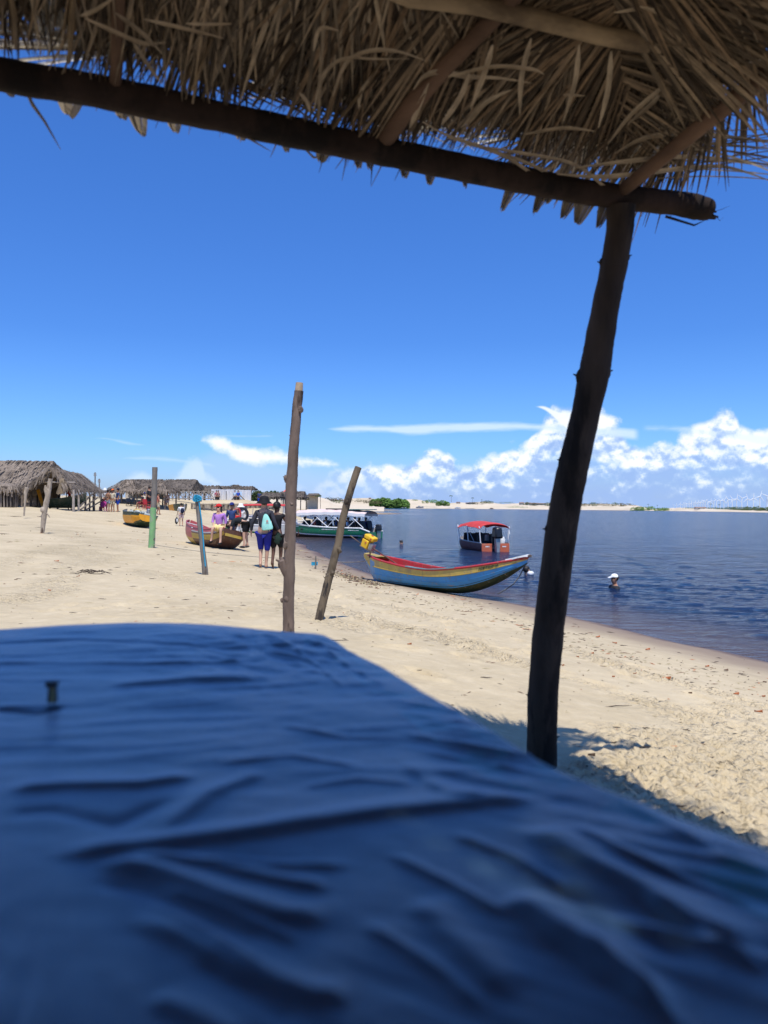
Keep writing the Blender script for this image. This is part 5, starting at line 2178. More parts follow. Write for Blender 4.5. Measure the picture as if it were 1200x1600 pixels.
# ---- small far boat: yellow with dark bow, up on the sand by the huts
fp = at(273, 785, 78)
fb_ = thing('beached_boat', (fp.x, fp.y, ground(fp.x, fp.y)), 'small distant dark green and yellow boat in front of the long thatched hut', 'boat', R(-60))


def f_fb(t):
    b = 0.65 * (1 - max(0, (t - 0.5) / 0.5) ** 2 * 0.85)
    kz = 0.0 + 0.35 * max(0, (t - 0.6) / 0.4) ** 2
    return b, kz, 0.8 + 0.15 * t, 0.5


o_, i_, rl, rr_ = hull(f_fb, 3.8, 14, 8, 0.03, lambda t, p: 0 if t < .5 else 1)
weld(o_.build('hull', [M_ORG, M_DKG], fb_))
weld(i_.build('hull_inside', M_GREY, fb_))
mb = MB()
mb.box((0.0, 0, 0.42), (0.03, 1.1, 0.8))
mb.build('transom', M_ORG, fb_)

# ---- white-hulled tour boats moored behind the walking couple
def tour_boat(name, px, py, Y, ang, L, label, hullm, can, canz=1.7, canopy=True):
    p = at(px, py, Y)
    b0 = thing(name, (p.x, p.y, max(0.0, p.z)), label, 'boat', ang)

    def f(t):
        b = 0.85 * (1 - max(0, (t - 0.5) / 0.5) ** 2 * 0.9)
        return b, -0.1 + 0.5 * max(0, (t - 0.7) / 0.3) ** 1.6, 0.55 + 0.35 * max(0, (t - 0.3) / 0.7) ** 1.4, 0.35
    o_, i_, rl, rr_ = hull(f, L, 16, 10, 0.04, lambda t, p: 0 if p > 0.5 else 1)
    weld(o_.build('hull', hullm, b0))
    weld(i_.build('hull_inside', M_GREY, b0))
    for rail in (rl, rr_):
        mb = MB()
        mb.tube([q + Vector((0, 0, 0.02)) for q in rail], 0.035, 6)
        mb.build('rail', M_WHT, b0)
    mb = MB()
    mb.box((0, 0, 0.22), (0.05, 1.5, 0.6))
    mb.build('transom', M_WHT, b0)
    if canopy:
        mb = MB()
        rows_ = []
        for i in range(9):
            x = 0.3 + (L - 1.6) * i / 8
            rows_.append([(x, u_ * 0.95, canz + 0.05 * math.sin(i / 8 * 3.14) + 0.14 * (1 - u_ * u_)) for u_ in np.linspace(-1, 1, 7)])
        mb.sheet(rows_)
        mb.sheet([[(a, b, c - 0.02) for a, b, c in r] for r in rows_][::-1])
        mb.build('canopy', can, b0)
        for x in (0.4, L * 0.4, L - 1.5):
            for s_ in (1, -1):
                mb = MB()
                mb.tube([(x, s_ * 0.8, 0.5), (x, s_ * 0.9, canz)], 0.025, 5)
                mb.build('canopy_pole', M_ALU, b0)
    for x in (1.0, 1.9, 2.8):
        for s_ in (0.4, -0.4):
            mb = MB()
            mb.box((x, s_, 0.48), (0.35, 0.5, 0.08))
            mb.box((x - 0.16, s_, 0.72), (0.06, 0.5, 0.45))
            mb.build('seat', M_DARK, b0, bevel=0.02)
    return b0


tour_boat('tour_boat', 458, 822, 66, R(160), 6.0, 'tour boat with red canopy moored behind the tall pole and the couple', [M_WHT, M_DKG], M_REDC, 1.75)
tour_boat('tour_boat', 440, 834, 49, R(155), 4.6, 'white open boat with pointed bow resting on the shore left of the tall pole', [M_WHT, M_GRN], M_WHC, 1.7, canopy=False)
tour_boat('tour_boat', 452, 816, 80, R(170), 6.5, 'tour boat with dark red roof half hidden behind the tall pole', [M_WHT, M_RED], M_REDC, 1.7)
# ------------------------------------------------------------------ poles standing in the sand
M_BARKA = material('grey_brown_bark', (0.17, 0.125, 0.098), 0.9, 0.4, 12, bump=0.006, bscale=30, stretch=(1, 1, 0.25), color2=(0.055, 0.04, 0.032), c2scale=5, c2lo=0.52, c2hi=0.62, spec=0.2)
M_BARKB = material('mottled_bark', (0.15, 0.115, 0.075), 0.9, 0.45, 10, bump=0.006, bscale=28, stretch=(1, 1, 0.3), color2=(0.05, 0.04, 0.032), c2scale=6, c2lo=0.5, c2hi=0.6, spec=0.2)
M_CUT = material('cut_wood', (0.42, 0.31, 0.20), 0.85, 0.25, 20)
M_WOODG = material('weathered_grey_wood', (0.20, 0.18, 0.155), 0.9, 0.3, 12, bump=0.004, bscale=30, stretch=(1, 1, 0.2), color2=(0.10, 0.08, 0.065), c2scale=5, spec=0.2)
M_GPAINT = paint('green_pole_paint', (0.20, 0.40, 0.16), dirt=(0.30, 0.29, 0.24), lo=0.52, hi=0.66, scale=6)
M_DRIFT = material('bleached_driftwood', (0.40, 0.33, 0.25), 0.9, 0.4, 8, bump=0.008, bscale=20, stretch=(1, 1, 0.3), color2=(0.10, 0.07, 0.05), c2scale=4, c2lo=0.54, c2hi=0.62, spec=0.15)


def pole(pix, Y0, Y1, wpx, mat, label, knots=(), name='wooden_pole', n=14, seed=0, cut=None, group=None, sink=0.25):
    P, RR = [], []
    L = len(pix) - 1
    b = at(pix[0][0], pix[0][1], Y0)
    root = thing(name, (b.x, b.y, ground(b.x, b.y)), label, 'pole', group=group)
    for i in range(L):
        for k in range(10):
            s = i + k / 10
            px = pix[i][0] + (pix[i + 1][0] - pix[i][0]) * k / 10
            py = pix[i][1] + (pix[i + 1][1] - pix[i][1]) * k / 10
            Y = Y0 + (Y1 - Y0) * s / L
            p = at(px, py, Y)
            p.x += 0.006 * mnoise.noise(Vector((s * 1.5, seed, 0)))
            w_ = wpx[i] + (wpx[i + 1] - wpx[i]) * k / 10
            P.append(p)
            RR.append(w_ / 2 / F_PX * Y * (1 + 0.07 * mnoise.noise(Vector((s * 2.5, seed, 4))) + 0.05 * mnoise.noise(Vector((s * 9, seed, 4)))))
    P.append(at(pix[-1][0], pix[-1][1], Y1))
    RR.append(wpx[-1] / 2 / F_PX * Y1)
    P.insert(0, P[0] + (P[0] - P[5]).normalized() * sink)
    RR.insert(0, RR[0])
    mb = MB()
    mb.tube(P, RR, n, jit=0.02)
    for px, py, r, dx in knots:
        Y = Y0 + (Y1 - Y0) * (pix[0][1] - py) / (pix[0][1] - pix[-1][1])
        rr = r / F_PX * Y
        q = at(px, py, Y - RR[0] * 0.6 * (1 if abs(dx) < 0.9 else 0))
        mb.ell(q, (rr, rr, rr * 1.3), 8, 6, jit=0.5)
        if abs(dx) >= 1:
            mb.tube([q, q + Vector((dx * rr * 1.1, 0, rr * 0.7))], [rr * 0.5, rr * 0.15], 6)
    mb.build('trunk', mat, root, world=True)
    return root


pA = pole([(450, 1006), (451, 940), (452, 880), (454, 820), (455, 760), (459, 700), (463, 650), (467, 611)], 6.0, 6.0,
          [18, 18, 17.5, 17.5, 18, 16, 15, 14.5], M_BARKA, 'tallest upright pole with peeling bark and a freshly sawn top',
          [(443, 880, 8, -1.4), (447, 852, 5, 0.2), (455, 788, 4, 0), (448, 748, 5, -1), (458, 905, 3, 1), (441, 938, 3, -1), (449, 935, 5, 0), (470, 640, 4, 0.5), (459, 675, 2.5, 1), (455, 682, 3, -1)], seed=1)
mb = MB()
mb.tube([at(467, 612, 6.0), at(468, 598, 6.0)], [6.2 / F_PX * 6, 5.8 / F_PX * 6], 12, jit=0.05)
mb.build('sawn_top', M_CUT, pA, world=True)
mb = MB()   # stump of a cut branch, low on its left side
mb.tube([at(450, 904, 6.0), at(443, 888, 5.98), at(440, 876, 5.97)], [0.026, 0.030, 0.024], 9, jit=0.15)
mb.build('branch_stump', M_BARKA, pA, world=True)
pB = pole([(498, 970), (507, 930), (518, 890), (528, 850), (537, 805), (548, 765), (560, 730)], 8.0, 8.15, [13.5, 13, 12.5, 12, 11.5, 11.5, 11],
          M_BARKB, 'leaning mottled pole between the tall pole and the blue boat', [(514, 900, 5, -1), (530, 860, 4, 0.3), (543, 782, 5, 0.3), (519, 895, 4, 0.2)], seed=2)
mb = MB()
mb.tube([at(513, 897, 7.95), at(507, 903, 7.9), at(505, 900, 7.9)], [0.008, 0.006, 0.002], 5)
mb.tube([at(513, 900, 7.95), at(509, 906, 7.9)], [0.007, 0.003], 5)
mb.build('twig_stub', M_BARKB, pB, world=True)
pC = pole([(237, 855), (239, 812), (241, 772), (242, 730)], 22.0, 22.0, [9.5, 9, 8.5, 8], M_WOODG, 'straight pole painted green below and bare grey above', seed=3)
mb = MB()
mb.tube([at(236.6, 857, 22), at(238, 830, 22), at(239.6, 793, 22)], [0.094, 0.091, 0.088], 14)
mb.build('green_paint_coat', M_GPAINT, pC, world=True)
pD = pole([(321, 898), (317, 860), (312, 820), (308, 776)], 14.0, 14.0, [9, 8, 7.5, 7.5], M_WOODG, 'grey pole with bright blue rope wound round its top', [(319, 885, 4, -0.9)], seed=4)
rope = MB()
rr = 0.052
cur = []
for i in range(60):
    a = i / 60 * 2 * math.pi * 5
    c = at(309 + 0.0 * i, 783 - 7 * i / 60, 14.0)
    k = rr * (1.12 + 0.25 * mnoise.noise(Vector((i * .3, 0, 0))))
    cur.append(c + Vector((math.cos(a) * k, math.sin(a) * k, 0.008 * math.sin(a * 1.3))))
rope.tube(cur, 0.014, 6)
for k in range(6):
    cc = at(308 + random.uniform(-3, 3), 779 + random.uniform(-3, 3), 13.93)
    rope.tube([cc + Vector((0.045 * math.cos(t), 0, 0.035 * math.sin(t))) for t in np.linspace(0, 6.28, 10)], 0.010, 5)
ro = rope.build('rope_coil', M_ROPEB)
tag(ro, 'bright blue rope knotted around the top of the grey pole', 'rope')
mb = MB()
mb.tube([at(311, 785, 13.94), at(314.5, 810, 13.93), at(317, 835, 13.94), at(318.5, 860, 13.94), at(321, 885, 13.95)], 0.011, 6)
ro2 = mb.build('rope_tail', M_ROPEB)
tag(ro2, 'blue rope end hanging straight down along the grey pole', 'rope')
pE = pole([(66, 832), (68, 815), (70, 797), (74, 778), (79, 748)], 29.0, 29.0, [6, 7.5, 8, 8, 7], M_DRIFT, 'crooked bleached driftwood trunk standing in the sand before the left hut',
          [(67, 797, 4, -0.8), (76, 764, 4, -1)], seed=5, name='driftwood_post')
mb = MB()
mb.tube([at(72, 802, 29), at(75, 804, 29), at(78, 809, 29)], [0.05, 0.03, 0.01], 5)
mb.tube([at(70, 803, 29), at(64, 807, 29), at(58, 807, 29)], [0.045, 0.03, 0.01], 5)
mb.tube([at(74, 775, 29), at(71, 765, 29), at(71, 758, 29)], [0.07, 0.06, 0.03], 6)
mb.build('branch', M_DRIFT, pE, world=True)
pole([(38, 799), (39, 785), (40, 770), (42, 762)], 41.0, 41.0, [2.6, 3, 5.5, 6], M_DRIFT, 'small forked driftwood stake left of the crooked trunk', seed=6, name='driftwood_post')
st_p = gp(493, 889)
sk = thing('stake', st_p, 'short stake with a scrap of blue cloth by the waterline', 'stake')
mb = MB()
mb.tube([st_p + Vector((0, 0, -0.1)), at(493.5, 869, st_p.y)], [0.025, 0.02], 7, jit=0.1)
mb.build('shaft', M_WOODG, sk, world=True)
mb = MB()
q = at(486, 878, st_p.y)
mb.sheet([[q + Vector((0.06 * j + 0.03 * random.random(), 0.03 * random.random(), -0.05 * i)) for j in range(4)] for i in range(3)])
mb.build('cloth_scrap', M_ROPEB, sk, world=True)
mb = MB()
a, b, c = at(240, 851, 21.9), at(440, 871, 21.0), at(493.5, 874, st_p.y)
P = []
for i in range(41):
    t = i / 40
    p = a.lerp(c, t)
    p.z = a.z + (c.z - a.z) * t - 0.35 * t * (1 - t)
    p.z = max(p.z, ground(p.x, p.y) + 0.012)
    P.append(p)
mb.tube(P, 0.010, 5)
tag(mb.build('mooring_line', M_ROPE), 'thin grey rope running low over the sand from the green pole to the stake', 'rope')
mb = MB()
c, d = at(493.5, 872, st_p.y), at(575, 876, 18.8)
P = [c.lerp(d, i / 20) + Vector((0, 0, -0.3 * (i / 20) * (1 - i / 20))) for i in range(21)]
mb.tube(P, 0.010, 5)
tag(mb.build('mooring_line', M_ROPE), 'thin rope from the stake to the blue boat\'s stern', 'rope')

# ------------------------------------------------------------------ people
M_SKIN = material('skin', (0.52, 0.31, 0.21), 0.6, 0.1, 6, spec=0.35)
M_SKINT = material('tanned_skin', (0.36, 0.185, 0.11), 0.6, 0.1, 6, spec=0.35)
M_SKIND = material('dark_skin', (0.11, 0.055, 0.035), 0.55, 0.1, 6, spec=0.35)
M_HAIR = material('dark_hair', (0.012, 0.009, 0.008), 0.6, 0.4, 30)
CL = {}


def cloth(name, c):
    if name not in CL:
        CL[name] = material('cloth_' + name, c, 0.8, 0.12, 6, bump=0.012, bscale=5, spec=0.2)
    return CL[name]


def skin_mesh(name, J, edges, rad, mat, parent, sub=1, root='pelvis', smooth=True):
    names = []
    for a, b in edges:
        for x in (a, b):
            if x not in names:
                names.append(x)
    if root in names:
        names.remove(root)
        names.insert(0, root)
    me = bpy.data.meshes.new(name)
    me.from_pydata([J[n] for n in names], [(names.index(a), names.index(b)) for a, b in edges], [])
    o = bpy.data.objects.new('tmp', me)
    COL.objects.link(o)
    o.modifiers.new('s', 'SKIN')
    if not me.skin_vertices:
        bpy.context.view_layer.objects.active = o
        me.attributes  # ensure data
    if not me.skin_vertices:
        with bpy.context.temp_override(object=o, active_object=o):
            bpy.ops.mesh.customdata_skin_add()
    for i, n in enumerate(names):
        r = rad[n]
        me.skin_vertices[0].data[i].radius = (r, r) if not isinstance(r, tuple) else r
        me.skin_vertices[0].data[i].use_root = (i == 0)
    su = o.modifiers.new('u', 'SUBSURF')
    su.levels = su.render_levels = sub
    dg = bpy.context.evaluated_depsgraph_get()
    dg.update()
    nm = bpy.data.meshes.new_from_object(o.evaluated_get(dg), depsgraph=dg)
    bpy.data.objects.remove(o)
    nm.name = name
    nm.materials.clear()
    nm.materials.append(mat)
    nm.polygons.foreach_set('use_smooth', [True] * len(nm.polygons))
    ob = bpy.data.objects.new(name, nm)
    COL.objects.link(ob)
    ob.parent = parent
    return ob


BASE = dict(pelvis=(0, 0, .95), waist=(0, 0, 1.10), chest=(0, -.01, 1.30), upch=(0, 0, 1.42), neck=(0, 0.0, 1.50), jaw=(0, .022, 1.575), head=(0, .005, 1.65), crown=(0, -.005, 1.70), nose=(0, .105, 1.615),
            shL=(-.175, 0, 1.41), elL=(-.235, -.02, 1.14), wrL=(-.25, .04, .90), haL=(-.25, .055, .83),
            shR=(.175, 0, 1.41), elR=(.235, -.02, 1.14), wrR=(.25, .04, .90), haR=(.25, .055, .83),
            hiL=(-.095, 0, .88), knL=(-.10, .02, .49), anL=(-.10, -.01, .09), heL=(-.10, -.045, .035), toL=(-.11, .14, .025),
            hiR=(.095, 0, .88), knR=(.10, .02, .49), anR=(.10, -.01, .09), heR=(.10, -.045, .035), toR=(.11, .14, .025))
BR = dict(pelvis=.125, waist=.115, chest=.125, upch=.10, neck=.052, jaw=.062, head=.092, crown=.075, nose=.014, shL=.060, elL=.041, wrL=.028, haL=.034,
          shR=.060, elR=.041, wrR=.028, haR=.034, hiL=.088, knL=.058, anL=.036, heL=.036, toL=.028, hiR=.088, knR=.058, anR=.036, heR=.036, toR=.028)
BE = [('pelvis', 'waist'), ('waist', 'chest'), ('chest', 'upch'), ('upch', 'neck'), ('neck', 'jaw'), ('jaw', 'head'), ('head', 'crown'), ('jaw', 'nose'),
      ('upch', 'shL'), ('shL', 'elL'), ('elL', 'wrL'), ('wrL', 'haL'), ('upch', 'shR'), ('shR', 'elR'), ('elR', 'wrR'), ('wrR', 'haR'),
      ('pelvis', 'hiL'), ('hiL', 'knL'), ('knL', 'anL'), ('anL', 'heL'), ('anL', 'toL'), ('pelvis', 'hiR'), ('hiR', 'knR'), ('knR', 'anR'), ('anR', 'heR'), ('anR', 'toR')]


def lerp3(a, b, t):
    return tuple(a[i] + (b[i] - a[i]) * t for i in range(3))


def person(loc, rz, label, skin=None, scale=1.0, pose=None, top=None, sleeves=0.5, bottom=None, blen=0.6, skirt=False, hat=None, hatcol=None, hair=True,
           fingers=False, shoes=None, width=1.0, group=None, detail=1, longhair=False):
    """top/bottom = cloth materials; blen = leg length covered 0..1; sleeves 0..1 of the arm"""
    root = thing('person', loc, label, 'person', rz, group)
    J = dict(BASE)
    if pose:
        J.update(pose)
    J = {k: tuple(c * scale for c in v) for k, v in J.items()}
    Rr = {k: v * scale * (width if k in ('pelvis', 'waist', 'chest', 'upch', 'hiL', 'hiR') else 1) for k, v in BR.items()}
    E = list(BE)
    skin = skin or M_SKINT
    if fingers:
        for s in 'LR':
            h, w_ = Vector(J['ha' + s]), Vector(J['wr' + s])
            d = (h - w_).normalized()
            side = Vector((0, 1, 0)) - d * d.y
            side = side.normalized()
            for i in range(4):
                k1, k2 = 'f%s%da' % (s, i), 'f%s%db' % (s, i)
                base = h + side * (0.022 - 0.015 * i) * scale
                ln = [0.06, 0.068, 0.064, 0.05][i] * scale
                inw = Vector((0.012 if s == 'L' else -0.012, 0, 0))
                J[k1] = tuple(base + d * ln * 0.5)
                J[k2] = tuple(base + d * ln + inw)
                Rr[k1], Rr[k2] = 0.0085 * scale, 0.007 * scale
                E += [('ha' + s, k1), (k1, k2)]
            J['t' + s] = tuple(w_ + d * 0.045 * scale + side * 0.055 * scale)
            Rr['t' + s] = 0.010 * scale
            E += [('ha' + s, 't' + s)]
            Rr['ha' + s] = 0.026 * scale
    body = skin_mesh('body', J, E, Rr, skin, root, 1)
    if top:
        T = {k: J[k] for k in ('waist', 'chest', 'upch', 'shL', 'shR', 'pelvis')}
        TR = {k: Rr[k] * 1.12 + 0.008 for k in T}
        TR['neckl'] = 0.062 * scale
        T['neckl'] = lerp3(J['upch'], J['neck'], 0.35)
        TE = [('pelvis', 'waist'), ('waist', 'chest'), ('chest', 'upch'), ('upch', 'neckl'), ('upch', 'shL'), ('upch', 'shR')]
        TR['pelvis'] = Rr['pelvis'] * 1.08
        T['pelvis'] = lerp3(J['pelvis'], J['waist'], 0.15)
        if sleeves > 0:
            for s in 'LR':
                sh, el, wr = J['sh' + s], J['el' + s], J['wr' + s]
                if sleeves <= 0.5:
                    e = lerp3(sh, el, sleeves * 2)
                    T['e' + s] = e
                    TR['e' + s] = 0.060 * scale
                    TE.append(('sh' + s, 'e' + s))
                else:
                    T['e' + s] = el
                    TR['e' + s] = 0.054 * scale
                    T['w' + s] = lerp3(el, wr, (sleeves - 0.5) * 2)
                    TR['w' + s] = 0.040 * scale
                    TE += [('sh' + s, 'e' + s), ('e' + s, 'w' + s)]
        skin_mesh('shirt', T, TE, TR, top, root, 1, root='pelvis')
    if bottom:
        B = {'pelvis': lerp3(J['pelvis'], J['waist'], 0.2), 'hiL': J['hiL'], 'hiR': J['hiR']}
        RB = {'pelvis': Rr['pelvis'] * 1.1 + 0.012, 'hiL': Rr['hiL'] * 1.18 + 0.012, 'hiR': Rr['hiR'] * 1.18 + 0.012}
        EB = [('pelvis', 'hiL'), ('pelvis', 'hiR')]
        for s in 'LR':
            if blen <= 0.5:
                B['k' + s] = lerp3(J['hi' + s], J['kn' + s], blen * 2)
                RB['k' + s] = 0.092 * scale
                EB.append(('hi' + s, 'k' + s))
            else:
                B['k' + s] = J['kn' + s]
                RB['k' + s] = 0.080 * scale
                B['a' + s] = lerp3(J['kn' + s], J['an' + s], (blen - 0.5) * 2)
                RB['a' + s] = 0.062 * scale
                EB += [('hi' + s, 'k' + s), ('k' + s, 'a' + s)]
        skin_mesh('shorts' if blen <= 0.6 else 'trousers', B, EB, RB, bottom, root, 1)
    h = Vector(J['head'])
    c = Vector(J['crown'])
    upd = (c - Vector(J['neck'])).normalized()
    q = Vector((0, 0, 1)).rotation_difference(upd).to_matrix()
    fd = (Vector(J['nose']) - Vector(J['jaw']))
    fd = (fd - upd * fd.dot(upd)).normalized()
    sd_ = fd.cross(upd)
    RM = Matrix((sd_, fd, upd)).transposed()
    cen = h + (c - h) * 0.4
    if hair:
        mb = MB()
        mb.ell(cen - fd * 0.020 * scale + upd * 0.018 * scale, (0.098 * scale, 0.108 * scale, 0.105 * scale), 14, 10, rot=RM, jit=0.12)
        if longhair:
            mb.ell(cen - fd * 0.075 * scale - upd * 0.13 * scale, (0.075 * scale, 0.045 * scale, 0.17 * scale), 12, 8, rot=RM, jit=0.3)
        mb.build('hair', M_HAIR, body)
    if detail:
        mb = MB()
        for s_ in (-1, 1):
            mb.ell(h + sd_ * 0.034 * s_ * scale + fd * 0.083 * scale + upd * 0.004 * scale, 0.011 * scale, 6, 5, rot=RM)
        mb.build('eyes', M_HAIR, body)
        mb = MB()
        for s_ in (-1, 1):
            mb.ell(h + sd_ * 0.094 * s_ * scale, (0.012 * scale, 0.022 * scale, 0.032 * scale), 8, 6, rot=RM)
        mb.build('ears', skin, body)
    if hat == 'bucket':
        mb = MB()
        mb.lathe([(0.205 * scale, -0.055 * scale), (0.20 * scale, -0.045 * scale), (0.125 * scale, 0.015 * scale), (0.115 * scale, 0.06 * scale), (0.092 * scale, 0.115 * scale), (0.05 * scale, 0.135 * scale), (0.001, 0.137 * scale)],
                 cen + upd * 0.02, 20, rot=RM)
        mb.build('hat', hatcol, root)
    elif hat in ('cap', 'backcap'):
        mb = MB()
        prof_ = [(0.108 * math.cos(a) * scale, 0.10 * math.sin(a) * scale) for a in np.linspace(0, 1.5, 8)]
        mb.lathe(prof_, cen + upd * 0.035 * scale, 18, rot=RM, sq=(0.95, 1.08))
        sg = 1 if hat == 'cap' else -1
        rows_ = []
        for i in range(5):
            t = i / 4
            rows_.append([cen + upd * (0.045 - 0.03 * t) * scale + fd * sg * (0.09 + 0.10 * t) * scale + sd_ * u_ * 0.085 * (1 - 0.35 * t * t) * scale for u_ in (-1, -.5, 0, .5, 1)])
        mb.sheet(rows_)
        mb.sheet([[p - upd * 0.008 for p in r] for r in rows_][::-1])
        mb.build('cap', hatcol, root)
    if shoes:
        for s in 'LR':
            mb = MB()
            a, t_ = Vector(J['he' + s]), Vector(J['to' + s])
            d = (t_ - a)
            rm = Vector((0, 1, 0)).rotation_difference(d.normalized()).to_matrix()
            mb.ell(a.lerp(t_, 0.52), (0.05 * scale, 0.145 * scale, 0.045 * scale), 10, 8, rot=rm)
            mb.build('shoe', shoes, root)
    return root, J


def stand(px, py, Y):
    p = at(px, py, Y)
    return Vector((p.x, p.y, max(ground(p.x, p.y), -0.6)))


# walking man seen from behind
mp = stand(412, 889, 19.0)
WALK = dict(hiL=(-.095, 0, .88), knL=(-.09, .10, .49), anL=(-.08, -.02, .13), heL=(-.08, -.08, .09), toL=(-.09, .08, .02),
            hiR=(.095, 0, .88), knR=(.08, .04, .48), anR=(.05, .06, .09), heR=(.05, .02, .03), toR=(.05, .21, .025),
            elL=(-.29, -.03, 1.16), wrL=(-.33, .05, .92), haL=(-.335, .07, .85), elR=(.27, -.02, 1.15), wrR=(.36, .10, .95), haR=(.38, .13, .90))
man, JM = person(mp, R(0), 'man in black bucket hat and royal blue shorts walking away with a mint bag', M_SKIN, 1.0, WALK, cloth('charcoal', (0.045, 0.045, 0.055)), 0.97,
                 cloth('royal_blue', (0.02, 0.025, 0.24)), 0.56, hat='bucket', hatcol=cloth('black', (0.012, 0.012, 0.014)), fingers=True, width=1.08)
bag = thing('drawstring_bag', (mp.x + 0.09, mp.y - 0.17, mp.z + 1.17), 'mint green drawstring bag with small red print on the walking man\'s back', 'bag')
M_MINT = cloth('mint', (0.33, 0.70, 0.60))
mb = MB()
prof_ = []
mb.lathe([(0.02, 0.24), (0.06, 0.20), (0.10, 0.10), (0.145, -0.05), (0.165, -0.16), (0.155, -0.215), (0.10, -0.235), (0.01, -0.24)], (0, 0, 0), 16, sq=(1, 0.38), rot=Matrix.Rotation(R(-8), 3, 'Y'))
mb.build('sack', M_MINT, bag)
mb = MB()
for k in range(5):
    a = k * 1.256
    mb.ell((0.03 + 0.022 * math.cos(a), -0.062, 0.03 + 0.022 * math.sin(a)), (0.012, 0.006, 0.012), 6, 5)
for k in range(5):
    mb.box((0.0 + 0.018 * k, -0.062, -0.03), (0.011, 0.005, 0.014))
mb.build('print', M_REDC, bag)
mb = MB()
for s_ in (-1, 1):
    mb.tube([(-0.10 * s_ - 0.08, 0.02, -0.20), (-0.15 * s_ - 0.08, 0.10, 0.05), (-0.10 * s_ - 0.08, 0.16, 0.30), (0, 0.02, 0.24)], 0.006, 5)
mb.build('cord', M_BLK, bag)
bag.scale = (0.86, 0.86, 0.86)
# woman walking beside him
wp = stand(432, 889, 19.2)
WALK2 = dict(knL=(-.09, .02, .48), anL=(-.09, -.10, .14), heL=(-.09, -.14, .12), toL=(-.09, 0.0, .02), knR=(.09, .10, .50), anR=(.08, .10, .09), heR=(.08, .06, .03), toR=(.08, .24, .025),
             elR=(.30, .06, 1.18), wrR=(.42, .18, 1.02), haR=(.45, .22, .97), elL=(-.22, -.02, 1.15), wrL=(-.14, .10, .95), haL=(-.12, .14, .88))
woman, JW = person(wp, R(-8), 'woman in sleeveless black clothes and black hat walking close beside the man in blue shorts', M_SKIND, 0.95, WALK2, cloth('black', (0.012, 0.012, 0.014)), 0.12,
                   cloth('black', (0.012, 0.012, 0.014)), 0.44, fingers=True, hat='cap', hatcol=cloth('black', (0.012, 0.012, 0.014)), shoes=None)
gb_ = thing('beach_bag', (wp.x + 0.05, wp.y - 0.10, wp.z + 0.78), 'dark green folded bundle carried between the couple', 'bag')
mb = MB()
mb.ell((0, 0, 0), (0.10, 0.05, 0.14), 12, 8, jit=0.6)
mb.build('sack', cloth('bottle_green', (0.02, 0.04, 0.028)), gb_)
mb = MB()
mb.tube([(-0.05, 0, 0.10), (0, 0, 0.20), (0.05, 0, 0.10)], 0.012, 5)
mb.build('strap', M_BLK, gb_)

# woman in lilac sitting on the beached boat
sp = at(340, 852, 27.0)
SITP = dict(pelvis=(0, 0, .60), waist=(0, -.01, .74), chest=(0, 0, .93), upch=(0, .01, 1.05), neck=(0, .02, 1.13), jaw=(0.03, .03, 1.20), head=(0.01, .02, 1.27), crown=(0, .02, 1.33), nose=(0.09, .09, 1.235),
            shL=(-.17, 0, 1.04), elL=(-.24, -.03, .80), wrL=(-.22, .02, .60), haL=(-.22, .05, .56), shR=(.17, 0, 1.04), elR=(.22, .05, .80), wrR=(.14, .18, .68), haR=(.10, .22, .66),
            hiL=(-.10, .03, .58), knL=(-.20, .38, .55), anL=(-.20, .40, .12), heL=(-.20, .36, .06), toL=(-.20, .52, .04),
            hiR=(.10, .03, .58), knR=(.09, .40, .58), anR=(.14, .36, .16), heR=(.14, .33, .11), toR=(.16, .48, .09))
lw, JL = person(Vector((sp.x - 0.02, sp.y + 0.32, sp.z + 0.02)), R(172), 'woman in lilac top and red cap sitting on the edge of the red beached boat', M_SKIN, 1.03, SITP,
                cloth('lilac', (0.42, 0.20, 0.52)), 0.75, cloth('pale_yellow', (0.72, 0.58, 0.26)), 0.40, hat='cap', hatcol=cloth('red', (0.55, 0.02, 0.02)), shoes=cloth('black', (0.012, 0.012, 0.014)), longhair=True, width=1.05, fingers=True)
# person bending over the stern of that boat
bp_ = at(382, 856, 27.2)
BEND = dict(pelvis=(0, -.05, .90), waist=(0, .10, .98), chest=(0, .30, .98), upch=(0, .42, .94), neck=(0, .50, .90), jaw=(0, .57, .84), head=(0, .62, .82), crown=(0, .67, .80), nose=(0, .60, .74),
            shL=(-.17, .40, .94), elL=(-.22, .45, .68), wrL=(-.16, .58, .50), haL=(-.14, .62, .45), shR=(.17, .40, .94), elR=(.22, .46, .68), wrR=(.16, .58, .50), haR=(.14, .62, .45),
            hiL=(-.095, -.05, .85), knL=(-.12, .0, .48), hiR=(.095, -.05, .85), knR=(.12, .0, .48), anL=(-.14, -.04, .09), heL=(-.14, -.07, .04), toL=(-.14, .1, .03), anR=(.14, -.04, .09), heR=(.14, -.07, .04), toR=(.14, .1, .03))
person(Vector((bp_.x, bp_.y + 0.1, bp_.z)), R(78), 'person in black shirt and shorts bending over the stern of the red beached boat', M_SKIN, 1.0, BEND, cloth('black_shirt', (0.02, 0.025, 0.028)), 0.4, cloth('black', (0.012, 0.012, 0.014)), 0.42, shoes=M_BLK)
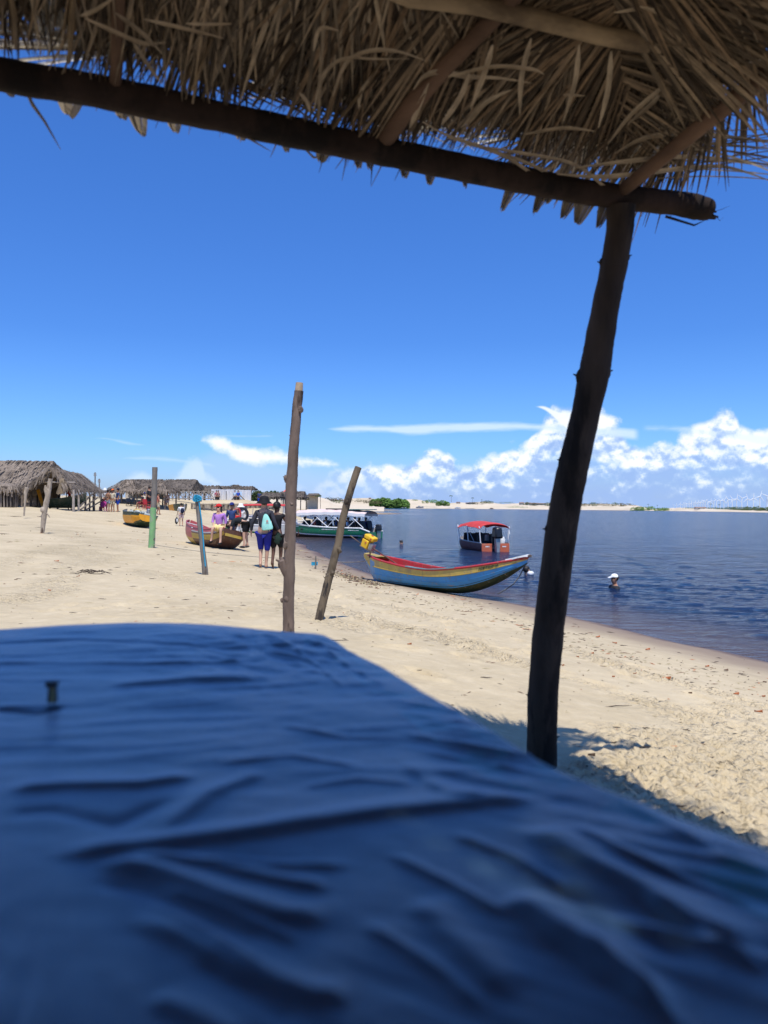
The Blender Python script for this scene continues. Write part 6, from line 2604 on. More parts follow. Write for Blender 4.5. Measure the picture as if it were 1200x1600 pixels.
# man in navy shirt behind the boat
np_ = stand(362, 842, 33.0)
ARMU = dict(elL=(-.30, .02, 1.25), wrL=(-.24, .12, 1.47), haL=(-.22, .13, 1.54))
person(np_, R(180), 'man in navy shirt and dark blue cap standing behind the bending person, one arm raised', M_SKINT, 1.0, ARMU, cloth('navy', (0.035, 0.06, 0.16)), 0.5, cloth('dark_navy', (0.015, 0.02, 0.05)), 0.6, hat='cap', hatcol=cloth('blue_cap', (0.02, 0.03, 0.16)), width=1.1)
np2 = stand(369, 838, 36.0)
person(np2, R(150), 'person in red and white vest crouching behind the man in navy', M_SKINT, 0.85, None, cloth('red', (0.55, 0.02, 0.02)), 0.3, cloth('white', (0.75, 0.75, 0.73)), 0.5)
np3 = stand(376, 838, 38.0)
person(np3, R(190), 'person all in white holding a dark round tube behind the boat', M_SKINT, 1.0, ARMU, cloth('white', (0.75, 0.75, 0.73)), 0.9, cloth('white', (0.75, 0.75, 0.73)), 0.9, hat='bucket', hatcol=cloth('white', (0.75, 0.75, 0.73)))
tb = at(379, 804, 37.6)
mb = MB()
mb.tube([tb + Vector((0.24 * math.cos(a), 0.05 * math.cos(a), 0.30 * math.sin(a))) for a in np.linspace(0, 2 * math.pi, 20)], 0.07, 8)
tag(mb.build('inner_tube', M_BLK), 'black inner tube held by the person in white', 'swim ring')
rg = at(371, 804, 34.5)
mb = MB()
mb.tube([rg + Vector((0.13 * math.cos(a), 0.05 * math.cos(a), 0.27 * math.sin(a))) for a in np.linspace(0, 2 * math.pi, 20)], 0.05, 8)
tag(mb.build('life_ring', M_RED), 'red and white life ring carried beside the man in navy', 'life ring')
# person with backpack further back
sp2 = stand(283, 822, 50.0)
person(sp2, R(20), 'person in white shirt with dark backpack carrying bags across the sand', M_SKIN, 0.86, dict(elL=(-.24, .1, 1.15), wrL=(-.24, .2, .92), haL=(-.24, .22, .85)), cloth('white', (0.75, 0.75, 0.73)), 0.5, cloth('pale_pink', (0.65, 0.50, 0.50)), 0.4, shoes=None)
bk = thing('backpack', (sp2.x + 0.12, sp2.y - 0.18, sp2.z + 1.02), 'small dark blue backpack on the person in the white shirt', 'backpack')
mb = MB()
mb.ell((0, 0, 0), (0.13, 0.08, 0.19), 10, 8)
mb.build('bag_body', cloth('dark_navy', (0.015, 0.02, 0.05)), bk)
mb = MB()
mb.tube([(0.08, 0.05, 0.15), (0.1, 0.16, 0.12), (0.08, 0.12, -0.1)], 0.012, 5)
mb.build('strap', M_BLK, bk)
bg = thing('holdall', (sp2.x - 0.28, sp2.y - 0.05, sp2.z + 0.36), 'black and white carrier bag beside the person in the white shirt', 'bag')
mb = MB()
mb.ell((0, 0, 0), (0.12, 0.08, 0.22), 10, 8, jit=0.5)
mb.build('sack', M_DARK, bg)
mb = MB()
mb.ell((0.04, -0.06, 0.02), (0.05, 0.03, 0.12), 8, 6, jit=0.4)
mb.build('white_panel', cloth('white', (0.75, 0.75, 0.73)), bg)
mb = MB()
mb.tube([(-0.05, 0, 0.25), (0, 0, 0.42), (0.06, 0, 0.25)], 0.012, 5)
mb.build('handle', M_BLK, bg)

# the group by the left hut
WH, KH = cloth('white', (0.75, 0.75, 0.73)), cloth('cream', (0.60, 0.52, 0.38))
person(stand(168.5, 802, 60), R(-20), 'shirtless person in pale blue shorts standing beside the child in pink', M_SKINT, 1.0, None, None, 0, cloth('pale_blue', (0.45, 0.58, 0.72)), 0.30, detail=0)
person(stand(164, 798, 62), R(30), 'person in white top with white hat at the corner of the left hut', M_SKINT, 1.0, None, WH, 0.7, cloth('maroon', (0.2, 0.03, 0.05)), 0.4, hat='bucket', hatcol=WH, detail=0)
person(stand(176, 800, 60), R(170), 'man in cream clothes and orange cap in the group by the left hut', M_SKINT, 1.02, None, KH, 0.5, KH, 0.45, hat='cap', hatcol=cloth('orange', (0.7, 0.15, 0.04)), detail=0)
person(stand(172.5, 799, 61.5), R(200), 'person in dark clothes half hidden in the middle of the group by the left hut', M_SKIND, 1.0, None, M_DARK, 0.6, M_DARK, 0.8, detail=0)
person(stand(184, 801, 60), R(120), 'man in dark blue shirt and bright blue shorts at the right of the group', M_SKINT, 1.05, None, cloth('navy', (0.035, 0.06, 0.16)), 0.4, cloth('bright_blue', (0.02, 0.07, 0.45)), 0.46, width=1.1, hat='cap', hatcol=cloth('dark_navy', (0.015, 0.02, 0.05)), detail=0)
person(stand(160, 801, 60), R(180), 'child in pink top sitting on a pink chair by the left hut', M_SKINT, 0.75, dict(pelvis=(0, 0, .55), waist=(0, 0, .70), chest=(0, 0, .88), upch=(0, 0, 1.0), neck=(0, 0, 1.07), jaw=(0, .02, 1.14), head=(0, 0, 1.21), crown=(0, 0, 1.27), nose=(0, .1, 1.18),
       shL=(-.17, 0, 1.0), elL=(-.22, .05, .78), wrL=(-.16, .2, .68), haL=(-.14, .25, .66), shR=(.17, 0, 1.0), elR=(.22, .05, .78), wrR=(.16, .2, .68), haR=(.14, .25, .66),
       hiL=(-.1, .05, .53), knL=(-.12, .42, .52), anL=(-.12, .42, .1), heL=(-.12, .38, .05), toL=(-.12, .55, .03), hiR=(.1, .05, .53), knR=(.12, .42, .52), anR=(.12, .42, .1), heR=(.12, .38, .05), toR=(.12, .55, .03)),
       cloth('pink', (0.60, 0.33, 0.50)), 0.4, cloth('magenta', (0.5, 0.05, 0.25)), 0.3, detail=0, longhair=True)


def plastic_chair(loc, rz, m, label, k=1.0, cat='chair', group=None):
    c = thing('plastic_chair', loc, label, cat, rz, group)
    mb = MB()
    mb.box((0, 0, 0.42 * k), (0.46 * k, 0.44 * k, 0.03))
    mb.build('seat', m, c)
    mb = MB()
    mb.box((0, 0.21 * k, 0.66 * k), (0.44 * k, 0.03, 0.42 * k), rot=Matrix.Rotation(R(-10), 3, 'X'))
    mb.build('backrest', m, c)
    for sx in (-1, 1):
        for sy in (-1, 1):
            mb = MB()
            mb.tube([(sx * 0.2 * k, sy * 0.19 * k, 0.42 * k), (sx * 0.24 * k, sy * 0.23 * k, 0)], 0.022 * k, 5)
            mb.build('leg', m, c)
        mb = MB()
        mb.box((sx * 0.23 * k, 0, 0.62 * k), (0.04, 0.42 * k, 0.03))
        mb.build('armrest', m, c)
    return c


M_PINKP = material('magenta_plastic', (0.50, 0.06, 0.28), 0.5, 0.1)
M_REDP = material('red_plastic', (0.42, 0.03, 0.03), 0.5, 0.1)
plastic_chair(stand(160.5, 802, 59.6), R(0), M_PINKP, 'pink plastic chair under the child by the left hut', 0.95)
# people and chairs around pole C
person(stand(222, 797, 64), R(80), 'seated person in dark top on red chair left of the green and grey pole', M_SKINT, 1.0, SITP, M_DARK, 0.3, cloth('maroon', (0.2, 0.03, 0.05)), 0.4, detail=0)
plastic_chair(stand(223, 798, 64.2), R(-90), M_REDP, 'red plastic chair with a seated person left of the green and grey pole')
plastic_chair(stand(229, 797, 63.5), R(60), M_REDP, 'empty red plastic chair next to the seated person')
person(stand(226, 788, 76), R(200), 'person with blue cap behind the seated one', M_SKINT, 1.0, None, KH, 0.5, M_DARK, 0.5, hat='cap', hatcol=cloth('blue_cap', (0.02, 0.03, 0.16)), detail=0)
person(stand(233, 798, 64), R(60), 'tall person in black standing just left of the green and grey pole', M_SKINT, 1.12, None, M_DARK, 0.5, M_DARK, 0.62, width=1.15, detail=0)
person(stand(247, 801, 58), R(-70), 'woman in red top and cream shorts walking right of the green and grey pole', M_SKINT, 0.95, WALK2, cloth('coral', (0.50, 0.16, 0.12)), 0.1, KH, 0.40, detail=0)
person(stand(262, 784, 84), R(160), 'woman in pale dress on the sand terrace before the long hut', M_SKINT, 1.0, None, cloth('pale_pink', (0.65, 0.50, 0.50)), 0.3, cloth('pale_pink', (0.65, 0.50, 0.50)), 0.4, detail=0)
person(stand(258, 785, 86), R(200), 'man in beige standing beside the woman in pale dress on the terrace', M_SKINT, 1.0, None, KH, 0.4, cloth('grey', (0.3, 0.3, 0.3)), 0.5, detail=0)
person(Vector((at(405, 790, 92).x, 92, at(405, 790, 92).z)), R(180), 'person in blue standing on the terrace right of the white awnings', M_SKIND, 1.0, None, cloth('navy', (0.035, 0.06, 0.16)), 0.4, cloth('bright_blue', (0.02, 0.07, 0.45)), 0.5, detail=0)
plastic_chair(stand(201, 785, 80), R(30), M_BLK, 'dark chair in the shade in front of the hipped thatch hut')
plastic_chair(stand(205, 785, 81), R(-40), M_BLK, 'dark chair right next to another chair before the hipped thatch hut')

# bathers in the water
def bather(px, py, Y, label, skin, hatm, topm, rz, k=1.0, hat='cap', dz=-1.38):
    p = at(px, py, Y)
    return person(Vector((p.x, p.y, dz * k)), rz, label, skin, k, dict(elL=(-.28, .1, 1.2), wrL=(-.2, .3, 1.15), haL=(-.15, .35, 1.15), elR=(.28, .1, 1.2), wrR=(.2, .3, 1.15), haR=(.15, .35, 1.15)), topm, 0.9, cloth('black', (0.012, 0.012, 0.014)), 0.4, hat=hat, hatcol=hatm)


bather(960, 918, 18.9, 'swimmer with white cap and dark top, shoulders above the water at right', M_SKINT, cloth('bright_white', (0.85, 0.85, 0.84)), M_DARK, R(100), 0.86)
bather(627, 850, 40.0, 'swimmer\'s head showing beyond the yellow engine, far from shore', M_SKIN, None, cloth('coral', (0.50, 0.16, 0.12)), R(200), 1.0, hat=None, dz=-1.56)
bb, _ = bather(823, 897, 22.5, 'bather bending in the water just past the blue boat\'s bow', M_SKIN, None, None, R(-60), 1.0, hat=None, dz=-1.52)
mb = MB()
q = at(829, 897, 22.3)
mb.ell(Vector((q.x, q.y, 0.05)), (0.11, 0.09, 0.08), 10, 7, jit=0.25)
tag(mb.build('float_buoy', M_WHT), 'white float bobbing beside the bather off the blue boat\'s bow', 'buoy')

# passengers on the green boat and crew on the others
PCOL = [M_DARK, cloth('pale_blue', (0.45, 0.58, 0.72)), cloth('navy', (0.035, 0.06, 0.16)), WH, cloth('coral', (0.50, 0.16, 0.12)), M_DARK, cloth('royal_blue', (0.02, 0.025, 0.24)), cloth('pale_pink', (0.65, 0.50, 0.50))]
desc = ['in dark clothes at the stern seat', 'in pale blue in the second row', 'in navy in the third row', 'in white with dark hat near the middle', 'in coral near the bow seats', 'in black in the fifth row', 'in royal blue on the shaded side', 'in pale pink at the front']
gM = Matrix.Rotation(gdir, 3, 'Z')
for i in range(8):
    x = 0.95 + (i % 6) * 0.78
    if x > GL - 1.0:
        x -= 2.0
    y = 0.5 if i < 6 else -0.5
    loc = Vector((gb.x, gb.y, 0)) + gM @ Vector((x, y, 0.02))
    person(loc, gdir - R(90), 'seated passenger %s of the green boat' % desc[i], [M_SKINT, M_SKIN, M_SKIND][i % 3], 0.92, SITP, PCOL[i], 0.5, M_DARK, 0.45, detail=0, hat='cap' if i % 3 == 0 else None, hatcol=[WH, M_DARK][i % 2])
# ------------------------------------------------------------------ thatched huts on the left bank
def thatch_material(name, c1, c2):
    m = bpy.data.materials.new(name)
    m.use_nodes = True
    w = NT(m.node_tree)
    out = w.n('ShaderNodeOutputMaterial')
    p = w.n('ShaderNodeBsdfPrincipled')
    g = w.n('ShaderNodeNewGeometry')
    pos = g.outputs['Position']
    mp = w.n('ShaderNodeMapping')
    mp.inputs['Scale'].default_value = (3.2, 3.2, 0.9)
    w.t.links.new(pos, mp.inputs[0])
    a = w.noise(mp.outputs[0], 1.6, 7, 0.7)
    b = w.noise(pos, 0.7, 4, 0.6)
    c = w.ramp(a, [(0.3, c2), (0.62, c1), (0.8, tuple(min(1, x * 1.35) for x in c1))])
    c = w.mix(1.0, c, w.ramp(b, [(0.3, (0.72, 0.70, 0.68)), (0.7, (1.1, 1.08, 1.05))]), 'MULTIPLY')
    c = w.mix(1.0, c, w.ramp(g.outputs['Random Per Island'], [(0, (0.6, 0.58, 0.55)), (1, (1.25, 1.22, 1.2))]), 'MULTIPLY')
    w.set(p.inputs['Base Color'], c)
    p.inputs['Roughness'].default_value = 0.95
    p.inputs['Specular IOR Level'].default_value = 0.1
    w.t.links.new(p.outputs[0], out.inputs[0])
    return m


M_TH = thatch_material('grey_thatch', (0.30, 0.255, 0.21), (0.11, 0.09, 0.075))
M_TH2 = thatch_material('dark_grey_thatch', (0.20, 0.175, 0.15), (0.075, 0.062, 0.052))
M_HPOST = material('hut_post', (0.17, 0.135, 0.105), 0.9, 0.35, 4, color2=(0.07, 0.055, 0.045))
M_HPOSTL = material('pale_hut_post', (0.36, 0.31, 0.26), 0.9, 0.3, 4)  # paler copy of hut_post, sunlight on the front post put into it
M_CREAMW = material('cream_wall', (0.55, 0.48, 0.37), 0.9, 0.15, 2)


def roof_face(mb, a, b, c, d, n=260, blen=0.8, bw=0.05, thick=0.10, fringe=True):
    a, b, c, d = map(Vector, (a, b, c, d))
    nu, nv = 14, 8
    nrm = (b - a).cross(d - a)
    if nrm.length < 1e-6:
        nrm = (b - a).cross(c - a)
    nrm.normalize()
    if nrm.z < 0:
        nrm = -nrm
    rows_ = []
    for i in range(nv + 1):
        v = i / nv
        row = []
        for j in range(nu + 1):
            u_ = j / nu
            p = (a.lerp(b, u_)).lerp(d.lerp(c, u_), v)
            p = p + nrm * 0.09 * mnoise.noise(p * 1.1) + Vector((0, 0, -0.10 * math.sin(v * math.pi)))
            row.append(p)
        rows_.append(row)
    mb.sheet(rows_)
    mb.sheet([[p - nrm * thick for p in r] for r in rows_][::-1])
    for k in range(n):
        u_ = random.random()
        v = random.random() if k > n * 0.35 else random.random() * 0.12
        lo, hi = a.lerp(b, u_), d.lerp(c, u_)
        p = lo.lerp(hi, v) + nrm * random.uniform(0.0, 0.10)
        dn = (lo - hi).normalized()
        if dn.length < 0.5:
            continue
        sd2 = nrm.cross(dn).normalized()
        dr = (dn + sd2 * random.uniform(-0.25, 0.25) + Vector((0, 0, -0.05))).normalized()
        L = blen * random.uniform(0.4, 1.1)
        if v < 0.15:
            dr = (dr + Vector((0, 0, -random.uniform(0.2, 0.9)))).normalized()
        e = p + dr * L + nrm * random.uniform(0, 0.05)
        ww = bw * random.uniform(0.6, 1.3)
        mb.add([p - sd2 * ww, p + sd2 * ww, e + sd2 * ww * 0.3, e - sd2 * ww * 0.3], [(0, 1, 2, 3)])


def hip_roof(root, e0, e1, depth, rise, ridge_in, mat, n=220, name='roof', inset=None):
    """e0,e1 = front eave ends (world), depth vector, ridge inset"""
    e0, e1 = Vector(e0), Vector(e1)
    dv = Vector(depth)
    b0, b1 = e0 + dv, e1 + dv
    ax = (e1 - e0).normalized()
    r0 = e0 + dv * 0.5 + ax * ridge_in + Vector((0, 0, rise))
    r1 = e1 + dv * 0.5 - ax * ridge_in + Vector((0, 0, rise))
    mb = MB()
    roof_face(mb, e0, e1, r1, r0, n)
    roof_face(mb, b1, b0, r0, r1, n // 2)
    roof_face(mb, e1, b1, r1, r1 + Vector((0, 0, 0.001)), n // 2)
    roof_face(mb, b0, e0, r0, r0 + Vector((0, 0, 0.001)), n // 2)
    ln = (r1 - r0).length
    for k in range(max(10, int(ln * 8))):
        p = r0.lerp(r1, random.random())
        for s_ in (-1, 1):
            q = p + dv.normalized() * s_ * random.uniform(0.3, 0.6) + Vector((0, 0, -random.uniform(0.05, 0.3)))
            mb.add([p + ax * 0.06 + Vector((0, 0, .08)), p - ax * 0.06 + Vector((0, 0, .08)), q - ax * 0.03, q + ax * 0.03], [(0, 1, 2, 3)])
    return mb.build(name, mat, root, world=True, smooth=False)


def post_at(root, x, y, ztop, r=0.07, mat=None, name='post'):
    mb = MB()
    g0 = ground(x, y)
    mb.tube([(x, y, g0 - 0.2), (x + random.uniform(-.04, .04), y, (g0 + ztop) / 2), (x, y, ztop)], [r * 1.1, r, r * 0.9], 7, jit=0.08)
    return mb.build(name, mat or M_HPOST, root, world=True)


random.seed(31)
# --- large hut at the far left
h0 = at(30, 795, 63)
hut = thing('thatched_hut', (h0.x, h0.y, ground(h0.x, h0.y)), 'largest thatched hut, its long grey roof running out of the left edge', 'hut')
e0, e1 = at(-150, 762, 60), at(48, 764, 62)
hip_roof(hut, e0, e1, (1.5, 7.5, 0), 2.45, 0.5, M_TH, 520)
for px in (-120, -70, -20, 20, 44):
    p = at(px, 790, 61.5)
    post_at(hut, p.x, p.y, e0.z + 0.1)
for px in (-100, -30, 40):
    p = at(px, 790, 68)
    post_at(hut, p.x, p.y, e0.z + 0.1)
mb = MB()
c_ = at(5, 778, 63)
mb.box((c_.x, 63.5, c_.z), (4.0, 0.06, 1.9))
mb.build('wall', M_HPOST, hut, world=True)

# --- open hut in front, gable towards the beach
h1 = at(95, 797, 53)
hut2 = thing('thatched_hut', (h1.x, h1.y, ground(h1.x, h1.y)), 'open-fronted thatched hut with shaggy drooping gable and dark interior', 'hut')
pk = at(84, 730, 51)
pk2 = at(128, 741, 60)
el_, er_ = at(24, 776, 51.5), at(110, 765, 50.5)
bl_, br_ = at(60, 772, 61), at(166, 769, 60.5)
mb = MB()
roof_face(mb, er_, br_, pk2, pk, 520, 0.8)
roof_face(mb, bl_, el_, pk, pk2, 420, 0.9)
# rounded front hood: fronds hanging from the gable
for k in range(150):
    t = random.random()
    a = pk.lerp(el_, t) if k % 3 else pk.lerp(er_, t * 0.9)
    a = a + Vector((random.uniform(-.1, .1), random.uniform(-0.5, 0.3), 0.05))
    L = random.uniform(0.4, 1.1) if k % 3 else random.uniform(0.4, 0.9)
    d = Vector((-0.5 if k % 3 else 0.25, -0.15, -1)).normalized()
    w_ = random.uniform(0.03, 0.07)
    m_ = a + d * L * 0.5 + Vector((-0.08 if k % 3 else .05, 0, 0.08))
    e = a + d * L
    mb.add([a + Vector((-w_, 0, 0)), a + Vector((w_, 0, 0)), m_ + Vector((w_, 0, 0)), m_ - Vector((w_, 0, 0)), e + Vector((w_ * .3, 0, 0)), e - Vector((w_ * .3, 0, 0))], [(0, 1, 2, 3), (3, 2, 4, 5)])
mb.build('roof', M_TH, hut2, world=True, smooth=False)
for px, Y, mt, r in ((115, 50.5, M_HPOSTL, 0.085), (123, 52, M_HPOSTL, 0.07), (133, 54, M_HPOST, 0.07), (140, 56, M_HPOST, 0.06), (147, 57.5, M_HPOST, 0.09), (158, 60, M_HPOST, 0.06),
                     (48, 53, M_HPOST, 0.08), (61, 56, M_HPOST, 0.08), (78, 58, M_HPOST, 0.07), (34, 51, M_HPOST, 0.06), (90, 61, M_HPOST, 0.07)):
    p = at(px, 790, Y)
    post_at(hut2, p.x, Y, at(px, 765, Y).z, r, mt)
mb = MB()
mb.tube([at(52, 753, 51.2), at(118, 754, 51.0)], 0.05, 7, jit=0.1)
mb.build('crossbeam', M_HPOSTL, hut2, world=True)
mb = MB()
mb.tube([at(64, 740, 51), at(66, 748, 51), at(61, 757, 51)], 0.03, 5)
mb.tube([at(70, 733, 51), at(56, 748, 51.2), at(46, 760, 51.4)], 0.035, 5)
mb.build('hanging_stem', M_HPOSTL, hut2, world=True)
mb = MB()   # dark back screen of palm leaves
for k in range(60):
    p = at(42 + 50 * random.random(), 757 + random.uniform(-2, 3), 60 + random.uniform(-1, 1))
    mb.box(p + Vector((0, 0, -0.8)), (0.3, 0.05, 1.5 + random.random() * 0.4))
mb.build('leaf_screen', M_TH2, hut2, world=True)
for a, b in (((124, 792, 52), (146, 770, 56)), ((126, 796, 52), (152, 778, 57)), ((134, 797, 54), (158, 783, 59))):
    mb = MB()
    mb.tube([at(*a), at(*b)], 0.06, 6)
    mb.build('stair_rail', M_HPOST, hut2, world=True)
ob_ = at(62, 785, 54)
mb = MB()
mb.box((0, 0, 0.55), (0.22, 0.10, 1.5), rot=Matrix.Rotation(R(-18), 3, 'Y'))
o = mb.build('surfboard', M_ORG)
o.location = (ob_.x + 0.1, ob_.y, ground(ob_.x, ob_.y) + 0.1)
tag(o, 'orange board leaning inside the open-fronted hut', 'board')
mb = MB()
for k in range(60):
    a = at(96 + random.uniform(-3, 3), 748 + random.uniform(-1, 2), 50.2)
    e = at(97 + random.uniform(-9, 4), 772 + random.uniform(-3, 1), 50.2)
    mb.add([a, a + Vector((0.06, 0, 0)), e + Vector((0.04, 0.05, 0)), e + Vector((-0.02, 0, 0))], [(0, 1, 2, 3)])
M_BUND = material('tan_palm_bundle', (0.30, 0.23, 0.15), 0.9, 0.4, 6)
tag(mb.build('palm_bundle', M_BUND, smooth=False), 'bundle of dry palm leaves hanging at the front of the open hut', 'palm bundle')
mb = MB()
for k in range(22):
    a = at(38 + random.uniform(-3, 3), 760, 51)
    e = at(39 + random.uniform(-4, 4), 786 + random.uniform(-3, 1), 51)
    mb.add([a, a + Vector((0.05, 0, 0)), e + Vector((0.03, 0.05, 0)), e], [(0, 1, 2, 3)])
tag(mb.build('palm_bundle', M_BUND, smooth=False), 'thin bundle of palm leaves hanging at the left eave of the open hut', 'palm bundle')
# boat stored in the shade, dark green
sbp = at(100, 793, 53)
sbt = thing('stored_boat', (sbp.x - 1.0, sbp.y, ground(sbp.x, sbp.y)), 'dark green boat stored in the shade inside the open-fronted hut', 'boat', R(10))
o_, i_, rl, rr_ = hull(lambda t: (0.55 * math.sin(min(1, t * .9 + .12) * math.pi) ** .6, 0.5 * max(0, (t - .55) / .45) ** 2 - 0.05 + .15, 0.75 + 0.45 * t * t, 0.6), 2.4, 14, 8)
o_.build('hull', M_DKG, sbt)
i_.build('hull_inside', M_GREY, sbt)
person(stand(109, 790, 55.5), R(0), 'person in red top leaning on the rail inside the open-fronted hut', M_SKIND, 1.0, None, cloth('red', (0.55, 0.02, 0.02)), 0.5, M_DARK, 0.5, detail=0)

# --- small domed store hut at the left edge
h3 = at(10, 790, 49)
hut3 = thing('store_hut', (h3.x, h3.y, ground(h3.x, h3.y)), 'small windowless palm-leaf store with domed top at the left edge', 'hut')
mb = MB()
c_ = at(8, 762, 49)
for k in range(9):
    pass
mb.ell(Vector((c_.x, c_.y, c_.z - 0.1)), (0.95, 0.9, 0.42), 16, 8, jit=0.25)
for k in range(140):
    a = random.uniform(0, 6.28)
    p = Vector((c_.x + 0.9 * math.cos(a), c_.y + 0.85 * math.sin(a), c_.z - 0.05 + random.uniform(-.1, .2)))
    q = p + Vector((0.15 * math.cos(a), 0.15 * math.sin(a), -random.uniform(0.2, 0.5)))
    sd2 = Vector((-math.sin(a), math.cos(a), 0)) * 0.05
    mb.add([p - sd2, p + sd2, q + sd2 * .4, q - sd2 * .4], [(0, 1, 2, 3)])
mb.build('roof', M_TH, hut3, world=True, smooth=False)
mb = MB()
zg = ground(c_.x, c_.y)
for k in range(26):
    a = k / 26 * 6.28
    mb.box((c_.x + 0.72 * math.cos(a), c_.y + 0.65 * math.sin(a), (zg + c_.z) / 2 - 0.1), (0.17, 0.10, c_.z - zg), rot=Matrix.Rotation(a, 3, 'Z'))
mb.build('wall', M_TH2, hut3, world=True, smooth=False)

# --- the row of huts further back
def simple_hut(pxl, pxr, eave_py, ridge_py, Y, depth, ridge_in_px, label, mat, posts=(), wall=None, n=220, ground_py=None):
    p0 = at((pxl + pxr) / 2, 781, Y)
    h = thing('thatched_hut', (p0.x, p0.y, ground(p0.x, p0.y)), label, 'hut')
    e0, e1 = at(pxl, eave_py, Y), at(pxr, eave_py, Y)
    yr = Y + depth / 2
    rise = at(pxl, ridge_py, yr).z - e0.z
    hip_roof(h, e0, e1, (0, depth, 0), rise, ridge_in_px * Y / F_PX, mat, n)
    for px in posts:
        p = at(px, 775, Y + 0.4)
        post_at(h, p.x, p.y, e0.z + 0.1, 0.08)
        post_at(h, p.x, Y + depth - 0.4, e0.z + 0.1, 0.08)
    if wall:
        for a, b in wall:
            pa, pb = at(a, 770, Y + depth * 0.6), at(b, 770, Y + depth * 0.6)
            g0 = ground(pa.x, Y + depth * .6)
            mb = MB()
            mb.box(((pa.x + pb.x) / 2, Y + depth * .6, (g0 + e0.z) / 2), (abs(pb.x - pa.x), 0.08, e0.z - g0))
            mb.build('wall', M_CREAMW, h, world=True)
    return h


simple_hut(180, 299, 765, 749.5, 93, 9, 6, 'long thatched hut with straight dark ridge and crossed wooden railings', M_TH2, (190, 215, 240, 262, 280, 296), [(196, 222), (240, 256)], 420)
simple_hut(163, 213, 767, 750, 82, 5, 18, 'hipped thatch shelter with pale shaggy eaves left of the grey and green pole', M_TH, (168, 190, 210), None, 260)
simple_hut(210, 262, 767, 753, 80, 5, 19, 'second hipped thatch shelter directly behind the grey and green pole', M_TH, (214, 236, 258), None, 260)
simple_hut(300, 336, 768, 759, 98, 7, 2, 'low grey thatch roof between the long hut and the white awnings', M_TH2, (302, 318, 334), None, 160)
simple_hut(330, 392, 763.5, 760, 104, 6, 3, 'grey thatch roof strip rising over the white awnings', M_TH2, (), None, 200)
simple_hut(356, 375, 761, 758, 106, 3, 5, 'small thatched cupola above the white awnings', M_TH2, (), None, 60)
simple_hut(402, 436, 776, 770, 110, 9, 2, 'grey thatch roof just left of the red roof, behind the couple', M_TH2, (404, 420, 434), None, 180)
simple_hut(430, 474, 777, 768, 118, 9, 3, 'grey thatch roof below the red roof', M_TH2, (432, 452, 470), None, 180)
simple_hut(478, 498, 774, 771, 240, 12, 2, 'distant brown roofed house on the dune crest right of the tall pole', M_TH2, (480, 496), [(479, 497)], 60)

# crossed railings below the long hut
M_RAIL = material('grey_railing', (0.30, 0.26, 0.21), 0.9, 0.25, 4)
rl_ = thing('railing', at(280, 781, 90), 'crossed grey wooden railing in front of the long thatched hut', 'railing')
rl_.location.z = ground(rl_.location.x, 90)
for px in range(254, 334, 8):
    for a, b in (((px, 778), (px + 8, 768)), ((px, 768), (px + 8, 778))):
        mb = MB()
        mb.tube([at(a[0], a[1], 90), at(b[0], b[1], 90)], 0.05, 4)
        mb.build('brace', M_RAIL, rl_, world=True)
    mb = MB()
    mb.tube([at(px, 780.5, 90), at(px, 766, 90)], 0.06, 5)
    mb.build('post', M_RAIL, rl_, world=True)
mb = MB()
mb.tube([at(254, 768, 90), at(334, 768, 90)], 0.05, 5)
mb.build('top_rail', M_RAIL, rl_, world=True)
mb = MB()
mb.tube([at(254, 779, 90), at(334, 779, 90)], 0.06, 5)
mb.build('bottom_rail', M_RAIL, rl_, world=True)

# white awnings of the beach bar
aw = thing('awning_pavilion', (at(360, 786, 97).x, 97, ground(at(360, 786, 97).x, 97)), 'beach bar pavilion hung with white cloth curtains on dark posts', 'pavilion')
random.seed(4)
for a, b, y0, y1 in ((330, 344, 764.5, 780), (344, 353, 765, 787), (354, 367, 764.5, 787), (378, 392, 765.5, 788), (336, 344, 765, 786)):
    rows_ = []
    for i in range(5):
        t = i / 4
        rows_.append([at(a + (b - a) * u_, y0 + (y1 - y0) * t, 96.0 + 0.10 * math.sin(u_ * 14 + t * 2) + (0.0 if a != 336 else .6)) for u_ in np.linspace(0, 1, 10)])
    mb = MB()
    mb.sheet(rows_)
    mb.build('curtain', M_WHC, aw, world=True)
mb = MB()
a, b, c, d = at(354, 764.5, 96.8), at(392, 766, 96.8), at(388, 770, 96.8), at(366, 770, 96.8)
mb.sheet([[at(330 + 62 * u_, 764.2 + 1.5 * u_, 96.6 + q) for u_ in np.linspace(0, 1, 14)] for q in (0, 2.5, 5)])
mb.sheet([[at(330 + 62 * u_, 764.2 + 1.5 * u_ + q, 96.55) for u_ in np.linspace(0, 1, 14)] for q in (0, 2.6)])
mb.build('canopy_cloth', M_WHC, aw, world=True)
for px in (330, 344, 349, 354, 359, 366, 379, 392):
    mb = MB()
    mb.tube([at(px, 789, 96.9), at(px + random.uniform(-1, 1), 764, 96.9)], 0.07, 6)
    mb.build('post', M_HPOST, aw, world=True)
M_WOODO = material('orange_brown_wood', (0.32, 0.17, 0.07), 0.8, 0.3, 4)
kb = thing('gabled_bench', (at(372, 787, 95.5).x, 95.5, ground(at(372, 787, 95.5).x, 95.5)), 'gabled brown wooden bench cabin between the white curtains', 'cabin')
for k in range(7):
    y_ = 787 - k * 1.5
    ww = 8.5 if k < 4 else 8.5 - (k - 3) * 2
    mb = MB()
    mb.tube([at(372 - ww, y_, 95.5), at(372 + ww, y_, 95.5)], 0.05, 4)
    mb.build('slat', M_WOODO, kb, world=True)
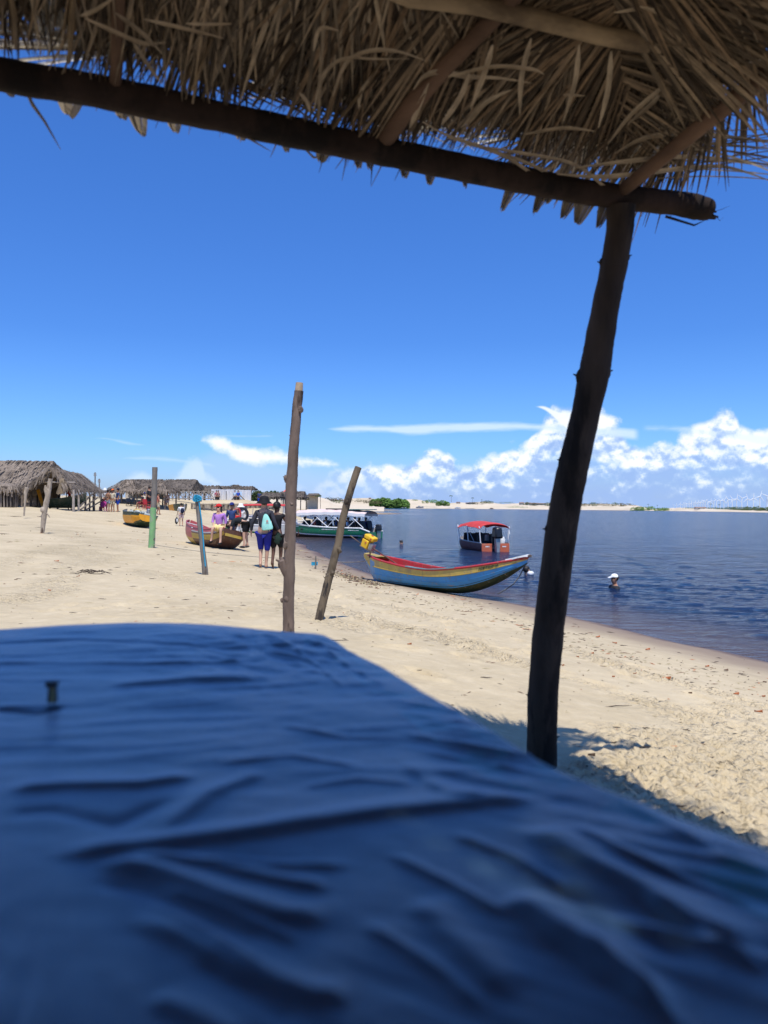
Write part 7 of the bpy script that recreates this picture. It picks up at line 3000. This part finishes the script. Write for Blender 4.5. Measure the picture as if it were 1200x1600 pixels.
for s_ in (-1, 1):
    mb = MB()
    mb.tube([at(372 + 10 * s_, 781, 95.4), at(372, 771, 95.4)], 0.07, 5)
    mb.build('gable_edge', M_HPOST, kb, world=True)
    mb = MB()
    mb.tube([at(372 + 9 * s_, 790, 95.5), at(372 + 9 * s_, 780, 95.5)], 0.07, 5)
    mb.build('post', M_HPOST, kb, world=True)
for i, (px, c_, lb) in enumerate(((367, (0.45, 0.58, 0.72), 'person in pale blue sitting in the gabled bench cabin'), (372, (0.02, 0.07, 0.45), 'person in bright blue standing inside the gabled cabin'),
                                  (338, (0.42, 0.10, 0.14), 'person in dark red before the left white curtain'), (341, (0.35, 0.2, 0.18), 'person in brown beside the one in dark red by the left curtain'))):
    p = at(px, 787, 95.0)
    person(Vector((p.x, p.y, p.z)), R(170 + 20 * i), lb, M_SKINT, 0.95, None, cloth('c%d' % i, c_), 0.5, M_DARK, 0.5, detail=0)

# red tiled roof house
rh = thing('house', (at(446, 775, 170).x, 170, ground(at(446, 775, 170).x, 170)), 'house with bright red pyramid roof poking up left of the tall pole', 'house')
mb = MB()
c0_, c1_ = at(436, 773, 166), at(458, 773, 166)
ap = at(447, 764, 169)
vs = [c0_, c1_, Vector((c1_.x, 172, c1_.z)), Vector((c0_.x, 172, c0_.z)), ap]
mb.add(vs, [(0, 1, 4), (1, 2, 4), (2, 3, 4), (3, 0, 4), (3, 2, 1, 0)])
mb.build('roof', material('red_tiles', (0.60, 0.13, 0.10), 0.8, 0.1, 1), rh, world=True, smooth=False)
mb = MB()
zg = rh.location.z
mb.box(((c0_.x + c1_.x) / 2, 169, (zg + c0_.z) / 2), ((c1_.x - c0_.x) * 0.85, 5, c0_.z - zg))
mb.build('wall', M_CREAMW, rh, world=True)

# retaining wall of boards and stakes under the terrace
M_BOARD = material('grey_board', (0.36, 0.31, 0.24), 0.9, 0.3, 3, stretch=(2, 2, 0.4), color2=(0.20, 0.16, 0.11), c2scale=2)
M_BOARDD = material('dark_board', (0.11, 0.09, 0.05), 0.9, 0.3, 3)  # darker brown for the lower row of boards
fw = thing('retaining_wall', (at(360, 803, 89).x, 89, at(360, 803, 89).z), 'low retaining wall of grey boards and stakes holding up the sand terrace', 'wall')


def fwp(px, py, f=0):
    return at(px, py, 87 + 6 * (px - 300) / 120 + f)


for px0 in np.arange(302, 432, 6.2):
    mb = MB()
    a, b, c, d = fwp(px0, 788), fwp(px0 + 6.0, 788), fwp(px0 + 6.0, 797), fwp(px0, 797)
    off = Vector((0, random.uniform(0, 0.04), random.uniform(-.03, .03)))
    bk_ = Vector((0, 0.06, 0))
    vs = [d + off, c + off, b + off, a + off, d + off + bk_, c + off + bk_, b + off + bk_, a + off + bk_]
    mb.add(vs, [(0, 1, 2, 3), (7, 6, 5, 4), (0, 4, 5, 1), (1, 5, 6, 2), (2, 6, 7, 3), (3, 7, 4, 0)])
    mb.build('board', M_BOARD, fw, world=True, smooth=False)
    mb = MB()
    a, b, c, d = fwp(px0, 797.2, .03), fwp(px0 + 6.0, 797.2, .03), fwp(px0 + 6.0, 806, .03), fwp(px0, 806, .03)
    vs = [d, c, b, a, d + bk_, c + bk_, b + bk_, a + bk_]
    mb.add(vs, [(0, 1, 2, 3), (7, 6, 5, 4), (0, 4, 5, 1), (1, 5, 6, 2), (2, 6, 7, 3), (3, 7, 4, 0)])
    mb.build('board', M_BOARDD, fw, world=True, smooth=False)
for px in (300, 318, 331, 342, 350, 357, 366, 375, 384, 392, 399, 408, 418, 428):
    mb = MB()
    mb.tube([fwp(px + random.uniform(-1.5, 1.5), 805, -0.15), fwp(px + random.uniform(-.5, .5), 786.5, -0.15)], 0.11, 6, jit=0.1)
    mb.build('stake', M_HPOST, fw, world=True)
mb = MB()
mb.tube([fwp(300, 787.5, -.2), fwp(430, 787.5, -.2)], 0.07, 5)
mb.build('cap_rail', M_BOARD, fw, world=True)

# ------------------------------------------------------------------ vegetation
M_FOL = material('bush_leaves', (0.085, 0.125, 0.040), 0.8, 0.45, 0.25, trans=0.2, spec=0.2)
M_FOL2 = material('mangrove_leaves', (0.13, 0.23, 0.05), 0.8, 0.45, 0.1, trans=0.2, spec=0.2)
M_FOLD = material('dry_scrub', (0.13, 0.115, 0.055), 0.9, 0.4, 0.2, spec=0.1)
M_TRUNK = material('far_trunk', (0.12, 0.09, 0.06), 0.9, 0.3, 1)


def bush(px, py_top, py_bot, Y, wpx, label, mat, n=700, seed=0, cat='bush', group=None, name='bush', trunk=True):
    rnd = random.Random(seed)
    base = at(px, py_bot, Y)
    W = wpx / 2 / F_PX * Y
    H = (py_bot - py_top) / F_PX * Y
    root = thing(name, (base.x, base.y, base.z), label, cat, group=group)
    mb = MB()
    lumps = []
    k = max(3, int(wpx / 6))
    for i in range(k):
        f = (i + 0.5) / k * 2 - 1
        lumps.append((f * W * 0.9 + rnd.uniform(-.1, .1) * W, rnd.uniform(-0.4, 0.4) * W * 0.5, H * (0.30 + 0.22 * rnd.random()) * math.sqrt(max(0.15, 1 - f * f)), W / k * rnd.uniform(1.7, 2.5) if k > 3 else W * rnd.uniform(0.6, 0.8), H * rnd.uniform(0.45, 0.6)))
    lf_ = max(0.12, H * 0.13)
    for i in range(n):
        l = rnd.choice(lumps)
        a, b = rnd.uniform(0, 6.28), math.acos(rnd.uniform(-0.9, 1))
        rr = rnd.uniform(0.7, 1.05)
        c = Vector((l[0] + l[3] * rr * math.sin(b) * math.cos(a), l[1] + l[3] * rr * math.sin(b) * math.sin(a), max(0.05, l[2] + l[4] * rr * math.cos(b))))
        u_ = Vector((rnd.gauss(0, 1), rnd.gauss(0, 1), rnd.gauss(0, 1))).normalized() * lf_
        v = u_.orthogonal().normalized() * lf_ * 0.6
        mb.add([c - u_, c + v, c + u_, c - v], [(0, 1, 2, 3)])
    mb.build('crown', mat, root, smooth=False)
    if trunk:
        mb = MB()
        for l in lumps[::2]:
            mb.tube([(l[0] * 0.6, 0, -0.2), (l[0] * 0.8, l[1] * .5, l[2] * 0.5), (l[0], l[1], l[2] + l[4] * .5)], [lf_ * 0.5, lf_ * 0.35, lf_ * .15], 5)
        mb.build('trunk', M_TRUNK, root)
    return root


def palm(px, py_top, py_bot, Y, label, seed=0, group=None):
    rnd = random.Random(seed)
    base, top = at(px, py_bot, Y), at(px + rnd.uniform(-.6, .6), py_top + 1, Y)
    root = thing('palm_tree', base, label, 'palm tree', group=group)
    H = top.z - base.z
    mb = MB()
    mb.tube([(0, 0, -0.3), (0.05 * H, 0, H * 0.5), (top.x - base.x, 0, H)], [0.05 * H * .5, 0.03 * H * .6, 0.03 * H * .6], 5)
    mb.build('trunk', M_TRUNK, root)
    mb = MB()
    for k in range(11):
        a = k / 11 * 6.28 + rnd.uniform(-.2, .2)
        d = Vector((math.cos(a), math.sin(a), 0))
        L = H * 0.33
        c = Vector((top.x - base.x, 0, H))
        s = Vector((-d.y, d.x, 0)) * L * 0.14
        p1, p2, p3 = c + d * L * .35 + Vector((0, 0, L * .2)), c + d * L * .75 + Vector((0, 0, 0)), c + d * L + Vector((0, 0, -L * .45))
        mb.add([c, p1 - s, p1 + s, p2 - s, p2 + s, p3], [(0, 1, 2), (1, 3, 4, 2), (3, 5, 4)])
    mb.build('crown', M_FOL, root, smooth=False)
    return root


G1 = 'scrub bushes on the far dunes'
ORD = ['', 'second', 'third', 'fourth', 'fifth', 'sixth', 'seventh', 'eighth', 'ninth', 'tenth', 'eleventh', 'twelfth', 'thirteenth', 'fourteenth', 'fifteenth', 'sixteenth', 'seventeenth',
       'eighteenth', 'nineteenth', 'twentieth', 'twenty-first', 'twenty-second', 'twenty-third', 'twenty-fourth', 'twenty-fifth', 'twenty-sixth', 'twenty-seventh', 'twenty-eighth', 'twenty-ninth',
       'thirtieth', 'thirty-first', 'thirty-second', 'thirty-third', 'thirty-fourth', 'thirty-fifth', 'thirty-sixth', 'thirty-seventh', 'thirty-eighth']


def nth(i, side):
    return (ORD[i] + ' from the ' + side) if i else side + 'most'


def ranks(xs):
    o_ = sorted(range(len(xs)), key=lambda k: xs[k])
    r_ = [0] * len(xs)
    for n__, k in enumerate(o_):
        r_[k] = n__
    return r_
bush(597, 777.5, 793.2, 905, 34, 'big round green mangrove clump, the left half of the thicket on the far bank', M_FOL2, 2600, 1, trunk=False)
bush(623, 778.5, 793.4, 900, 34, 'big round green mangrove clump, the right half of the thicket on the far bank', M_FOL2, 2600, 2, trunk=False)
bush(673, 780.5, 786, 960, 24, 'flat green bush on the crest of the far dune right of the thicket', M_FOL2, 500, 3)
bush(692, 781.5, 790, 930, 18, 'green bush reaching down the dune face right of the flat bush', M_FOL2, 700, 4)
bush(648, 779.5, 782.5, 980, 8, 'tiny bush on the dune crest above the mangrove thicket', M_FOL2, 160, 5)
bush(761, 782, 786.5, 900, 18, 'dark green scrub clump on the dune right of the two small palms', M_FOL, 500, 6)
bush(742, 784, 788, 900, 22, 'low scrub at the foot of the small palms on the far dune', M_FOLD, 400, 7)
bush(790, 783.5, 786.5, 960, 26, 'low dark scrub line on the dune above the red canopied boat', M_FOL, 300, 8)
bush(808, 790, 793.5, 860, 30, 'thin green strip of grass at the waterline above the blue boat\'s bow', M_FOL2, 260, 9, trunk=False)
for i, px in enumerate([823, 834, 846, 857, 868, 890, 899, 910, 919, 927, 938, 949, 961, 972, 983]):
    bush(px, 784.2 + (i % 3) * 0.7 + 0.002 * (px - 820), 789.0 + (i % 2) + 0.006 * (px - 820), 800 - (px - 820) * 0.3, 9 + (i * 7) % 6, 'dry scrub bush on the far crest, %s of that row' % nth(i, 'left'), M_FOLD if i % 3 else M_FOL, 180, 20 + i, group=G1, trunk=False)
bush(1006, 790.5, 797.8, 715, 38, 'dark green thicket sloping to the water just right of the white dune', M_FOL2, 900, 40)
bush(1036, 792.5, 798.2, 690, 24, 'lower right end of the dark green thicket beside the white dune', M_FOL2, 600, 41)
for i, px in enumerate(range(1075, 1230, 11)):
    top_ = np.interp(px, [1075, 1110, 1150, 1200, 1240], [792.5, 792.3, 790.5, 791.0, 791.5]) + (i % 3) * 0.4
    bush(px, top_, np.interp(px, [1075, 1150, 1240], [795.0, 797.5, 799]), np.interp(px, [1075, 1240], [680, 500]), 15, 'green scrub below the turbines, %s of that belt' % nth(i, 'left'), M_FOL, 330, 50 + i, group='shoreline scrub below the turbines', trunk=False)
palm(705, 773.5, 784, 950, 'slim lone palm on the dune, left of the paired palms', 1)
palm(738, 777, 786, 905, 'taller of the paired palms on the far dune', 2)
palm(753, 780, 786, 905, 'shorter of the paired palms on the far dune', 3)
palm(1013, 787, 793, 720, 'small palm poking out of the thicket right of the white dune', 4)
palm(1027, 788.5, 794, 715, 'second, lower palm over the thicket right of the white dune', 5)
palm(1110, 786.5, 794, 640, 'small palm standing before the distant turbines', 6)
palm(1124, 787.5, 794.5, 620, 'second small palm before the distant turbines', 7)
# trees behind the couple
bush(407, 766, 782, 128, 26, 'olive-green tree behind the awnings, left of the couple', M_FOL, 900, 70, cat='tree', name='tree')
bush(424, 765, 779, 135, 20, 'rounded green tree behind the walking man', M_FOL, 700, 71, cat='tree', name='tree')
bush(434, 768, 776, 150, 10, 'small dark tree just left of the red roof', M_FOL, 300, 72, cat='tree', name='tree')
bush(468, 768, 777, 160, 14, 'dark tree right of the red roof behind the tall pole', M_FOL, 400, 73, cat='tree', name='tree')
bush(473, 775, 781, 130, 16, 'low scrub on the bank right of the tall pole', M_FOLD, 350, 74)
bush(497, 772.5, 776.5, 240, 8, 'tiny bush beside the distant brown roofed house', M_FOL, 150, 75, trunk=False)
bush(527, 781.5, 786, 700, 16, 'small green scrub on the dune left of the leaning pole', M_FOL, 240, 76, trunk=False)
bush(560, 778.5, 780.5, 960, 6, 'tiny bush on the crest right of the leaning pole', M_FOL, 90, 77, trunk=False)
for i, (px, a, b) in enumerate([(515, 776.5, 782), (528, 777, 783), (543, 779, 783), (562, 780, 784), (575, 780.5, 786), (588, 782, 787)]):
    bush(px, a, b, 880, 14, 'brown scrub patch on the far bank, %s of six' % nth(i, 'left'), M_FOLD, 200, 80 + i, group='brown scrub patches on the far bank', trunk=False)


# tiny white and grey buildings on the far bank
def far_house(px, py_b, py_t, wpx, Y, label, wc, rc, group=None):
    b = at(px, py_b, Y)
    h = (py_b - py_t) / F_PX * Y
    w_ = wpx / F_PX * Y
    r = thing('house', b, label, 'house', group=group)
    mb = MB()
    mb.box((0, 0, h * 0.3), (w_, w_ * 0.6, h * 0.62))
    mb.build('wall', wc, r, smooth=False)
    mb = MB()
    mb.add([(-w_ * .55, -w_ * .35, h * .6), (w_ * .55, -w_ * .35, h * .6), (w_ * .55, w_ * .35, h * .6), (-w_ * .55, w_ * .35, h * .6), (-w_ * .5, 0, h), (w_ * .5, 0, h)],
           [(0, 1, 5, 4), (2, 3, 4, 5), (1, 2, 5), (3, 0, 4), (3, 2, 1, 0)])
    mb.build('roof', rc, r, smooth=False)
    for k in (-.25, .25):
        mb = MB()
        mb.box((w_ * k, -w_ * .3 - 0.02, h * 0.3), (w_ * .15, 0.05, h * 0.25))
        mb.build('window', M_DARK, r, smooth=False)


M_WALLW = material('far_white_wall', (0.62, 0.58, 0.52), 0.9, 0.1, 1)
M_ROOFB = material('far_brown_roof', (0.24, 0.17, 0.14), 0.9, 0.2, 1)
HL = [521, 533, 716, 735, 815, 825, 836, 848, 862, 945, 975, 990, 578]
HN = [nth(k, 'left') for k in ranks(HL)]
for i, (px, yb_2, yt, ww) in enumerate([(521, 783.5, 780, 12), (533, 784, 781, 9), (716, 787, 784, 6), (735, 787.5, 785, 14), (815, 789, 784.5, 7), (825, 789, 785, 9), (836, 789.5, 785.5, 12), (848, 789.5, 786, 9),
                                        (862, 790, 786, 7), (945, 790.5, 788, 6), (975, 791.5, 788.5, 8), (990, 792, 789, 7), (578, 780.5, 777.5, 4)]):
    far_house(px, yb_2, yt, ww, 850 if px > 800 else 930, 'tiny far house, %s of those on the opposite dunes' % HN[i], M_WALLW if i % 2 else M_CREAMW, M_ROOFB, group='tiny houses on the opposite dunes')
far_house(1094, 796, 792, 16, 640, 'long low white house below the row of turbines', M_WALLW, M_ROOFB)
# near-left bank dune behind the green boat
MBd = MB()
rows_ = []
for k, (f, hgt) in enumerate(((0, 0), (0.15, 0.6), (0.4, 0.95), (0.6, 1.0), (1.0, 0.3))):
    row = []
    for px in np.linspace(440, 600, 60):
        Y = 300 + 90 * f
        tp_ = np.interp(px, [440, 470, 480, 487, 500, 512, 520, 530, 545, 560, 585, 600], [781, 779, 775.5, 774.5, 777, 780, 785, 787.5, 788, 790, 791.5, 792.2])
        z = 2.0 + (791.5 + ROLL * (px - 600) - tp_) / F_PX * 350
        z0 = 0.05
        row.append(((px - 600) / F_PX * Y, Y, z0 + (z - z0) * hgt + (mnoise.noise(Vector((px * .15, f * 3, 0))) * 0.5 if 0 < hgt < 1 else 0)))
    rows_.append(row)
MBd.sheet(rows_)
tag(MBd.build('sand_bank', M_DUNE), 'high pale sand bank behind the green passenger boat', kind='structure')


# small far boats
def tiny_boat(px, py, Y, wpx, label, m):
    p = at(px, py, Y)
    r = thing('boat', (p.x, p.y, max(p.z, 0.0)), label, 'boat', R(random.uniform(-10, 10)))
    L = wpx / F_PX * Y
    r.location.x -= L / 2
    o_, i_, _, _ = hull(lambda t: (L * .13 * (1 - max(0, (t - .6) / .4) ** 2), 0, L * .16 + L * .08 * t * t, 0.4), L, 8, 4)
    o_.build('hull', m, r)
    i_.build('hull_inside', M_GREY, r)
    mb = MB()
    mb.box((L * .4, 0, L * .22), (L * .3, L * .18, L * .14))
    mb.build('cabin', m, r)


random.seed(2)
tiny_boat(629, 793.6, 880, 3.0, 'left of the two tiny white boats below the mangrove thicket', M_WHT)
tiny_boat(633.5, 793.6, 880, 3.0, 'right of the two tiny white boats below the mangrove thicket', M_WHT)
tiny_boat(656, 793.8, 880, 12, 'long grey boat moored far off at the foot of the dune', M_GREY)
tiny_boat(715, 794.5, 860, 9, 'white boat pulled up far off below the small palms', M_WHT)
tiny_boat(768, 795.3, 820, 6, 'small dark boat far off at the waterline above the red canopy', M_BRN)
tiny_boat(588, 793.5, 900, 8, 'dark boat far off at the waterline right of the leaning pole', M_BRN)

# mast and antenna behind the huts
for px, y0, y1, Y, lb in ((148.5, 780, 738, 120, 'thin radio mast rising behind the open-fronted hut'), (155, 780, 748, 120, 'short dark pole right of the radio mast behind the hut')):
    r = thing('mast', at(px, y0, Y), lb, 'mast')
    mb = MB()
    mb.tube([at(px, y0, Y), at(px, y1, Y)], 0.10, 5)
    mb.build('shaft', M_HPOST, r, world=True)
    mb = MB()
    for k in range(4):
        mb.box(at(px, y1 + 1.5 + k * 1.2, Y), (0.5 if k % 2 else 0.3, 0.12, 0.10))
    mb.build('antenna', M_STEEL, r, world=True)

# ------------------------------------------------------------------ wind turbines
M_TURB = material('turbine_white', (0.82, 0.83, 0.84), 0.5, 0.03, 0.01)


def turbine(px, hub_py, base_py, Y, ang, yaw, i):
    b = at(px, base_py, Y)
    H = (base_py - hub_py) / F_PX * Y
    r = thing('wind_turbine', b, 'white wind turbine, %s in the row on the horizon' % nth(i, 'right'), 'wind turbine', yaw, group='row of wind turbines on the right horizon')
    mb = MB()
    mb.tube([(0, 0, -2), (0, 0, H * .5), (0, 0, H)], [H * .044, H * .036, H * .026], 8)
    mb.build('tower', M_TURB, r)
    mb = MB()
    mb.box((0, 0.01 * H, H), (H * .04, H * .11, H * .045))
    mb.build('nacelle', M_TURB, r)
    hub = Vector((0, -H * .06, H))
    mb = MB()
    mb.ell(hub, H * .025, 8, 6)
    mb.build('hub', M_TURB, r)
    for k in range(3):
        a = ang + k * 2 * math.pi / 3
        d = Vector((math.sin(a), 0, math.cos(a)))
        s = Vector((math.cos(a), 0, -math.sin(a)))
        L = H * 0.50
        mb = MB()
        rows_ = []
        for t, w_ in ((0, .02), (.08, .042), (.2, .060), (.6, .040), (1, .014)):
            c = hub + d * L * t
            th_ = w_ * H * .25
            rows_.append([c - s * w_ * H * .5, c + Vector((0, -th_, 0)), c + s * w_ * H * .7, c + Vector((0, th_, 0)), c - s * w_ * H * .5])
        mb.sheet(rows_)
        mb.build('blade', M_TURB, r)


random.seed(9)
for i, (px, hy) in enumerate([(1198.5, 775.5), (1187, 775.8), (1177, 778.5), (1167.5, 779.5), (1159, 778.5), (1151, 779.5), (1144, 780), (1137.5, 781), (1131, 782), (1125, 782.5), (1119.5, 783), (1115, 783.5),
                              (1110, 784), (1106, 784.3), (1101.5, 783.5), (1098, 785), (1094, 785.3), (1090, 785.7), (1087, 786), (1084, 786.2), (1080, 786.6), (1077, 787), (1072.5, 787.3), (1070, 787.6), (1067, 788), (1063, 787.4), (1057, 789), (1052, 789.4)]):
    hz = 791.5 + ROLL * (px - 600)
    Y = 80 * F_PX / (hz - hy + 0.5)
    turbine(px, hy, hz + 0.3, Y, random.uniform(0, 2.1), random.uniform(-.3, .3), i)

# ------------------------------------------------------------------ litter on the sand
M_LFO = material('orange_leaf', (0.42, 0.13, 0.04), 0.7, 0.3, 30)
M_LFB = material('brown_leaf', (0.16, 0.09, 0.05), 0.8, 0.3, 30)
M_TWIG = material('twig', (0.07, 0.05, 0.035), 0.9, 0.3, 20)
M_STRAW = material('straw', (0.34, 0.28, 0.16), 0.9, 0.3, 20)
random.seed(77)
leaf_px = [(640, 962 + 45, 9, 0), (925, 1022, 8, 0), (930, 1018, 5, 1), (934, 997, 10, 0), (960, 1006, 9, 0), (1012, 1017, 11, 0), (992, 1056, 6, 0), (1040, 1062, 20, 0), (1072, 1070, 9, 1), (1105, 1043, 9, 0), (1135, 1049, 12, 1), (1150, 1088, 14, 0),
           (1185, 1115, 15, 0), (1195, 1068, 6, 1), (924, 1184, 14, 1), (902, 1027, 6, 0), (958, 1061, 6, 0), (1193, 1090, 7, 0), (88, 879, 9, 0), (77, 925, 11, 0), (122, 902, 8, 0), (140, 854, 4, 1), (362, 958, 5, 1), (323, 944, 4, 1), (25, 906, 6, 1),
           (1078, 1086, 8, 1), (880, 1042, 5, 0), (910, 1060, 6, 1)]
lr0 = ranks([a[0] if not a[3] else 9999 for a in leaf_px])
lr1 = ranks([a[0] if a[3] else 9999 for a in leaf_px])
for i, (px, py, ww, kd) in enumerate(leaf_px):
    p = gp(px, py)
    L = 0.8 * ww / F_PX * p.y
    mb = MB()
    rows_ = []
    for k in range(6):
        t = k / 5
        w_ = L * 0.22 * math.sin(max(0.04, t) * 3.0)
        rows_.append([(L * (t - .5), -w_, 0.012 + 0.3 * L * (t - .5) ** 2), (L * (t - .5), 0, 0.004), (L * (t - .5), w_, 0.012 + L * 0.25 * t * t)])
    mb.sheet(rows_)
    o = mb.build('fallen_leaf', M_LFB if kd else M_LFO)
    o.location = (p.x, p.y, ground(p.x, p.y) + 0.004)
    o.rotation_euler = (random.uniform(-.2, .2), random.uniform(-.2, .2), random.uniform(-0.7, 0.5))
    tag(o, ('brown leaf on the sand, %s of the brown ones' % nth(lr1[i], 'left')) if kd else ('orange leaf on the sand, %s of the orange ones' % nth(lr0[i], 'left')), 'leaf', 'brown leaves scattered on the sand' if kd else 'orange leaves scattered on the sand')
twigs = [(1073, 1144, 12), (964, 1135, 14), (1010, 1171, 26), (920, 1195, 40), (963, 1106, 55), (1120, 1035, 8), (910, 1000, 10), (975, 1010, 12), (1110, 1184, 14), (1130, 1190, 16), (1060, 1258, 26), (140, 893, 26), (150, 896, 34), (120, 896, 20),
         (115, 960, 14), (160, 937, 14), (245, 950, 10), (360, 957, 14), (360, 905, 9), (560, 938, 9), (660, 945, 10), (640, 985, 14), (530, 1000, 30), (610, 1000, 10), (700, 1010, 12), (760, 1060, 18), (1010, 1140, 12), (960, 1165, 10), (30, 905, 9), (240, 905, 14),
         (270, 870, 6), (170, 815, 18), (5, 835, 26), (20, 808, 30), (0, 822, 30), (60, 825, 14)]
tw_r = ranks([a[0] for a in twigs])
for i, (px, py, ww) in enumerate(twigs):
    p = gp(px, py)
    L = ww / F_PX * p.y
    mb = MB()
    a = random.uniform(-0.5, 0.3)
    pts_ = [Vector((L * (t - .5) * math.cos(a), L * (t - .5) * math.sin(a) + random.uniform(-.08, .08) * L, 0.006 + random.uniform(0, .004))) for t in np.linspace(0, 1, 5)]
    r_ = max(0.0035, 1.0 / F_PX * p.y * 0.45)
    mb.tube(pts_, [r_ * .6, r_, r_, r_ * .8, r_ * .3], 5)
    if i % 3 == 0:
        mb.tube([pts_[2], pts_[2] + Vector((L * .2, -L * .15, 0.01))], [r_ * .7, r_ * .3], 4)
    o = mb.build('twig', M_TWIG)
    o.location = (p.x, p.y, ground(p.x, p.y))
    tag(o, 'thin dark twig on the sand, %s of the twigs' % nth(tw_r[i], 'left'), 'twig', 'dark twigs scattered on the sand')
# countless straws, crumbs and small debris
mb = MB()
random.seed(12)
mats_ = [M_TWIG, M_STRAW, M_LFB, M_LFO]
gxs, k = [], 0
while k < 1700:
    px, py = random.uniform(-20, 1220), 830 + 480 * random.random() ** 1.6
    if random.random() < 0.35:      # drift line along the shore
        u_ = random.random()
        px = 460 + 760 * u_
        py = np.interp(px, [460, 560, 620, 740, 860, 1000, 1200], [862, 905, 928, 952, 990, 1030, 1080]) + random.gauss(0, 10) * (0.4 + u_)
    d = ray(px, py)
    Yg = 1.0 / -d.z * 1.15
    k += 1
    P0 = CAM + d * (Yg / d.y)
    for _ in range(6):
        z = float(base_height(P0.x, P0.y)) if _ < 5 else ground(P0.x, P0.y)
        kk = (z - CAM.z) / d.z
        P0 = CAM + d * kk
    if P0.y > 60 or P0.y < 1.5 or P0.z < 0.06 or P0.y != P0.y:
        continue
    z = ground(P0.x, P0.y) + 0.003
    s_ = random.uniform(0.6, 1.0) * (1.4 / F_PX * P0.y)
    L = s_ * random.choice((1, 1.5, 2, 4, 7))
    a = random.gauss(-0.25, 0.7)
    c = Vector((P0.x, P0.y, z))
    u_ = Vector((math.cos(a), math.sin(a), 0)) * L
    v = Vector((-math.sin(a), math.cos(a), 0)) * s_ * 0.7
    h_ = Vector((0, 0, s_ * 0.8))
    mb.add([c - u_, c - v, c + u_, c + v, c + h_], [(0, 1, 4), (1, 2, 4), (2, 3, 4), (3, 0, 4)], random.choice((0, 0, 1, 1, 1, 2, 2, 3) if random.random() < .7 else (0, 1, 2)))
tag(mb.build('sand_debris', mats_, smooth=False), 'scattered straws, crumbs and bits of leaf on the sand', kind='stuff')
# heap of twigs on the left and the weed line by the blue boat
mb = MB()
p = gp(140, 897)
for k in range(13):
    a = random.uniform(-.5, .5)
    c = p + Vector((random.gauss(0, .14), random.gauss(0, .06), 0.02))
    c.z = ground(c.x, c.y) + random.uniform(0, .05)
    L = random.uniform(.05, .2)
    mb.tube([c - Vector((math.cos(a), math.sin(a), .0)) * L, c + Vector((0, 0, .04)), c + Vector((math.cos(a), math.sin(a), .0)) * L], [.004, .008, .003], 4)
tag(mb.build('brushwood', M_TWIG), 'small tangle of dark brushwood on the sand at left', 'brushwood')
mb = MB()
for k in range(420):
    px = random.uniform(515, 600)
    py = np.interp(px, [515, 560, 600, 700], [893, 907, 916, 935]) + random.gauss(0, 2.2)
    q = gp(px, py) if k % 6 == 0 else None
    if q is None:
        q = last + Vector((random.gauss(0, .2), random.gauss(0, .12), 0))
        q.z = ground(q.x, q.y)
    else:
        last = q
    a = random.uniform(0, 3.14)
    L = random.uniform(.02, .06)
    mb.add([q + Vector((math.cos(a) * L, math.sin(a) * L, 0)), q + Vector((-math.sin(a) * L * .5, math.cos(a) * L * .5, .0)), q - Vector((math.cos(a) * L, math.sin(a) * L, 0)), q + Vector((0, 0, .025))], [(0, 1, 3), (1, 2, 3), (2, 0, 3)], random.choice((0, 1, 2)))
tag(mb.build('weed_line', [M_LFB, M_STRAW, M_TWIG], smooth=False), 'brown strand of dried weed on the sand beside the blue boat\'s stern', kind='stuff')
